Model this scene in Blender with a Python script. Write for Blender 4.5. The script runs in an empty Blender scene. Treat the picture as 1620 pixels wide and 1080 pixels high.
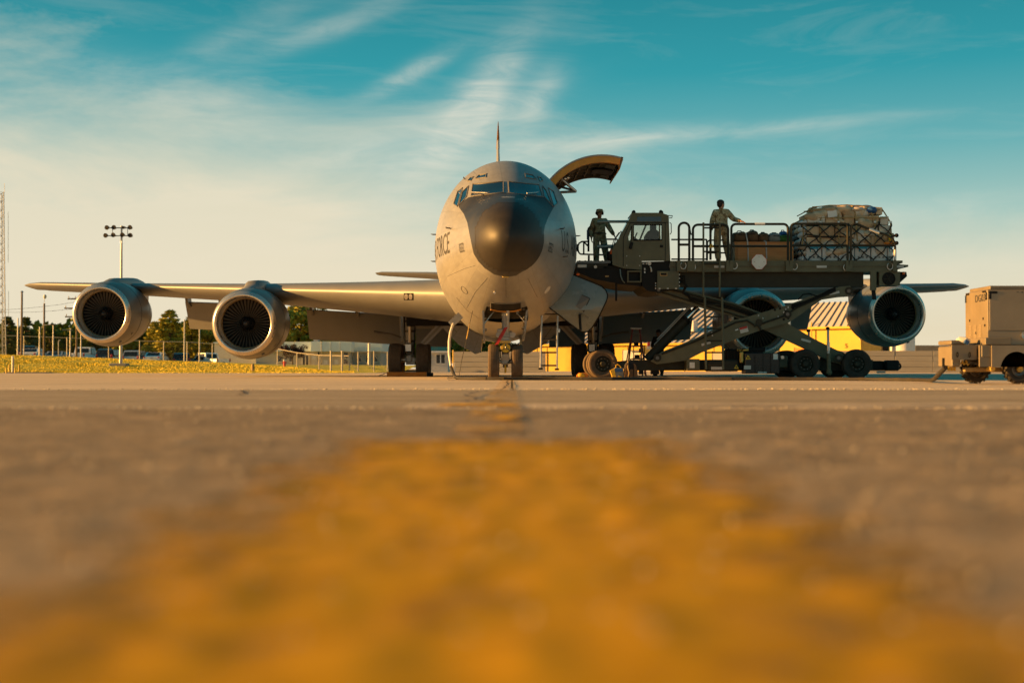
import bpy, bmesh, math, random
from mathutils import Vector as V, Matrix
from mathutils.bvhtree import BVHTree
from mathutils.geometry import delaunay_2d_cdt
R = math.radians
random.seed(7)
S = bpy.context.scene
COL = S.collection
# ---------------------------------------------------------------- camera
FPX, HC, TILT = 2070.0, 0.265, math.atan(43 / 2070)
cam = bpy.data.objects.new('camera', bpy.data.cameras.new('camera')); COL.objects.link(cam)
cam.location = (0, 0, HC); cam.rotation_euler = (R(90) + TILT, 0, 0)
cam.data.lens = FPX / 1620 * 36; cam.data.sensor_width = 36
cam.data.clip_start = .05; cam.data.clip_end = 9000
cam.data.dof.use_dof = True; cam.data.dof.focus_distance = 37; cam.data.dof.aperture_fstop = 1.25
S.camera = cam
# ---------------------------------------------------------------- light
SUN_EL, SUN_AZ = R(11.5), R(2)          # height; degrees from due left towards the camera
SD = V((-math.cos(SUN_EL) * math.cos(SUN_AZ), -math.cos(SUN_EL) * math.sin(SUN_AZ), math.sin(SUN_EL)))
sun = bpy.data.objects.new('sun', bpy.data.lights.new('sun', 'SUN')); COL.objects.link(sun)
sun.rotation_euler = SD.to_track_quat('Z', 'Y').to_euler(); sun.location = SD * 60
sun.data.energy = 5.0; sun.data.angle = R(.6); sun.data.color = (1, .50, .13)
S.view_settings.view_transform = 'Standard'; S.view_settings.look = 'None'
S.view_settings.exposure = 1.45; S.view_settings.gamma = 1; S.view_settings.use_curve_mapping = False
S.cycles.use_denoising = True
S.cycles.max_bounces = 5; S.cycles.transparent_max_bounces = 10; S.cycles.use_adaptive_sampling = True; S.cycles.adaptive_threshold = .02
# ---------------------------------------------------------------- sky
W = bpy.data.worlds.new('World'); S.world = W; W.use_nodes = True
def world():
    nt = W.node_tree; nt.nodes.clear(); N = nt.nodes.new; L = nt.links.new
    out = N('ShaderNodeOutputWorld'); bg = N('ShaderNodeBackground'); L(bg.outputs[0], out.inputs[0])
    tc = N('ShaderNodeTexCoord'); sep = N('ShaderNodeSeparateXYZ'); L(tc.outputs['Generated'], sep.inputs[0])
    def mth(op, a, b=None, c=None):
        m = N('ShaderNodeMath'); m.operation = op
        for i, x in enumerate((a, b, c)):
            if x is None: continue
            if isinstance(x, (int, float)): m.inputs[i].default_value = x
            else: L(x, m.inputs[i])
        return m.outputs[0]
    def mix(f, a, b, bt='MIX'):
        m = N('ShaderNodeMix'); m.data_type = 'RGBA'; m.blend_type = bt
        for s, x in ((0, f), (6, a), (7, b)):
            if isinstance(x, (int, float)): m.inputs[s].default_value = x
            elif isinstance(x, tuple): m.inputs[s].default_value = (*x, 1)
            else: L(x, m.inputs[s])
        return m.outputs[2]
    def ramp(f, pts):
        r = N('ShaderNodeValToRGB'); L(f, r.inputs[0]); e = r.color_ramp.elements
        while len(e) < len(pts): e.new(.5)
        for k, (p, c) in zip(e, pts): k.position = p; k.color = (*c, 1) if isinstance(c, tuple) else (c, c, c, 1)
        return r.outputs[0]
    z = sep.outputs[2]; x = sep.outputs[0]
    zz = mth('MAXIMUM', z, 0.0)
    base = ramp(zz, [(0, (.80, .64, .40)), (.035, (.74, .66, .47)), (.075, (.66, .66, .52)), (.115, (.34, .53, .485)),
                     (.165, (.12, .40, .425)), (.22, (.018, .30, .355)), (.30, (.004, .20, .25)), (1, (.008, .08, .13))])
    sky = N('ShaderNodeTexSky'); sky.sky_type = 'NISHITA'; sky.sun_disc = False
    sky.sun_elevation = SUN_EL; sky.sun_rotation = math.atan2(SD.x, SD.y); sky.air_density = 1.2; sky.dust_density = 1.5
    nish = mix(1.0, sky.outputs[0], (.10, .10, .095), 'MULTIPLY')
    b2 = mix(.08, base, nish)
    # high thin cloud: streaks drawn out along the wind, denser towards the sun
    def noise(rot, scl, sc, det, rough, dist=0.0, off=(0, 0, 0)):
        mp = N('ShaderNodeMapping'); mp.inputs['Rotation'].default_value = rot; mp.inputs['Scale'].default_value = scl
        mp.inputs['Location'].default_value = off
        L(tc.outputs['Generated'], mp.inputs[0])
        n = N('ShaderNodeTexNoise'); n.inputs['Scale'].default_value = sc; n.inputs['Detail'].default_value = det
        n.inputs['Roughness'].default_value = rough; n.inputs['Distortion'].default_value = dist
        L(mp.outputs[0], n.inputs[0]); return n.outputs[0]
    glow = mth('MULTIPLY_ADD', x, -1.5, .17)                      # paler towards the sun side
    lin = mth('ADD', mth('MULTIPLY', z, -7.0), mth('ADD', glow, 1.15))
    n1 = noise((0, R(-24), 0), (1, 1, 3.4), 3.2, 7, .62, .5, (3.1, 0, 1.2))
    n2 = noise((0, R(-30), 0), (1, 1, 7.0), 6.0, 8, .66, .9, (1.7, 0, .4))
    veil = mth('ADD', lin, mth('MULTIPLY', mth('SUBTRACT', n1, .5), 1.5))
    veil = ramp(veil, [(.12, 0.0), (.95, .88)])
    wisp = ramp(mth('ADD', n2, mth('MULTIPLY', mth('SUBTRACT', n1, .5), .55)), [(.50, 0.0), (.95, .42)])
    # drawn out plumes of cirrus at their places in the sky ahead
    ay = mth('MAXIMUM', mth('ABSOLUTE', sep.outputs[1]), .05); U = mth('DIVIDE', x, ay); Vv = mth('DIVIDE', z, ay); n3 = noise((0, R(-34), 0), (1, 1, 5.0), 9.0, 9, .68, 1.2, (.3, 0, .9)); pl = None
    for (u0, v0, an, la, lb, k) in ((-.022, .212, 52, .050, .016, 1.0), (-.050, .172, 30, .060, .016, .75), (-.078, .226, 27, .034, .007, .7), (-.14, .262, 22, .07, .009, .45), (.02, .205, 60, .03, .012, .5), (-.22, .25, 25, .06, .012, .3),
                                    (.07, .176, 6, .07, .006, .55), (.19, .183, 5, .10, .006, .45), (-.10, .175, 18, .10, .012, .4), (.0, .15, 12, .10, .02, .45), (.30, .12, 4, .10, .012, .35), (-.245, .203, -18, .10, .02, .35)):
        du, dv = mth('SUBTRACT', U, u0), mth('SUBTRACT', Vv, v0); c, sn = math.cos(R(an)), math.sin(R(an))
        a_ = mth('ADD', mth('MULTIPLY', du, c / la), mth('MULTIPLY', dv, sn / la)); b_ = mth('ADD', mth('MULTIPLY', du, -sn / lb), mth('MULTIPLY', dv, c / lb))
        g = mth('MULTIPLY', mth('EXPONENT', mth('MULTIPLY', mth('ADD', mth('MULTIPLY', a_, a_), mth('MULTIPLY', b_, b_)), -1.0)), k); pl = g if pl is None else mth('ADD', pl, g)
    pl = mth('MULTIPLY', mth('MINIMUM', pl, 1.0), ramp(n3, [(.30, .15), (.68, .95)]))
    fade = ramp(zz, [(0, .15), (.08, 1.0), (.30, .8), (.6, .15)])
    wisp = mth('ADD', mth('MULTIPLY', wisp, mth('MULTIPLY', fade, .55)), pl)
    m1 = mix(veil, b2, (.76, .675, .50))
    m2 = mix(mth('MULTIPLY', wisp, .7), m1, (.84, .76, .62))
    L(m2, bg.inputs[0]); bg.inputs[1].default_value = .40
world()
# ---------------------------------------------------------------- helpers
def P(px, py, D):
    """world point at depth D that the lens images at photograph pixel (px, py)"""
    u, v = (px - 810) / FPX, (540 - py) / FPX
    d = V((u, math.cos(TILT) - v * math.sin(TILT), math.sin(TILT) + v * math.cos(TILT)))
    return V((0, 0, HC)) + d * (D / d.y)
INV = {}
def tag(o, label=None, cat=None, group=None, kind=None):
    for k, v in (('label', label), ('category', cat), ('group', group), ('kind', kind)):
        if v: o[k] = v
    return o
def thing(name, label, cat, loc, rz=0, group=None):
    o = bpy.data.objects.new(name, None); COL.objects.link(o); o.empty_display_size = .3
    o.location = loc; o.rotation_euler = (0, 0, rz)
    INV[o] = (Matrix.Translation(V(loc)) @ Matrix.Rotation(rz, 4, 'Z')).inverted()
    return tag(o, label, cat, group)
def link(name, me, parent=None, M=None):
    o = bpy.data.objects.new(name, me); COL.objects.link(o)
    if parent: o.parent = parent; INV[o] = INV[parent]
    if M is not None: o.matrix_local = M
    return o
def setmat(me, m):
    for x in (m if isinstance(m, (list, tuple)) else [m]): me.materials.append(MT[x] if isinstance(x, str) else x)
class MB:
    def __init__(s): s.v = []; s.f = []; s.mi = []
    def add(s, vs, fs, mi=0):
        n = len(s.v); s.v += [V(a) for a in vs]; s.f += [[n + i for i in f] for f in fs]; s.mi += [mi] * len(fs); return s
    def box(s, c, size, rot=None, b=0, mi=0):
        c = V(c); h = V(size) / 2; b = min(b, min(h) * .8)
        Mx = rot if rot is not None else Matrix.Identity(3)
        if not b:
            vs = [c + Mx @ V((h.x * i, h.y * j, h.z * k)) for i in (-1, 1) for j in (-1, 1) for k in (-1, 1)]
            return s.add(vs, [(0, 1, 3, 2), (4, 6, 7, 5), (0, 4, 5, 1), (2, 3, 7, 6), (0, 2, 6, 4), (1, 5, 7, 3)], mi)
        vs = []; ix = {}
        for i in (-1, 1):
            for j in (-1, 1):
                for k in (-1, 1):
                    for a in range(3):
                        q = [h.x - b, h.y - b, h.z - b]; q[a] = h[a]
                        ix[i, j, k, a] = len(vs); vs.append(V((q[0] * i, q[1] * j, q[2] * k)))
        fs = []
        for a in range(3):
            o1, o2 = (a + 1) % 3, (a + 2) % 3
            for sg in (-1, 1):
                q = []
                for (p1, p2) in ((-1, -1), (1, -1), (1, 1), (-1, 1)):
                    k = [0, 0, 0]; k[a] = sg; k[o1] = p1; k[o2] = p2; q.append(ix[(*k, a)])
                fs.append(q)
            for p1 in (-1, 1):
                for p2 in (-1, 1):
                    k0 = [0, 0, 0]; k1 = [0, 0, 0]; k0[o1] = k1[o1] = p1; k0[o2] = k1[o2] = p2; k0[a] = -1; k1[a] = 1
                    fs.append([ix[(*k0, o1)], ix[(*k1, o1)], ix[(*k1, o2)], ix[(*k0, o2)]])
        for i in (-1, 1):
            for j in (-1, 1):
                for k in (-1, 1): fs.append([ix[i, j, k, a] for a in range(3)])
        out = []
        for f in fs:
            p = [vs[i] for i in f]; n = (p[1] - p[0]).cross(p[2] - p[0])
            out.append(f if n.dot(sum(p, V((0, 0, 0)))) > 0 else f[::-1])
        return s.add([c + Mx @ v for v in vs], out, mi)
    def cyl(s, p0, p1, r0, r1=None, n=12, caps=True, mi=0):
        p0, p1 = V(p0), V(p1); r1 = r0 if r1 is None else r1
        d = (p1 - p0).normalized(); a = d.orthogonal().normalized(); b = d.cross(a)
        vs = []
        for p, r in ((p0, r0), (p1, r1)):
            for i in range(n):
                t = 2 * math.pi * i / n; vs.append(p + (a * math.cos(t) + b * math.sin(t)) * r)
        fs = [(i, (i + 1) % n, n + (i + 1) % n, n + i) for i in range(n)]
        if caps: fs += [tuple(range(n))[::-1], tuple(range(n, 2 * n))]
        return s.add(vs, fs, mi)
    def tube(s, path, r, n=6, mi=0, closed=False):
        path = [V(p) for p in path]; m = len(path); vs = []; a = None
        for i, p in enumerate(path):
            if closed: d = path[(i + 1) % m] - path[i - 1]
            else: d = path[min(i + 1, m - 1)] - path[max(i - 1, 0)]
            d.normalize()
            a = d.orthogonal().normalized() if a is None else (a - d * a.dot(d)).normalized()
            b = d.cross(a); rr = r[i] if isinstance(r, (list, tuple)) else r
            for k in range(n):
                t = 2 * math.pi * k / n; vs.append(p + (a * math.cos(t) + b * math.sin(t)) * rr)
        fs = []
        for i in range(m if closed else m - 1):
            j = (i + 1) % m
            fs += [(i * n + k, i * n + (k + 1) % n, j * n + (k + 1) % n, j * n + k) for k in range(n)]
        if not closed: fs += [tuple(range(n))[::-1], tuple(range((m - 1) * n, m * n))]
        return s.add(vs, fs, mi)
    def prism(s, pts, vec, mi=0):
        pts = [V(p) for p in pts]; vec = V(vec); n = len(pts)
        fs = [tuple(range(n))[::-1], tuple(range(n, 2 * n))] + [(i, (i + 1) % n, n + (i + 1) % n, n + i) for i in range(n)]
        return s.add(pts + [p + vec for p in pts], fs, mi)
    def pp(s, poly, D0, D1, mi=0):
        """prism whose near face is the photo polygon at depth D0, running straight back to D1"""
        return s.prism([P(x, y, D0) for x, y in poly], (0, D1 - D0, 0), mi)
    def lathe(s, prof, org, axis, n=48, mi=0, up=None):
        org = V(org); d = V(axis).normalized(); a = d.orthogonal().normalized() if up is None else V(up); b = d.cross(a); vs = []
        m = len(prof)
        for t, r in prof:
            for k in range(n):
                q = 2 * math.pi * k / n; vs.append(org + d * t + (a * math.cos(q) + b * math.sin(q)) * r)
        fs = [(i * n + k, i * n + (k + 1) % n, (i + 1) * n + (k + 1) % n, (i + 1) * n + k) for i in range(m - 1) for k in range(n)]
        return s.add(vs, fs, mi)
    def ball(s, c, r, n=10, mi=0, rot=None):
        c = V(c); r = V((r, r, r)) if isinstance(r, (int, float)) else V(r); Mx = rot or Matrix.Identity(3)
        m = max(4, n // 2); vs = []
        for i in range(m + 1):
            th = math.pi * i / m
            for k in range(n):
                q = 2 * math.pi * k / n
                vs.append(c + Mx @ V((r.x * math.sin(th) * math.cos(q), r.y * math.sin(th) * math.sin(q), r.z * math.cos(th))))
        return s.add(vs, [(i * n + k, (i + 1) * n + k, (i + 1) * n + (k + 1) % n, i * n + (k + 1) % n) for i in range(m) for k in range(n)], mi)
    def mesh(s, name, m, inv=None, smooth=35, fix=True):
        me = bpy.data.meshes.new(name)
        vs = [inv @ v for v in s.v] if inv is not None else s.v
        me.from_pydata([tuple(v) for v in vs], [], s.f)
        setmat(me, m)
        for p, k in zip(me.polygons, s.mi): p.material_index = k
        if fix:
            bm = bmesh.new(); bm.from_mesh(me)
            bmesh.ops.remove_doubles(bm, verts=bm.verts, dist=1e-5)
            bmesh.ops.recalc_face_normals(bm, faces=bm.faces); bm.to_mesh(me); bm.free()
        if smooth:
            me.polygons.foreach_set('use_smooth', [True] * len(me.polygons)); me.set_sharp_from_angle(angle=R(smooth))
        me.update(); return me
    def build(s, name, m, parent=None, local=False, smooth=35, org=None, fix=True):
        inv = None
        if parent is not None and not local: inv = INV[parent]
        elif org is not None: inv = Matrix.Translation(-V(org))
        o = link(name, s.mesh(name, m, inv, smooth, fix), parent)
        if org is not None and parent is None: o.location = org
        return o
def rotz(a): return Matrix.Rotation(a, 3, 'Z')
def text_mesh(body, size, ext=0.0, align='CENTER', cuts=0):
    cu = bpy.data.curves.new('lettering', 'FONT'); cu.body = body; cu.size = size; cu.align_x = align; cu.align_y = 'CENTER'
    cu.extrude = ext; cu.resolution_u = 3
    o = bpy.data.objects.new('lettering', cu); COL.objects.link(o)
    me = bpy.data.meshes.new_from_object(o.evaluated_get(bpy.context.evaluated_depsgraph_get()))
    bpy.data.objects.remove(o); bpy.data.curves.remove(cu)
    if cuts:
        bm = bmesh.new(); bm.from_mesh(me); bmesh.ops.triangulate(bm, faces=bm.faces)
        for _ in range(cuts):
            bmesh.ops.subdivide_edges(bm, edges=[e for e in bm.edges if e.calc_length() > .12], cuts=1)
            bmesh.ops.triangulate(bm, faces=bm.faces)
        bm.to_mesh(me); bm.free()
    return me
def text_on(name, body, size, M, m, parent, ext=.002):
    me = text_mesh(body, size, ext); setmat(me, m)
    Mx = INV[parent] @ M if parent else M
    me.transform(Mx); return link(name, me, parent)
# ---------------------------------------------------------------- materials
MT = {}
def mat(name, c, rough=.6, metal=0.0, var=.16, sc=5.0, bump=0.0, bsc=40.0, c2=None, spec=.5, coat=0.0, stretch=None):
    m = bpy.data.materials.new(name); m.use_nodes = True; nt = m.node_tree; N = nt.nodes.new; L = nt.links.new
    b = nt.nodes['Principled BSDF']
    tc = N('ShaderNodeTexCoord'); src = tc.outputs['Object']
    if stretch:
        mp = N('ShaderNodeMapping'); mp.inputs['Scale'].default_value = stretch; L(src, mp.inputs[0]); src = mp.outputs[0]
    n = N('ShaderNodeTexNoise'); n.inputs['Scale'].default_value = sc; n.inputs['Detail'].default_value = 6; n.inputs['Roughness'].default_value = .62
    L(src, n.inputs[0])
    rp = N('ShaderNodeValToRGB'); rp.color_ramp.elements[0].position = .3; rp.color_ramp.elements[1].position = .7
    lo = c2 if c2 else tuple(x * (1 - var) for x in c); hi = c if c2 else tuple(min(1, x * (1 + var * .7)) for x in c)
    rp.color_ramp.elements[0].color = (*lo, 1); rp.color_ramp.elements[1].color = (*hi, 1)
    L(n.outputs[0], rp.inputs[0]); L(rp.outputs[0], b.inputs['Base Color'])
    mr = N('ShaderNodeMapRange'); mr.inputs[3].default_value = max(.02, rough - .1); mr.inputs[4].default_value = min(1, rough + .1)
    L(n.outputs[0], mr.inputs[0]); L(mr.outputs[0], b.inputs['Roughness'])
    b.inputs['Metallic'].default_value = metal; b.inputs['Specular IOR Level'].default_value = spec
    b.inputs['Coat Weight'].default_value = coat
    if bump:
        n2 = N('ShaderNodeTexNoise'); n2.inputs['Scale'].default_value = bsc; n2.inputs['Detail'].default_value = 5; L(src, n2.inputs[0])
        bp = N('ShaderNodeBump'); bp.inputs['Strength'].default_value = 1; bp.inputs['Distance'].default_value = bump
        L(n2.outputs[0], bp.inputs['Height']); L(bp.outputs[0], b.inputs['Normal'])
    MT[name] = m; return m
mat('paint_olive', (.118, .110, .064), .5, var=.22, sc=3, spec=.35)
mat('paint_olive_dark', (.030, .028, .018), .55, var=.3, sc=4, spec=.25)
mat('black', (.010, .0095, .009), .6, var=.3, spec=.2)
mat('black_gloss', (.010, .010, .011), .28, var=.2)
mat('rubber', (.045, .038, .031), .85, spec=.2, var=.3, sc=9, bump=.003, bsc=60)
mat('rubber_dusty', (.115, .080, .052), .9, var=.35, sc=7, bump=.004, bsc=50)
mat('steel', (.50, .49, .47), .35, 1.0, var=.2, sc=8)
mat('steel_dark', (.14, .135, .13), .45, .9, var=.3, sc=9)
mat('chrome', (.78, .77, .75), .12, 1.0, var=.06)
mat('white_paint', (.72, .70, .66), .5, var=.1)
mat('white_dull', (.55, .53, .49), .7, var=.14)
mat('gear_white', (.46, .45, .42), .5, var=.22, sc=7)
mat('cardboard', (.48, .32, .18), .8, var=.25, sc=6, bump=.004, bsc=14)
mat('cardboard_pale', (.60, .45, .29), .8, var=.2, sc=6, bump=.004, bsc=14)
mat('plastic_wrap', (.60, .52, .42), .35, var=.25, sc=7, bump=.02, bsc=9)
mat('carton_white', (.66, .66, .64), .7, var=.1, sc=6)
mat('carton_blue', (.04, .30, .42), .6, var=.1)
mat('tarp_blue', (.02, .09, .26), .5, var=.3, bump=.01, bsc=9)
mat('strap_tan', (.38, .25, .10), .8, var=.2)
mat('net_black', (.025, .020, .014), .8, var=.3)
mat('plywood', (.60, .27, .09), .65, c2=(.42, .17, .05), sc=2.2, stretch=(.6, 1, 9))
mat('bag_brown', (.13, .07, .03), .85, var=.3, sc=8, bump=.012, bsc=12)
mat('bag_grey', (.20, .21, .20), .85, var=.3, sc=8, bump=.012, bsc=12)
mat('bag_green', (.035, .13, .02), .8, var=.25, bump=.01, bsc=12)
mat('yellow_bag', (.62, .36, .02), .7, var=.2)
mat('orange_paint', (.66, .20, .015), .6, var=.2)
mat('red_dark', (.10, .010, .008), .5, var=.2)
mat('red_paint', (.50, .03, .015), .5, var=.15)
mat('yellow_paint', (.66, .40, .02), .55, var=.15)
mat('amber', (.70, .12, .01), .3, var=.1)
mat('blue_glass', (.012, .05, .09), .12, var=.2)
mat('teal_tube', (.20, .27, .27), .3, .5, var=.1)
mat('gpu_tan', (.19, .152, .10), .5, var=.12, sc=3)
mat('gpu_tan_sunlit', (.27, .215, .145), .5, var=.12, sc=3)  # same tan paint, lightened so grazing sun on the side sits in the colour
mat('gold_paint', (.62, .40, .08), .5, var=.15)
mat('skin', (.36, .17, .095), .55, var=.1)
mat('hair', (.020, .010, .006), .7, var=.3, sc=40)
mat('dark_cloth', (.016, .016, .018), .9, var=.3)
mat('boot', (.16, .085, .04), .8, var=.2)
mat('concrete_wall', (.30, .28, .245), .85, var=.2, sc=.7, stretch=(.3, .3, 5), bump=.006, bsc=9)
mat('yellow_wall', (.62, .40, .055), .75, var=.12, sc=.6)
mat('roof_metal', (.58, .52, .46), .5, var=.1, sc=.6)
mat('roof_green', (.05, .16, .12), .5, var=.15)
mat('roof_seam', (.10, .10, .11), .5, var=.1)
mat('block_wall', (.42, .40, .37), .85, var=.12, sc=1.5)
mat('fascia', (.62, .71, .73), .6, var=.08, sc=1)
mat('fence_steel', (.42, .38, .31), .5, .3, var=.2)
mat('wood_pole', (.17, .12, .075), .85, var=.25, sc=3, stretch=(6, 6, .6))
mat('galvanised', (.36, .36, .35), .45, .6, var=.2)
mat('bark', (.075, .05, .032), .9, var=.3, sc=6)
mat('car_white', (.74, .75, .76), .3, var=.04, coat=.5)
mat('car_silver', (.42, .43, .44), .3, .4, var=.06, coat=.5)
mat('car_dark', (.018, .018, .022), .25, var=.1, coat=.5)
mat('car_glass', (.012, .015, .018), .08, var=.1)
mat('tail_red', (.42, .012, .01), .25, var=.1)
mat('cable', (.022, .018, .014), .7, var=.3, sc=5)
mat('cable_band', (.035, .025, .012), .7, var=.3)
mat('cable_white', (.62, .60, .55), .55, var=.12)
def leafmat(name, c, c2):
    m = mat(name, c, .7, c2=c2, sc=.55, spec=.2); nt = m.node_tree; b = nt.nodes['Principled BSDF']
    return m
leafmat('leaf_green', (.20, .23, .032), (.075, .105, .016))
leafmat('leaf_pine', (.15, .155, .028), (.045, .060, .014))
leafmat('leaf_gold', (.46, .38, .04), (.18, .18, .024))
leafmat('leaf_plum', (.060, .026, .022), (.025, .012, .012))
# ================================================================ GROUND
def groundmat(name, c, dark, light, s1, s2, rough=.85, bump=.004, bsc=90, joints=None, stretch=None):
    m = bpy.data.materials.new(name); m.use_nodes = True; nt = m.node_tree; N = nt.nodes.new; L = nt.links.new
    b = nt.nodes['Principled BSDF']; tc = N('ShaderNodeTexCoord'); src = tc.outputs['Object']
    if stretch:
        mp = N('ShaderNodeMapping'); mp.inputs['Scale'].default_value = stretch; L(src, mp.inputs[0]); src2 = mp.outputs[0]
    else: src2 = src
    def noi(sc, det=5, ro=.65, s=None):
        n = N('ShaderNodeTexNoise'); n.inputs['Scale'].default_value = sc; n.inputs['Detail'].default_value = det
        n.inputs['Roughness'].default_value = ro; L(s or src, n.inputs[0]); return n.outputs[0]
    def rmp(f, a, bb, ca, cb):
        r = N('ShaderNodeValToRGB'); e = r.color_ramp.elements; e[0].position = a; e[1].position = bb
        e[0].color = (*ca, 1); e[1].color = (*cb, 1); L(f, r.inputs[0]); return r.outputs[0]
    def mx(f, a, bb, bt='MIX'):
        k = N('ShaderNodeMix'); k.data_type = 'RGBA'; k.blend_type = bt
        for i, x in ((0, f), (6, a), (7, bb)):
            if isinstance(x, float): k.inputs[i].default_value = x
            elif isinstance(x, tuple): k.inputs[i].default_value = (*x, 1)
            else: L(x, k.inputs[i])
        return k.outputs[2]
    n1 = noi(s1, s=src2); n2 = noi(s2); n3 = noi(s1 * .23, s=src2)
    c1 = rmp(n1, .35, .68, dark, c); g = (0.0,) * 3; w = (1.0,) * 3
    c2 = mx(rmp(n2, .56, .70, g, w), c1, light)
    c3 = mx(rmp(n3, .50, .75, g, (.7,) * 3), c2, dark)
    if joints:
        br = N('ShaderNodeTexBrick'); br.offset = 0; br.inputs['Scale'].default_value = 1
        br.inputs['Brick Width'].default_value = joints; br.inputs['Row Height'].default_value = joints
        br.inputs['Mortar Size'].default_value = .02; br.inputs['Color1'].default_value = (0,) * 3 + (1,); br.inputs['Color2'].default_value = (0,) * 3 + (1,)
        br.inputs['Mortar'].default_value = (1, 1, 1, 1); L(src, br.inputs[0])
        c3 = mx(br.outputs['Color'], c3, (.05, .045, .04))
    L(c3, b.inputs['Base Color']); b.inputs['Roughness'].default_value = rough; b.inputs['Specular IOR Level'].default_value = .12
    bp = N('ShaderNodeBump'); bp.inputs['Distance'].default_value = bump; bp.inputs['Strength'].default_value = 1
    L(noi(bsc, 3, .7), bp.inputs['Height']); L(bp.outputs[0], b.inputs['Normal'])
    MT[name] = m
groundmat('apron_concrete', (.64, .53, .39), (.52, .42, .30), (.70, .59, .44), .35, 14, joints=7.6, bump=.002)
groundmat('asphalt', (.42, .345, .25), (.29, .235, .165), (.62, .51, .38), 1.6, 38, stretch=(.4, 1, 1), bump=.005, bsc=60)
groundmat('slab', (.56, .46, .35), (.42, .34, .25), (.62, .52, .40), 2.5, 30, bump=.003)
groundmat('near_pavement', (.37, .285, .19), (.17, .132, .09), (.58, .44, .28), 4.0, 36, bump=.006, bsc=70)
groundmat('bare_earth', (.30, .26, .20), (.2, .17, .13), (.35, .3, .22), 1, 9)
def flat(name, x0, x1, y0, y1, z, m, nx=1, ny=1, edge=0.0, seed=1, kind='structure'):
    rnd = random.Random(seed); vs = []; fs = []
    for j in range(ny + 1):
        for i in range(nx + 1):
            x = x0 + (x1 - x0) * i / nx; y = y0 + (y1 - y0) * j / ny
            if edge:
                if j in (0, ny): y += rnd.uniform(-edge, edge)
                if i in (0, nx): x += rnd.uniform(-edge, edge)
            vs.append((x, y, z))
    for j in range(ny):
        for i in range(nx):
            a = j * (nx + 1) + i; fs.append((a, a + 1, a + nx + 2, a + nx + 1))
    o = MB().add(vs, fs).build(name, m, fix=False, smooth=0); o['kind'] = kind; return o
flat('apron', -4000, 4000, -300, 6500, 0, 'apron_concrete')
flat('asphalt_strip', -60, 60, 7.6, 16.2, .004, 'asphalt', 160, 1, .09, 3)
flat('concrete_strip', -.75, 40, 8.35, 9.75, .008, 'slab', 60, 1, .05, 5)
# the pavement at the lens: real aggregate relief
from mathutils import noise as mn
def nz(x, y):
    return .016 + .006 * mn.noise(V((x * 2.3, y * 2.3, 0))) + .0045 * mn.noise(V((x * 11, y * 11, 4))) + (.0024 * mn.noise(V((x * 34, y * 34, 7))) if y < 5.2 else 0)
def relief(name, m, x0, x1, nx, y0, y1, ny, dz, edge=False):
    vs = []; fs = []
    for j in range(ny + 1):
        for i in range(nx + 1):
            x = x0 + (x1 - x0) * i / nx; y = y0 + (y1 - y0) * j / ny; z = max(nz(x, y), .005) + dz
            if edge and j == ny: y += .05 * mn.noise(V((x * 2.2, 0, 9))); z = .002
            vs.append((x, y, z))
    for j in range(ny):
        for i in range(nx):
            k = j * (nx + 1) + i; fs.append((k, k + 1, k + nx + 2, k + nx + 1))
    o = MB().add(vs, fs).build(name, m, fix=False, smooth=80); o['kind'] = 'structure'
relief('foreground_pavement', 'near_pavement', -1.98, 1.98, 198, .3, 5.1, 240, 0)
relief('foreground_pavement', 'near_pavement', -8, 8, 200, 5.1, 8.25, 60, 0, True)
for sx in (-1, 1): relief('foreground_pavement', 'near_pavement', 1.98 * sx, 8.0 * sx, 80, -.5, 5.1, 70, 0)
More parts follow.
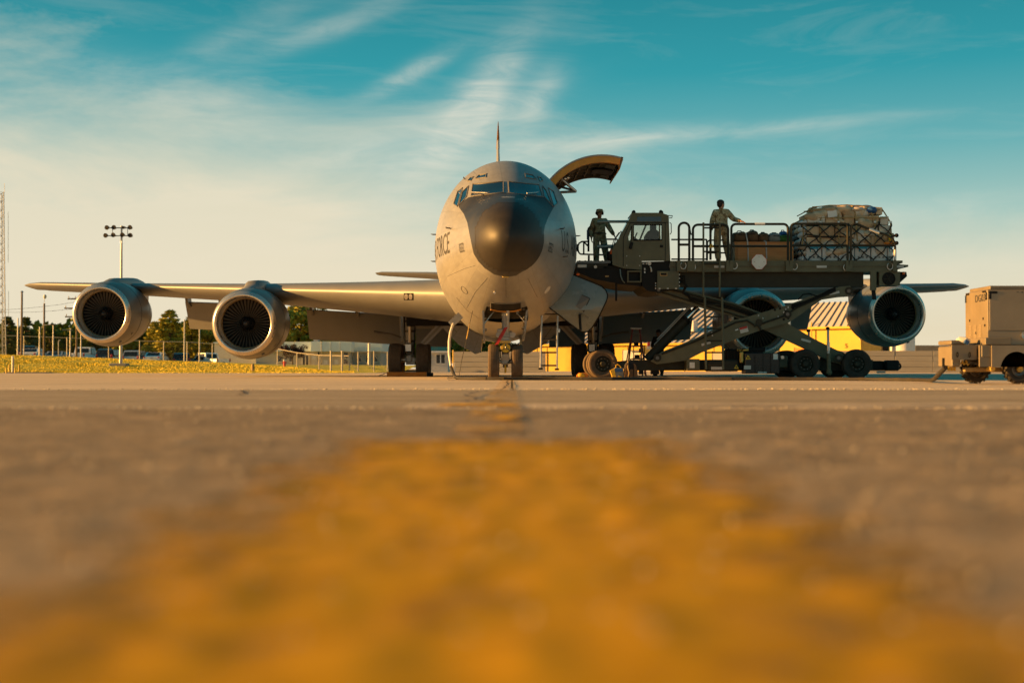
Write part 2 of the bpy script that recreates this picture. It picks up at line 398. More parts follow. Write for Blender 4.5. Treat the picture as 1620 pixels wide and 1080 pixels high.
def paintmat(name, c, sc, lo, hi, ex, ey, yc, xc, soft):
    """worn road paint: bare where the noise has rubbed it away and towards the ragged edge of the mark"""
    m = bpy.data.materials.new(name); m.use_nodes = True; nt = m.node_tree; N = nt.nodes.new; L = nt.links.new
    b = nt.nodes['Principled BSDF']; out = nt.nodes['Material Output']; tc = N('ShaderNodeTexCoord')
    n = N('ShaderNodeTexNoise'); n.inputs['Scale'].default_value = sc; n.inputs['Detail'].default_value = 5; n.inputs['Roughness'].default_value = .7
    L(tc.outputs['Object'], n.inputs[0]); sp = N('ShaderNodeSeparateXYZ'); L(tc.outputs['Object'], sp.inputs[0])
    def mth(op, a, bb):
        k = N('ShaderNodeMath'); k.operation = op
        for i, x in enumerate((a, bb)):
            if isinstance(x, (int, float)): k.inputs[i].default_value = x
            else: L(x, k.inputs[i])
        return k.outputs[0]
    dx = mth('SUBTRACT', ex, mth('ABSOLUTE', mth('SUBTRACT', sp.outputs[0], xc), 0)); dy = mth('SUBTRACT', ey, mth('ABSOLUTE', mth('SUBTRACT', sp.outputs[1], yc), 0))
    e = mth('MINIMUM', mth('DIVIDE', dx, soft), mth('DIVIDE', dy, soft * 1.8))
    e = mth('MINIMUM', e, 1.0)
    f = mth('ADD', n.outputs[0], mth('MULTIPLY', mth('SUBTRACT', e, 1.0), .35))
    r = N('ShaderNodeValToRGB'); r.color_ramp.elements[0].position = lo; r.color_ramp.elements[1].position = hi; L(f, r.inputs[0])
    n2 = N('ShaderNodeTexNoise'); n2.inputs['Scale'].default_value = 9; n2.inputs['Detail'].default_value = 5; n2.inputs['Roughness'].default_value = .75; L(tc.outputs['Object'], n2.inputs[0])
    r2 = N('ShaderNodeValToRGB'); r2.color_ramp.elements[0].color = (*[x * .62 for x in c], 1); r2.color_ramp.elements[1].color = (*c, 1)
    r2.color_ramp.elements[0].position = .3; r2.color_ramp.elements[1].position = .6; L(n2.outputs[0], r2.inputs[0])
    L(r2.outputs[0], b.inputs['Base Color']); b.inputs['Roughness'].default_value = .8; b.inputs['Specular IOR Level'].default_value = .1
    tr = N('ShaderNodeBsdfTransparent'); mx = N('ShaderNodeMixShader'); L(r.outputs[0], mx.inputs[0]); L(tr.outputs[0], mx.inputs[1]); L(b.outputs[0], mx.inputs[2])
    L(mx.outputs[0], out.inputs[0]); MT[name] = m
paintmat('worn_yellow_near', (.56, .295, .001), 6, .20, .50, .64, 2.75, 2.05, -.01, .36)
paintmat('worn_yellow_line', (.60, .34, .04), 3, .46, .72, .19, 20, 22, -.09, .06)
relief('painted_marking', 'worn_yellow_near', -.86, .86, 86, .3, 4.9, 230, .0018)
flat('painted_centre_line', -.32, .14, 5.0, 8.2, .0275, 'worn_yellow_line')
flat('painted_centre_line', -.32, .14, 8.4, 40, .0155, 'worn_yellow_line')
paintmat('dark_streak', (.045, .045, .05), 2.5, .28, .46, 1.75, .17, 8.98, 2.15, .12)
paintmat('worn_yellow_bar', (.70, .38, .03), 4, .34, .56, .42, .62, 9.05, -.22, .2)
flat('painted_bar', -.72, .28, 8.4, 9.72, .0175, 'worn_yellow_bar')
paintmat('worn_yellow_spot', (.74, .40, .02), 5, .36, .56, .16, .5, 6.4, -.02, .15)
flat('painted_bar', -.25, .2, 5.8, 7.0, .0295, 'worn_yellow_spot')
flat('dark_patch', -1.2, 4.2, 8.8, 9.3, .0125, 'dark_streak')  # long dark streak on the pale strip, broken up by noise at its edges
def crack(path, w, z, seed):
    rnd = random.Random(seed); vs = []; pts = []
    for (a, b) in zip(path, path[1:]):
        for k in range(8):
            t = k / 8; pts.append((a[0] + (b[0] - a[0]) * t + rnd.uniform(-.03, .03), a[1] + (b[1] - a[1]) * t + rnd.uniform(-.02, .02)))
    for x, y in pts:
        h = w * rnd.uniform(.4, 1); vs += [(x - h, y - h, z), (x + h, y + h, z)]
    o = MB().add(vs, [(2 * i, 2 * i + 1, 2 * i + 3, 2 * i + 2) for i in range(len(pts) - 1)]).build('crack', 'black', fix=False, smooth=0); o['kind'] = 'structure'
crack([(-.35, 9.4), (-.28, 10.6), (-.42, 12), (-.38, 13.4), (-.1, 15.5), (-.07, 20), (-.12, 27)], .018, .0285, 1)
crack([(-1.2, 8.5), (-.8, 9.1), (-.42, 9.6)], .03, .0135, 2)
crack([(-3, 8.3), (0, 8.31), (4, 8.32), (9, 8.3)], .02, .016, 3)
crack([(-3.2, 15.5), (-2.9, 14.2), (-2.6, 12.4)], .014, .0105, 6)
flat('pale_joint_line', -40, 40, 10.85, 10.93, .0145, 'slab', 120, 1, .02, 8)
crack([(-9, 14.9), (-5, 14.7), (-1.5, 14.95), (3, 14.8), (9, 14.9)], .02, .0105, 9)
crack([(-12, 21), (-4, 21.1), (5, 20.9), (12, 21)], .02, .0105, 10)
def grit():
    rnd = random.Random(21); vs = []; fs = []
    spots = []
    for _ in range(900): spots.append((rnd.uniform(-9, 9), 16.2 + rnd.gauss(0, .10), rnd.uniform(.006, .02), .005))
    for _ in range(500): spots.append((rnd.uniform(-5, 5), 8.3 + rnd.gauss(0, .08), rnd.uniform(.004, .013), .012))
    for _ in range(900):
        y = rnd.uniform(1.2, 8) ; spots.append((rnd.uniform(-.5, .5) * y, y, rnd.uniform(.002, .007), None))
    for x, y, r, z in spots:
        z = max(nz(x, y), .005) if z is None else z; k = len(vs); j = [rnd.uniform(.6, 1.2) for _ in range(6)]
        vs += [(x - r * j[0], y, z + r * .4), (x + r * j[1], y, z + r * .4), (x, y - r * j[2], z + r * .4), (x, y + r * j[3], z + r * .4), (x, y, z - .001), (x, y, z + r * j[4])]
        fs += [(k, k + 2, k + 5), (k + 2, k + 1, k + 5), (k + 1, k + 3, k + 5), (k + 3, k, k + 5), (k + 2, k, k + 4), (k + 1, k + 2, k + 4), (k + 3, k + 1, k + 4), (k, k + 3, k + 4)]
    mat('grit_stone', (.62, .54, .42), .7, var=.4, sc=30)
    o = MB().add(vs, fs).build('grit', 'grit_stone', fix=False, smooth=0); tag(o, 'loose pale grit lying along the joints of the pavement', 'grit', None, 'stuff')
grit()
# ================================================================ GRASS BANK
def sstep(a, b, x):
    t = max(0, min(1, (x - a) / (b - a))); return t * t * (3 - 2 * t)
def lerp_t(tab, x):
    if x <= tab[0][0]: return tab[0][1]
    for (a, u), (b, v) in zip(tab, tab[1:]):
        if x <= b: return u + (v - u) * (x - a) / (b - a)
    return tab[-1][1]
CREST = [(-400, 1.42), (0, 1.30), (70, 1.20), (150, 1.06), (250, .87), (350, .66), (420, .47), (470, .34), (530, .06), (900, .05)]
BACK = [(-400, 1.1), (300, .95), (450, .62), (700, .55), (900, .5)]
def ground_h(x, y):
    px = 810 + x / y * FPX
    h = lerp_t(CREST, px) * sstep(78, 99, y) if y < 99 else lerp_t(CREST, px) + (lerp_t(BACK, px) - lerp_t(CREST, px)) * sstep(101, 122, y)
    return h - .03 if y < 79 else h
groundmat('grass_soil', (.66, .53, .07), (.36, .34, .05), (.74, .57, .09), .35, 4, bump=.05, bsc=7, stretch=(.35, 1, 1))
groundmat('parking_asphalt', (.10, .095, .09), (.07, .065, .06), (.14, .13, .12), .5, 12)
def bank():
    from mathutils import noise as mn
    vs = []; fs = []; ys = [77.6 + i * .75 for i in range(36)] + [105 + i * 4 for i in range(50)]; xs = [-150 + i * 1.4 for i in range(104)]
    for y in ys:
        for x in xs:
            h = ground_h(x, y); vs.append((x, y, h + (.05 * mn.noise(V((x * .4, y * .4, 1))) + .04 * mn.noise(V((x, y, 0))) if y > 79 else 0)))
    n = len(xs)
    for j in range(len(ys) - 1):
        for i in range(n - 1):
            if xs[i] > -9 + (ys[j] - 78) * .0: continue
            a = j * n + i; fs.append((a, a + 1, a + n + 1, a + n))
    o = MB().add(vs, fs).build('grass_bank', 'grass_soil', fix=False, smooth=80); o['kind'] = 'structure'
    rnd = random.Random(3); m = MB(); V_ = []; F_ = []
    for _ in range(42000):
        y = rnd.uniform(78.6, 102); px = rnd.uniform(-30, 560); x = (px - 810) / FPX * y; h = ground_h(x, y)
        a = rnd.uniform(0, 6.3); s = rnd.uniform(.025, .07); hh = rnd.uniform(.025, .06); lx, ly = rnd.uniform(-.04, .04), rnd.uniform(-.04, .04)
        k = len(V_); V_ += [(x - s * math.cos(a), y - s * math.sin(a), h - .02), (x + s * math.cos(a), y + s * math.sin(a), h - .02), (x + lx, y + ly, h + hh)]; F_.append((k, k + 1, k + 2))
    m.add(V_, F_); mat('grass_blade', (.85, .62, .075), .8, c2=(.56, .46, .06), sc=.35, spec=.1)
    g = m.build('grass', 'grass_blade', fix=False, smooth=0); tag(g, 'short yellow green grass covering the bank beside the apron', 'grass', None, 'stuff')
bank()
# ================================================================ TREES
def crown_mesh(name, kind, seed, H, Wd, leafm, n=3400):
    rnd = random.Random(seed); vs = []; fs = []
    cl = []
    if kind == 'pine':
        t = .16 * H
        while t < H * .97:
            k = (t / H); rad = Wd * (.55 if k < .3 else 1) * (1 - k) ** .75 * rnd.uniform(.75, 1.1) + .15
            for q in range(6):
                a = rnd.uniform(0, 6.28); cl.append((V((math.cos(a) * rad * .62, math.sin(a) * rad * .62, t - .12 * rad)), V((rad * .52, rad * .52, .17 + .05 * rad))))
            t += H * rnd.uniform(.05, .075)
    else:
        for q in range(34):
            a = rnd.uniform(0, 6.28); b = rnd.uniform(-.9, 1); rr = rnd.uniform(.45, 1) ; cz = math.sqrt(max(0, 1 - b * b))
            c = V((math.cos(a) * cz * Wd * rr, math.sin(a) * cz * Wd * rr, H * .58 + b * H * .38 * rr)); s = Wd * rnd.uniform(.2, .38)
            cl.append((c, V((s, s, s * .7))))
    per = n // len(cl)
    for c, s in cl:
        for _ in range(per):
            d = V((rnd.gauss(0, 1), rnd.gauss(0, 1), rnd.gauss(0, 1))).normalized() * rnd.uniform(.55, 1.08)
            p = c + V((d.x * s.x, d.y * s.y, d.z * s.z))
            u = V((rnd.gauss(0, 1), rnd.gauss(0, 1), rnd.gauss(0, .6))).normalized(); w = u.orthogonal().normalized()
            w = (w + u.cross(w) * rnd.uniform(-1, 1)).normalized(); L_ = rnd.uniform(.16, .34) * H / 8
            if kind == 'pine': a_, b_ = u * L_ * 1.2, w * L_ * .42
            else: a_, b_ = u * L_, w * L_ * .62
            k = len(vs); vs += [p - a_, p + b_, p + a_, p - b_]; fs.append((k, k + 1, k + 2, k + 3))
    m = MB(); m.add(vs, fs); return m.mesh(name, leafm, smooth=0, fix=False)
def trunk_mesh(seed, H, Wd, pine):
    rnd = random.Random(seed); m = MB()
    pts = [V((rnd.uniform(-.1, .1) * i * .3, rnd.uniform(-.1, .1) * i * .3, H * .92 * i / 7)) for i in range(8)]
    m.tube(pts, [.028 * H * (1 - i / 8.2) for i in range(8)], 8)
    for q in range(12):
        i = rnd.randrange(2, 7); a = rnd.uniform(0, 6.28); Lb = Wd * rnd.uniform(.4, .8) * (1 - .5 * i / 7)
        m.tube([pts[i], pts[i] + V((math.cos(a) * Lb * .5, math.sin(a) * Lb * .5, .1 if pine else Lb * .4)), pts[i] + V((math.cos(a) * Lb, math.sin(a) * Lb, 0 if pine else Lb * .8))], [.012 * H, .008 * H, .004 * H], 5)
    return m.mesh('trunk', 'bark', smooth=60)
TREES = {k: (crown_mesh('crown', kd, sd, H, Wd, lm, n), trunk_mesh(sd, H, Wd, kd == 'pine'), H) for k, (kd, sd, H, Wd, lm, n) in {
    'pine': ('pine', 2, 9, 2.6, 'leaf_pine', 3800), 'goldpine': ('pine', 9, 9, 3.0, 'leaf_gold', 4200),
    'green': ('leafy', 3, 7, 2.9, 'leaf_green', 4200), 'gold': ('leafy', 5, 8, 3.0, 'leaf_gold', 4200), 'plum': ('leafy', 8, 4, 2.0, 'leaf_plum', 2600)}.items()}
def tree(kind, px, ytop, D, label, group, wide=1.0, name='tree'):
    x = (px - 810) / FPX * D; h0 = ground_h(x, D) if px < 705 else 0.0
    H = P(px, ytop, D).z - h0; cm, tm, H0 = TREES[kind]; s = H / H0
    t = thing(name, label, 'tree', (x, D, h0), random.uniform(0, 6.28), group); t.scale = (s * wide, s * wide, s)
    link('crown', cm, t); link('trunk', tm, t)
tree('pine', 12, 497, 175, 'dark pine at the far left behind the lattice tower', 'trees behind the car park', 1.2, 'pine_tree')
tree('pine', 41, 498, 180, 'open dark pine standing behind the wooden pole', 'trees behind the car park', 1.1, 'pine_tree')
tree('green', 80, 517, 188, 'low green tree in the row above the small silver car', 'trees behind the car park', 1.3)
tree('green', 108, 516, 190, 'round green tree left of the outer engine', 'trees behind the car park', 1.2)
tree('green', 140, 520, 186, 'green tree behind the white pickup and outer engine', 'trees behind the car park', 1.4)
tree('green', 215, 517, 187, 'green tree just right of the floodlight pole', 'trees behind the car park', 1.5)
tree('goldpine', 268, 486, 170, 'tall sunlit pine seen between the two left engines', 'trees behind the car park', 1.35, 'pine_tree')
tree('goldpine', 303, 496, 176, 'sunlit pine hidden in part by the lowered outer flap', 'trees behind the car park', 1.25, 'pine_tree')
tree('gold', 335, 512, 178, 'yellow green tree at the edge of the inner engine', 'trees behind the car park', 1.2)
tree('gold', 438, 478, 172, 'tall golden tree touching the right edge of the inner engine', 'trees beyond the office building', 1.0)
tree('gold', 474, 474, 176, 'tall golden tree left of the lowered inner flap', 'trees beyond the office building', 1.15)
tree('green', 560, 520, 190, 'green tree behind the flat roofed office building', 'trees beyond the office building', 1.4)
tree('green', 612, 520, 188, 'green tree behind the left main landing gear', 'trees beyond the office building', 1.4)
tree('green', 668, 526, 178, 'green tree above the guard booth', 'trees beyond the office building', 1.3)
tree('green', 725, 528, 180, 'dark green tree above the concrete wall left of the nose wheel', 'trees behind the concrete wall', 1.5)
tree('green', 762, 531, 182, 'dark green tree right behind the nose wheel doors', 'trees behind the concrete wall', 1.5)
tree('green', 800, 536, 176, 'dark green tree right of the nose wheels above the concrete wall', 'trees behind the concrete wall', 1.5)
tree('green', 30, 520, 184, 'low green tree at the foot of the tall wooden pole', 'trees behind the car park', 1.6)
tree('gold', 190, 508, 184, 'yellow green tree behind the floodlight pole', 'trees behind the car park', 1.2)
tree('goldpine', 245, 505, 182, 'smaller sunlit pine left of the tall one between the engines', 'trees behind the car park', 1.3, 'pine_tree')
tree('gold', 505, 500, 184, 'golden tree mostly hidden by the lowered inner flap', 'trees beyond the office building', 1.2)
tree('plum', 463, 541, 138, 'small dark red tree in front of the office building', None, 1.15, 'ornamental_tree')
tree('plum', 592, 546, 165, 'small dark red tree at the right end of the office building', None, 1.0, 'ornamental_tree')
def wood():
    rnd = random.Random(12); vs = []; fs = []
    for _ in range(20000):
        px = rnd.uniform(-40, 800); D = rnd.uniform(190, 204); x = (px - 810) / FPX * D
        top = 6.3 + .7 * math.sin(x * .37) + .6 * math.sin(x * 1.1 + 2) + .4 * math.sin(x * 2.7); z = rnd.uniform(.15, 1) ** .8 * top
        u = V((rnd.gauss(0, 1), rnd.gauss(0, 1), rnd.gauss(0, 1))).normalized(); w = u.orthogonal(); s = rnd.uniform(.3, .75); p = V((x, D, z))
        k = len(vs); vs += [p - u * s, p + w * s * .6, p + u * s, p - w * s * .6]; fs.append((k, k + 1, k + 2, k + 3))
    o = MB().add(vs, fs).build('woodland', 'leaf_green', fix=False, smooth=0)
    tag(o, 'dark strip of far woodland behind the car park and offices', 'woodland', None, 'stuff')
wood()
# ================================================================ CARS ON THE BANK
def car_meshes(kind):
    W_ = {'pickup': 2.0, 'suv': 1.9, 'sedan': 1.82}[kind]; h = W_ / 2; out = {}
    prof = {'sedan': [(-2.3, .35), (-2.35, .9), (-1.75, 1.02), (-1.05, 1.43), (.55, 1.45), (1.15, 1.0), (2.2, .85), (2.35, .4)],
            'suv': [(-2.3, .4), (-2.35, 1.05), (-2.0, 1.68), (-1.7, 1.78), (.5, 1.76), (1.2, 1.12), (2.25, .95), (2.35, .4)],
            'pickup': [(-2.8, .5), (-2.85, 1.15), (-.7, 1.15), (-.55, 1.8), (-.3, 1.86), (.9, 1.84), (1.5, 1.22), (2.6, 1.1), (2.75, .5)]}[kind]
    m = MB(); n = len(prof); top = max(z for _, z in prof)
    vs = []; fr = []
    for sx, ins in ((-1, 1.0), (-1, 0), (1, 0), (1, 1.0)):
        for y, z in prof:
            k = .16 * max(0, (z - 1.0)) / .8; vs.append(V((sx * (h - k - (.05 if ins else 0)), y * (1 - .012 * ins), z - (.03 * ins if z > .6 else -.05 * ins))))
    fs = [tuple(range(n))[::-1], tuple(range(3 * n, 4 * n))]
    for a in range(3):
        for i in range(n): j = (i + 1) % n; fs.append((a * n + i, a * n + j, (a + 1) * n + j, (a + 1) * n + i))
    out['body'] = MB().add(vs, fs)
    def glass(y0, z0, y1, z1, w0, w1, off):
        d = V((0, y1 - y0, z1 - z0)).normalized(); nn = V((0, -d.z, d.y)) * off
        return MB().prism([V((-w0, y0, z0)) + nn, V((w0, y0, z0)) + nn, V((w1, y1, z1)) + nn, V((-w1, y1, z1)) + nn], nn * .5)
    if kind == 'sedan': out['rear_window'] = glass(-1.68, 1.06, -1.10, 1.39, .70, .62, .014)
    elif kind == 'suv': out['rear_window'] = glass(-2.31, 1.14, -2.06, 1.62, .78, .70, .014)
    else: out['rear_window'] = glass(-.69, 1.24, -.57, 1.72, .74, .68, .014)
    sw = []
    ys = {'sedan': (-1.0, .6), 'suv': (-1.9, .55), 'pickup': (-.4, .95)}[kind]; zt = top - .1
    for sx in (-1, 1):
        for a, b in ((ys[0], (ys[0] + ys[1]) / 2 - .04), ((ys[0] + ys[1]) / 2 + .04, ys[1])):
            xb, xt = h + .004 - .01, h - .16 * (zt - 1) / .8 + .004
            sw.append(MB()); sw[-1].prism([(sx * xb, a, 1.08), (sx * xb, b + .25, 1.08), (sx * xt, b, zt), (sx * xt, a + .08, zt)], (sx * .012, 0, 0))
    out['side_window'] = sw
    tl = []
    yr = prof[1][0]
    for sx in (-1, 1): tl.append(MB().box((sx * (h - .13), yr - .0, (.86 if kind == 'sedan' else 1.0)), (.2 if kind != 'pickup' else .14, .08, .16 if kind == 'sedan' else .32), b=.02))
    out['tail_light'] = tl
    out['bumper'] = MB().box((0, yr - .03, .5), (W_ * .96, .16, .2), b=.05)
    out['number_plate'] = MB().box((0, yr - .04, .78), (.32, .04, .16))
    out['mirror'] = [MB().box((sx * (h + .08), ys[1] + .2, 1.1), (.2, .12, .16), b=.04) for sx in (-1, 1)]
    wl = []
    for sx in (-1, 1):
        for y in (-1.4 if kind != 'pickup' else -1.75, 1.45):
            wl.append(MB().lathe([(-.11, .1), (-.11, .30), (-.08, .345), (.08, .345), (.11, .30), (.11, .1), (-.11, .1)], (sx * (h - .12), y, .345), (1, 0, 0), 16))
    out['wheel'] = wl
    if kind == 'pickup': out['tailgate'] = MB().box((0, yr - .012, .86), (1.5, .05, .5), b=.02)
    res = {}
    for k, v in out.items():
        mm = {'body': None, 'rear_window': 'car_glass', 'side_window': 'car_glass', 'tail_light': 'tail_red', 'bumper': None, 'number_plate': 'white_dull', 'mirror': 'black', 'wheel': 'rubber', 'tailgate': None}[k]
        res[k] = [(x, mm) for x in (v if isinstance(v, list) else [v])]
    return res
def car(kind, px, ytop, D, paint, label, rz=0.0):
    x = (px - 810) / FPX * D; top = {'pickup': 1.86, 'suv': 1.78, 'sedan': 1.45}[kind]; z = P(px, ytop, D).z - top
    t = thing({'pickup': 'pickup_truck', 'suv': 'parked_car', 'sedan': 'parked_car'}[kind], label, {'pickup': 'pickup', 'suv': 'car', 'sedan': 'car'}[kind], (x, D, z), rz, 'vehicles parked behind the grass bank')
    for k, lst in car_meshes(kind).items():
        for m, mm in lst: m.build(k, mm or paint, t, local=True, smooth=40)
car('suv', 50, 547, 150, 'car_dark', 'dark car half hidden behind a white car, far left', .1)
car('sedan', 54, 551, 138, 'car_white', 'white saloon car parked in front of a dark one, far left', .05)
car('sedan', 93, 555.5, 141, 'car_silver', 'low silver car between the wooden pole and the white pickup')
car('pickup', 133.5, 549, 146, 'car_white', 'white pickup truck parked under the outer left engine')
car('suv', 175, 552, 146, 'car_dark', 'dark car parked just left of the floodlight pole')
car('suv', 216, 554.5, 146, 'car_silver', 'silver car parked just right of the floodlight pole')
car('sedan', 247.5, 557, 146, 'car_white', 'white saloon parked third right of the floodlight pole', .04)
car('suv', 284, 558.5, 150, 'car_dark', 'dark car with pale pillar parked left of the white pickup near the inner engine', .35)
car('pickup', 330, 558, 150, 'car_white', 'white pickup truck seen half from the side by the inner engine', .85)
# ================================================================ FENCES
def meshmat():
    m = bpy.data.materials.new('chain_link'); m.use_nodes = True; nt = m.node_tree; N = nt.nodes.new; L = nt.links.new
    tc = N('ShaderNodeTexCoord'); outs = []
    for rot in (45, -45):
        mp = N('ShaderNodeMapping'); mp.inputs['Rotation'].default_value = (0, R(rot), 0); L(tc.outputs['Object'], mp.inputs[0])
        w = N('ShaderNodeTexWave'); w.inputs['Scale'].default_value = 4; w.bands_direction = 'X'; L(mp.outputs[0], w.inputs[0])
        g = N('ShaderNodeMath'); g.operation = 'GREATER_THAN'; g.inputs[1].default_value = .9975; L(w.outputs[1], g.inputs[0]); outs.append(g.outputs[0])
    mx = N('ShaderNodeMath'); mx.operation = 'MAXIMUM'; L(outs[0], mx.inputs[0]); L(outs[1], mx.inputs[1])
    tr = N('ShaderNodeBsdfTransparent'); ms = N('ShaderNodeMixShader'); L(mx.outputs[0], ms.inputs[0]); L(tr.outputs[0], ms.inputs[1])
    b = nt.nodes['Principled BSDF']; b.inputs['Base Color'].default_value = (.12, .11, .10, 1); b.inputs['Metallic'].default_value = .5; L(b.outputs[0], ms.inputs[2])
    L(ms.outputs[0], nt.nodes['Material Output'].inputs[0]); MT['chain_link'] = m
meshmat()
def fence(name, label, posts, ztop, rails=True, r=.045, group=None, m='fence_steel'):
    """posts: list of world (x, y); top heights follow ztop(i)"""
    x0, y0 = posts[0]; t = thing(name, label, 'fence', (x0, y0, ground_h(x0, y0)), 0, group)
    tops = []
    for i, (x, y) in enumerate(posts):
        z0 = ground_h(x, y) - .1; z1 = ztop(i, x, y); tops.append(V((x, y, z1)))
        MB().cyl((x, y, z0), (x, y, z1), r, n=8).build('post', m, t)
    for a, b in zip(tops, tops[1:]):
        MB().cyl(a - V((0, 0, .04)), b - V((0, 0, .04)), r * .7, n=6).build('top_rail', m, t)
        za = ground_h(a.x, a.y); zb = ground_h(b.x, b.y)
        MB().add([(a.x, a.y, za), (b.x, b.y, zb), b - V((0, 0, .05)), a - V((0, 0, .05))], [(0, 1, 2, 3)]).build('wire_mesh', 'chain_link', t, fix=False, smooth=0)
    return t
FP = [(-30, 528.5), (38, 531), (106, 533.5), (172, 536.5), (221, 538.5), (259, 539.5), (296, 540.2), (336, 543)]
fp = [P(a, b, 122) for a, b in FP]
fence('chain_link_fence', 'long chain link fence with tall posts behind the parked cars', [(p.x, p.y) for p in fp], lambda i, x, y: fp[i].z)
fq = [P(439, 551, 112), P(470, 557, 106), P(505, 561, 101), P(553, 562, 96)]
fence('chain_link_fence', 'chain link fence sloping down from the inner engine to the gate', [(p.x, p.y) for p in fq], lambda i, x, y: fq[i].z)
gz = [P(a, b, 96) for a, b in ((523.5, 554.5), (541, 554.5))]
g = thing('fence_gate', 'tubular pedestrian gate with white signs left of the left main wheels', 'gate', (gz[0].x, 96, 0))
for p in gz: MB().cyl((p.x, 96, ground_h(p.x, 96) - .05), p, .07, n=10).build('post', 'fence_steel', g)
MB().tube([(gz[0].x, 96, .25), (gz[0].x, 96, 1.5), (gz[1].x, 96, 1.5), (gz[1].x, 96, .25)], .03).build('gate_frame', 'fence_steel', g)
for px_, py_, w_ in ((515, 573, 6.2), (532, 572.3, 6)):
    p = P(px_, py_, 95.8); MB().box(p, (w_ / FPX * 96, .02, 7 / FPX * 96)).build('sign_plate', 'white_dull', g)
fr = [P(a, b, 94) for a, b in ((541, 555), (566.5, 556.5), (591.5, 555), (613, 556))]
ft = fence('chain_link_fence', 'chain link fence with diagonal braces beside the left main wheels', [(p.x, p.y) for p in fr], lambda i, x, y: fr[i].z)
for a, b in zip(fr[1:], fr[2:]): MB().cyl((a.x, a.y, a.z - .25), (b.x, b.y, .15), .03, n=6).build('brace', 'fence_steel', ft)
MB().cyl((fr[0].x, 94, fr[0].z - .25), (fr[1].x, 94, .15), .03, n=6).build('brace', 'fence_steel', ft)
# ================================================================ POLES, TOWER, LIGHTS
def pole(name, label, cat, px, ytop, D, r, m, extra=None):
    x = (px - 810) / FPX * D; z0 = ground_h(x, D); zt = P(px, ytop, D).z
    t = thing(name, label, cat, (x, D, z0), 0, 'poles around the car park')
    MB().cyl((x, D, z0 - .1), (x, D, zt), r, r * .78, 12).build('shaft', m, t)
    if extra: extra(t, V((x, D, zt)))
    return t
def cap(t, p): MB().cyl(p, p + V((0, 0, .12)), .16, .05, 10).build('cap', 'galvanised', t)
def arm_lamp(t, p):
    MB().tube([p - V((0, 0, .3)), p + V((.3, 0, .15)), p + V((.95, 0, .2))], .04).build('arm', 'galvanised', t)
    MB().box(p + V((1.15, 0, .2)), (.5, .22, .12), b=.04).build('lamp_head', 'steel_dark', t)
def camera_top(t, p):
    MB().cyl(p, p + V((0, 0, .5)), .025).build('mast', 'galvanised', t); MB().ball(p + V((.05, 0, .62)), (.16, .14, .2)).build('camera_dome', 'white_dull', t)
def crossarms(t, p):
    for k, (dz, w) in enumerate(((-.1, .9), (-1.0, 1.3), (-1.8, 1.2))):
        MB().box(p + V((-.1, -.12, dz)), (w * 1.6, .1, .12)).build('cross_arm', 'wood_pole', t)
        for s in (-1, 0, 1): MB().cyl(p + V((-.1 + s * w * .7, -.12, dz + .06)), p + V((-.1 + s * w * .7, -.12, dz + .26)), .05, .03, 8).build('insulator', 'steel_dark', t)
pole('utility_pole', 'tall brown wooden pole with a metal cap near the lattice tower', 'pole', 34, 462, 118, .105, 'wood_pole', cap)
pole('light_pole', 'thin pale pole just left of the tall wooden pole', 'pole', 28, 503, 112, .065, 'galvanised')
pole('light_pole', 'short pale street light with a small arm left of the second wooden pole', 'street light', 62.5, 517, 112, .065, 'galvanised', arm_lamp)
pole('utility_pole', 'second tall wooden pole topped by a small white camera', 'pole', 69.5, 480, 118, .10, 'wood_pole', camera_top)
pole('light_pole', 'slim pale pole standing behind the small silver car', 'pole', 84, 513, 114, .06, 'galvanised')
pole('light_pole', 'slim grey pole with a top crossbar left of the outer engine', 'pole', 111, 519, 114, .06, 'galvanised', lambda t, p: MB().box(p + V((-.25, 0, -.15)), (.9, .08, .08)).build('cross_arm', 'steel_dark', t))
pole('utility_pole', 'power pole with cross arms half hidden by the outer engine', 'pole', 121, 471, 124, .10, 'wood_pole', crossarms)
pole('light_pole', 'slim pole standing behind the white pickup', 'pole', 128, 520, 114, .06, 'galvanised')
pole('light_pole', 'pale pole rising to the lowered outer flap', 'pole', 291.5, 505, 112, .06, 'white_dull')
pole('light_pole', 'pale pole between the outer flap and inner engine', 'pole', 315.5, 512, 112, .06, 'white_dull')
pole('utility_pole', 'thick grey pole right of the office building', 'pole', 584, 543, 140, .16, 'galvanised')
pole('light_pole', 'thin dark mast in front of the office building', 'pole', 508.5, 537, 132, .035, 'steel_dark')
def wires():
    for k, (a, b, sag) in enumerate((((-20, 491, 124), (121, 477.5, 124), .5), ((-20, 493, 124.5), (121, 488, 124.5), .6))):
        A, B = P(*a), P(*b); pts = [A.lerp(B, i / 14) - V((0, 0, sag * 4 * (i / 14) * (1 - i / 14) * .3)) for i in range(15)]
        o = MB().tube(pts, .018, 4).build('power_line', 'steel_dark', org=A)
        tag(o, ('upper' if k == 0 else 'lower') + ' power line running from the left edge to the cross arm pole', 'power line')
wires()
o = thing('pipe_frame', 'small bent pipe standing behind the silver car', 'pipe', (P(93, 560, 120).x, 120, .9))
MB().tube([P(92.5, 562, 120), P(92.5, 540, 120), P(93.6, 538, 120), P(95.5, 537.5, 120)], .05).build('pipe', 'galvanised', o)
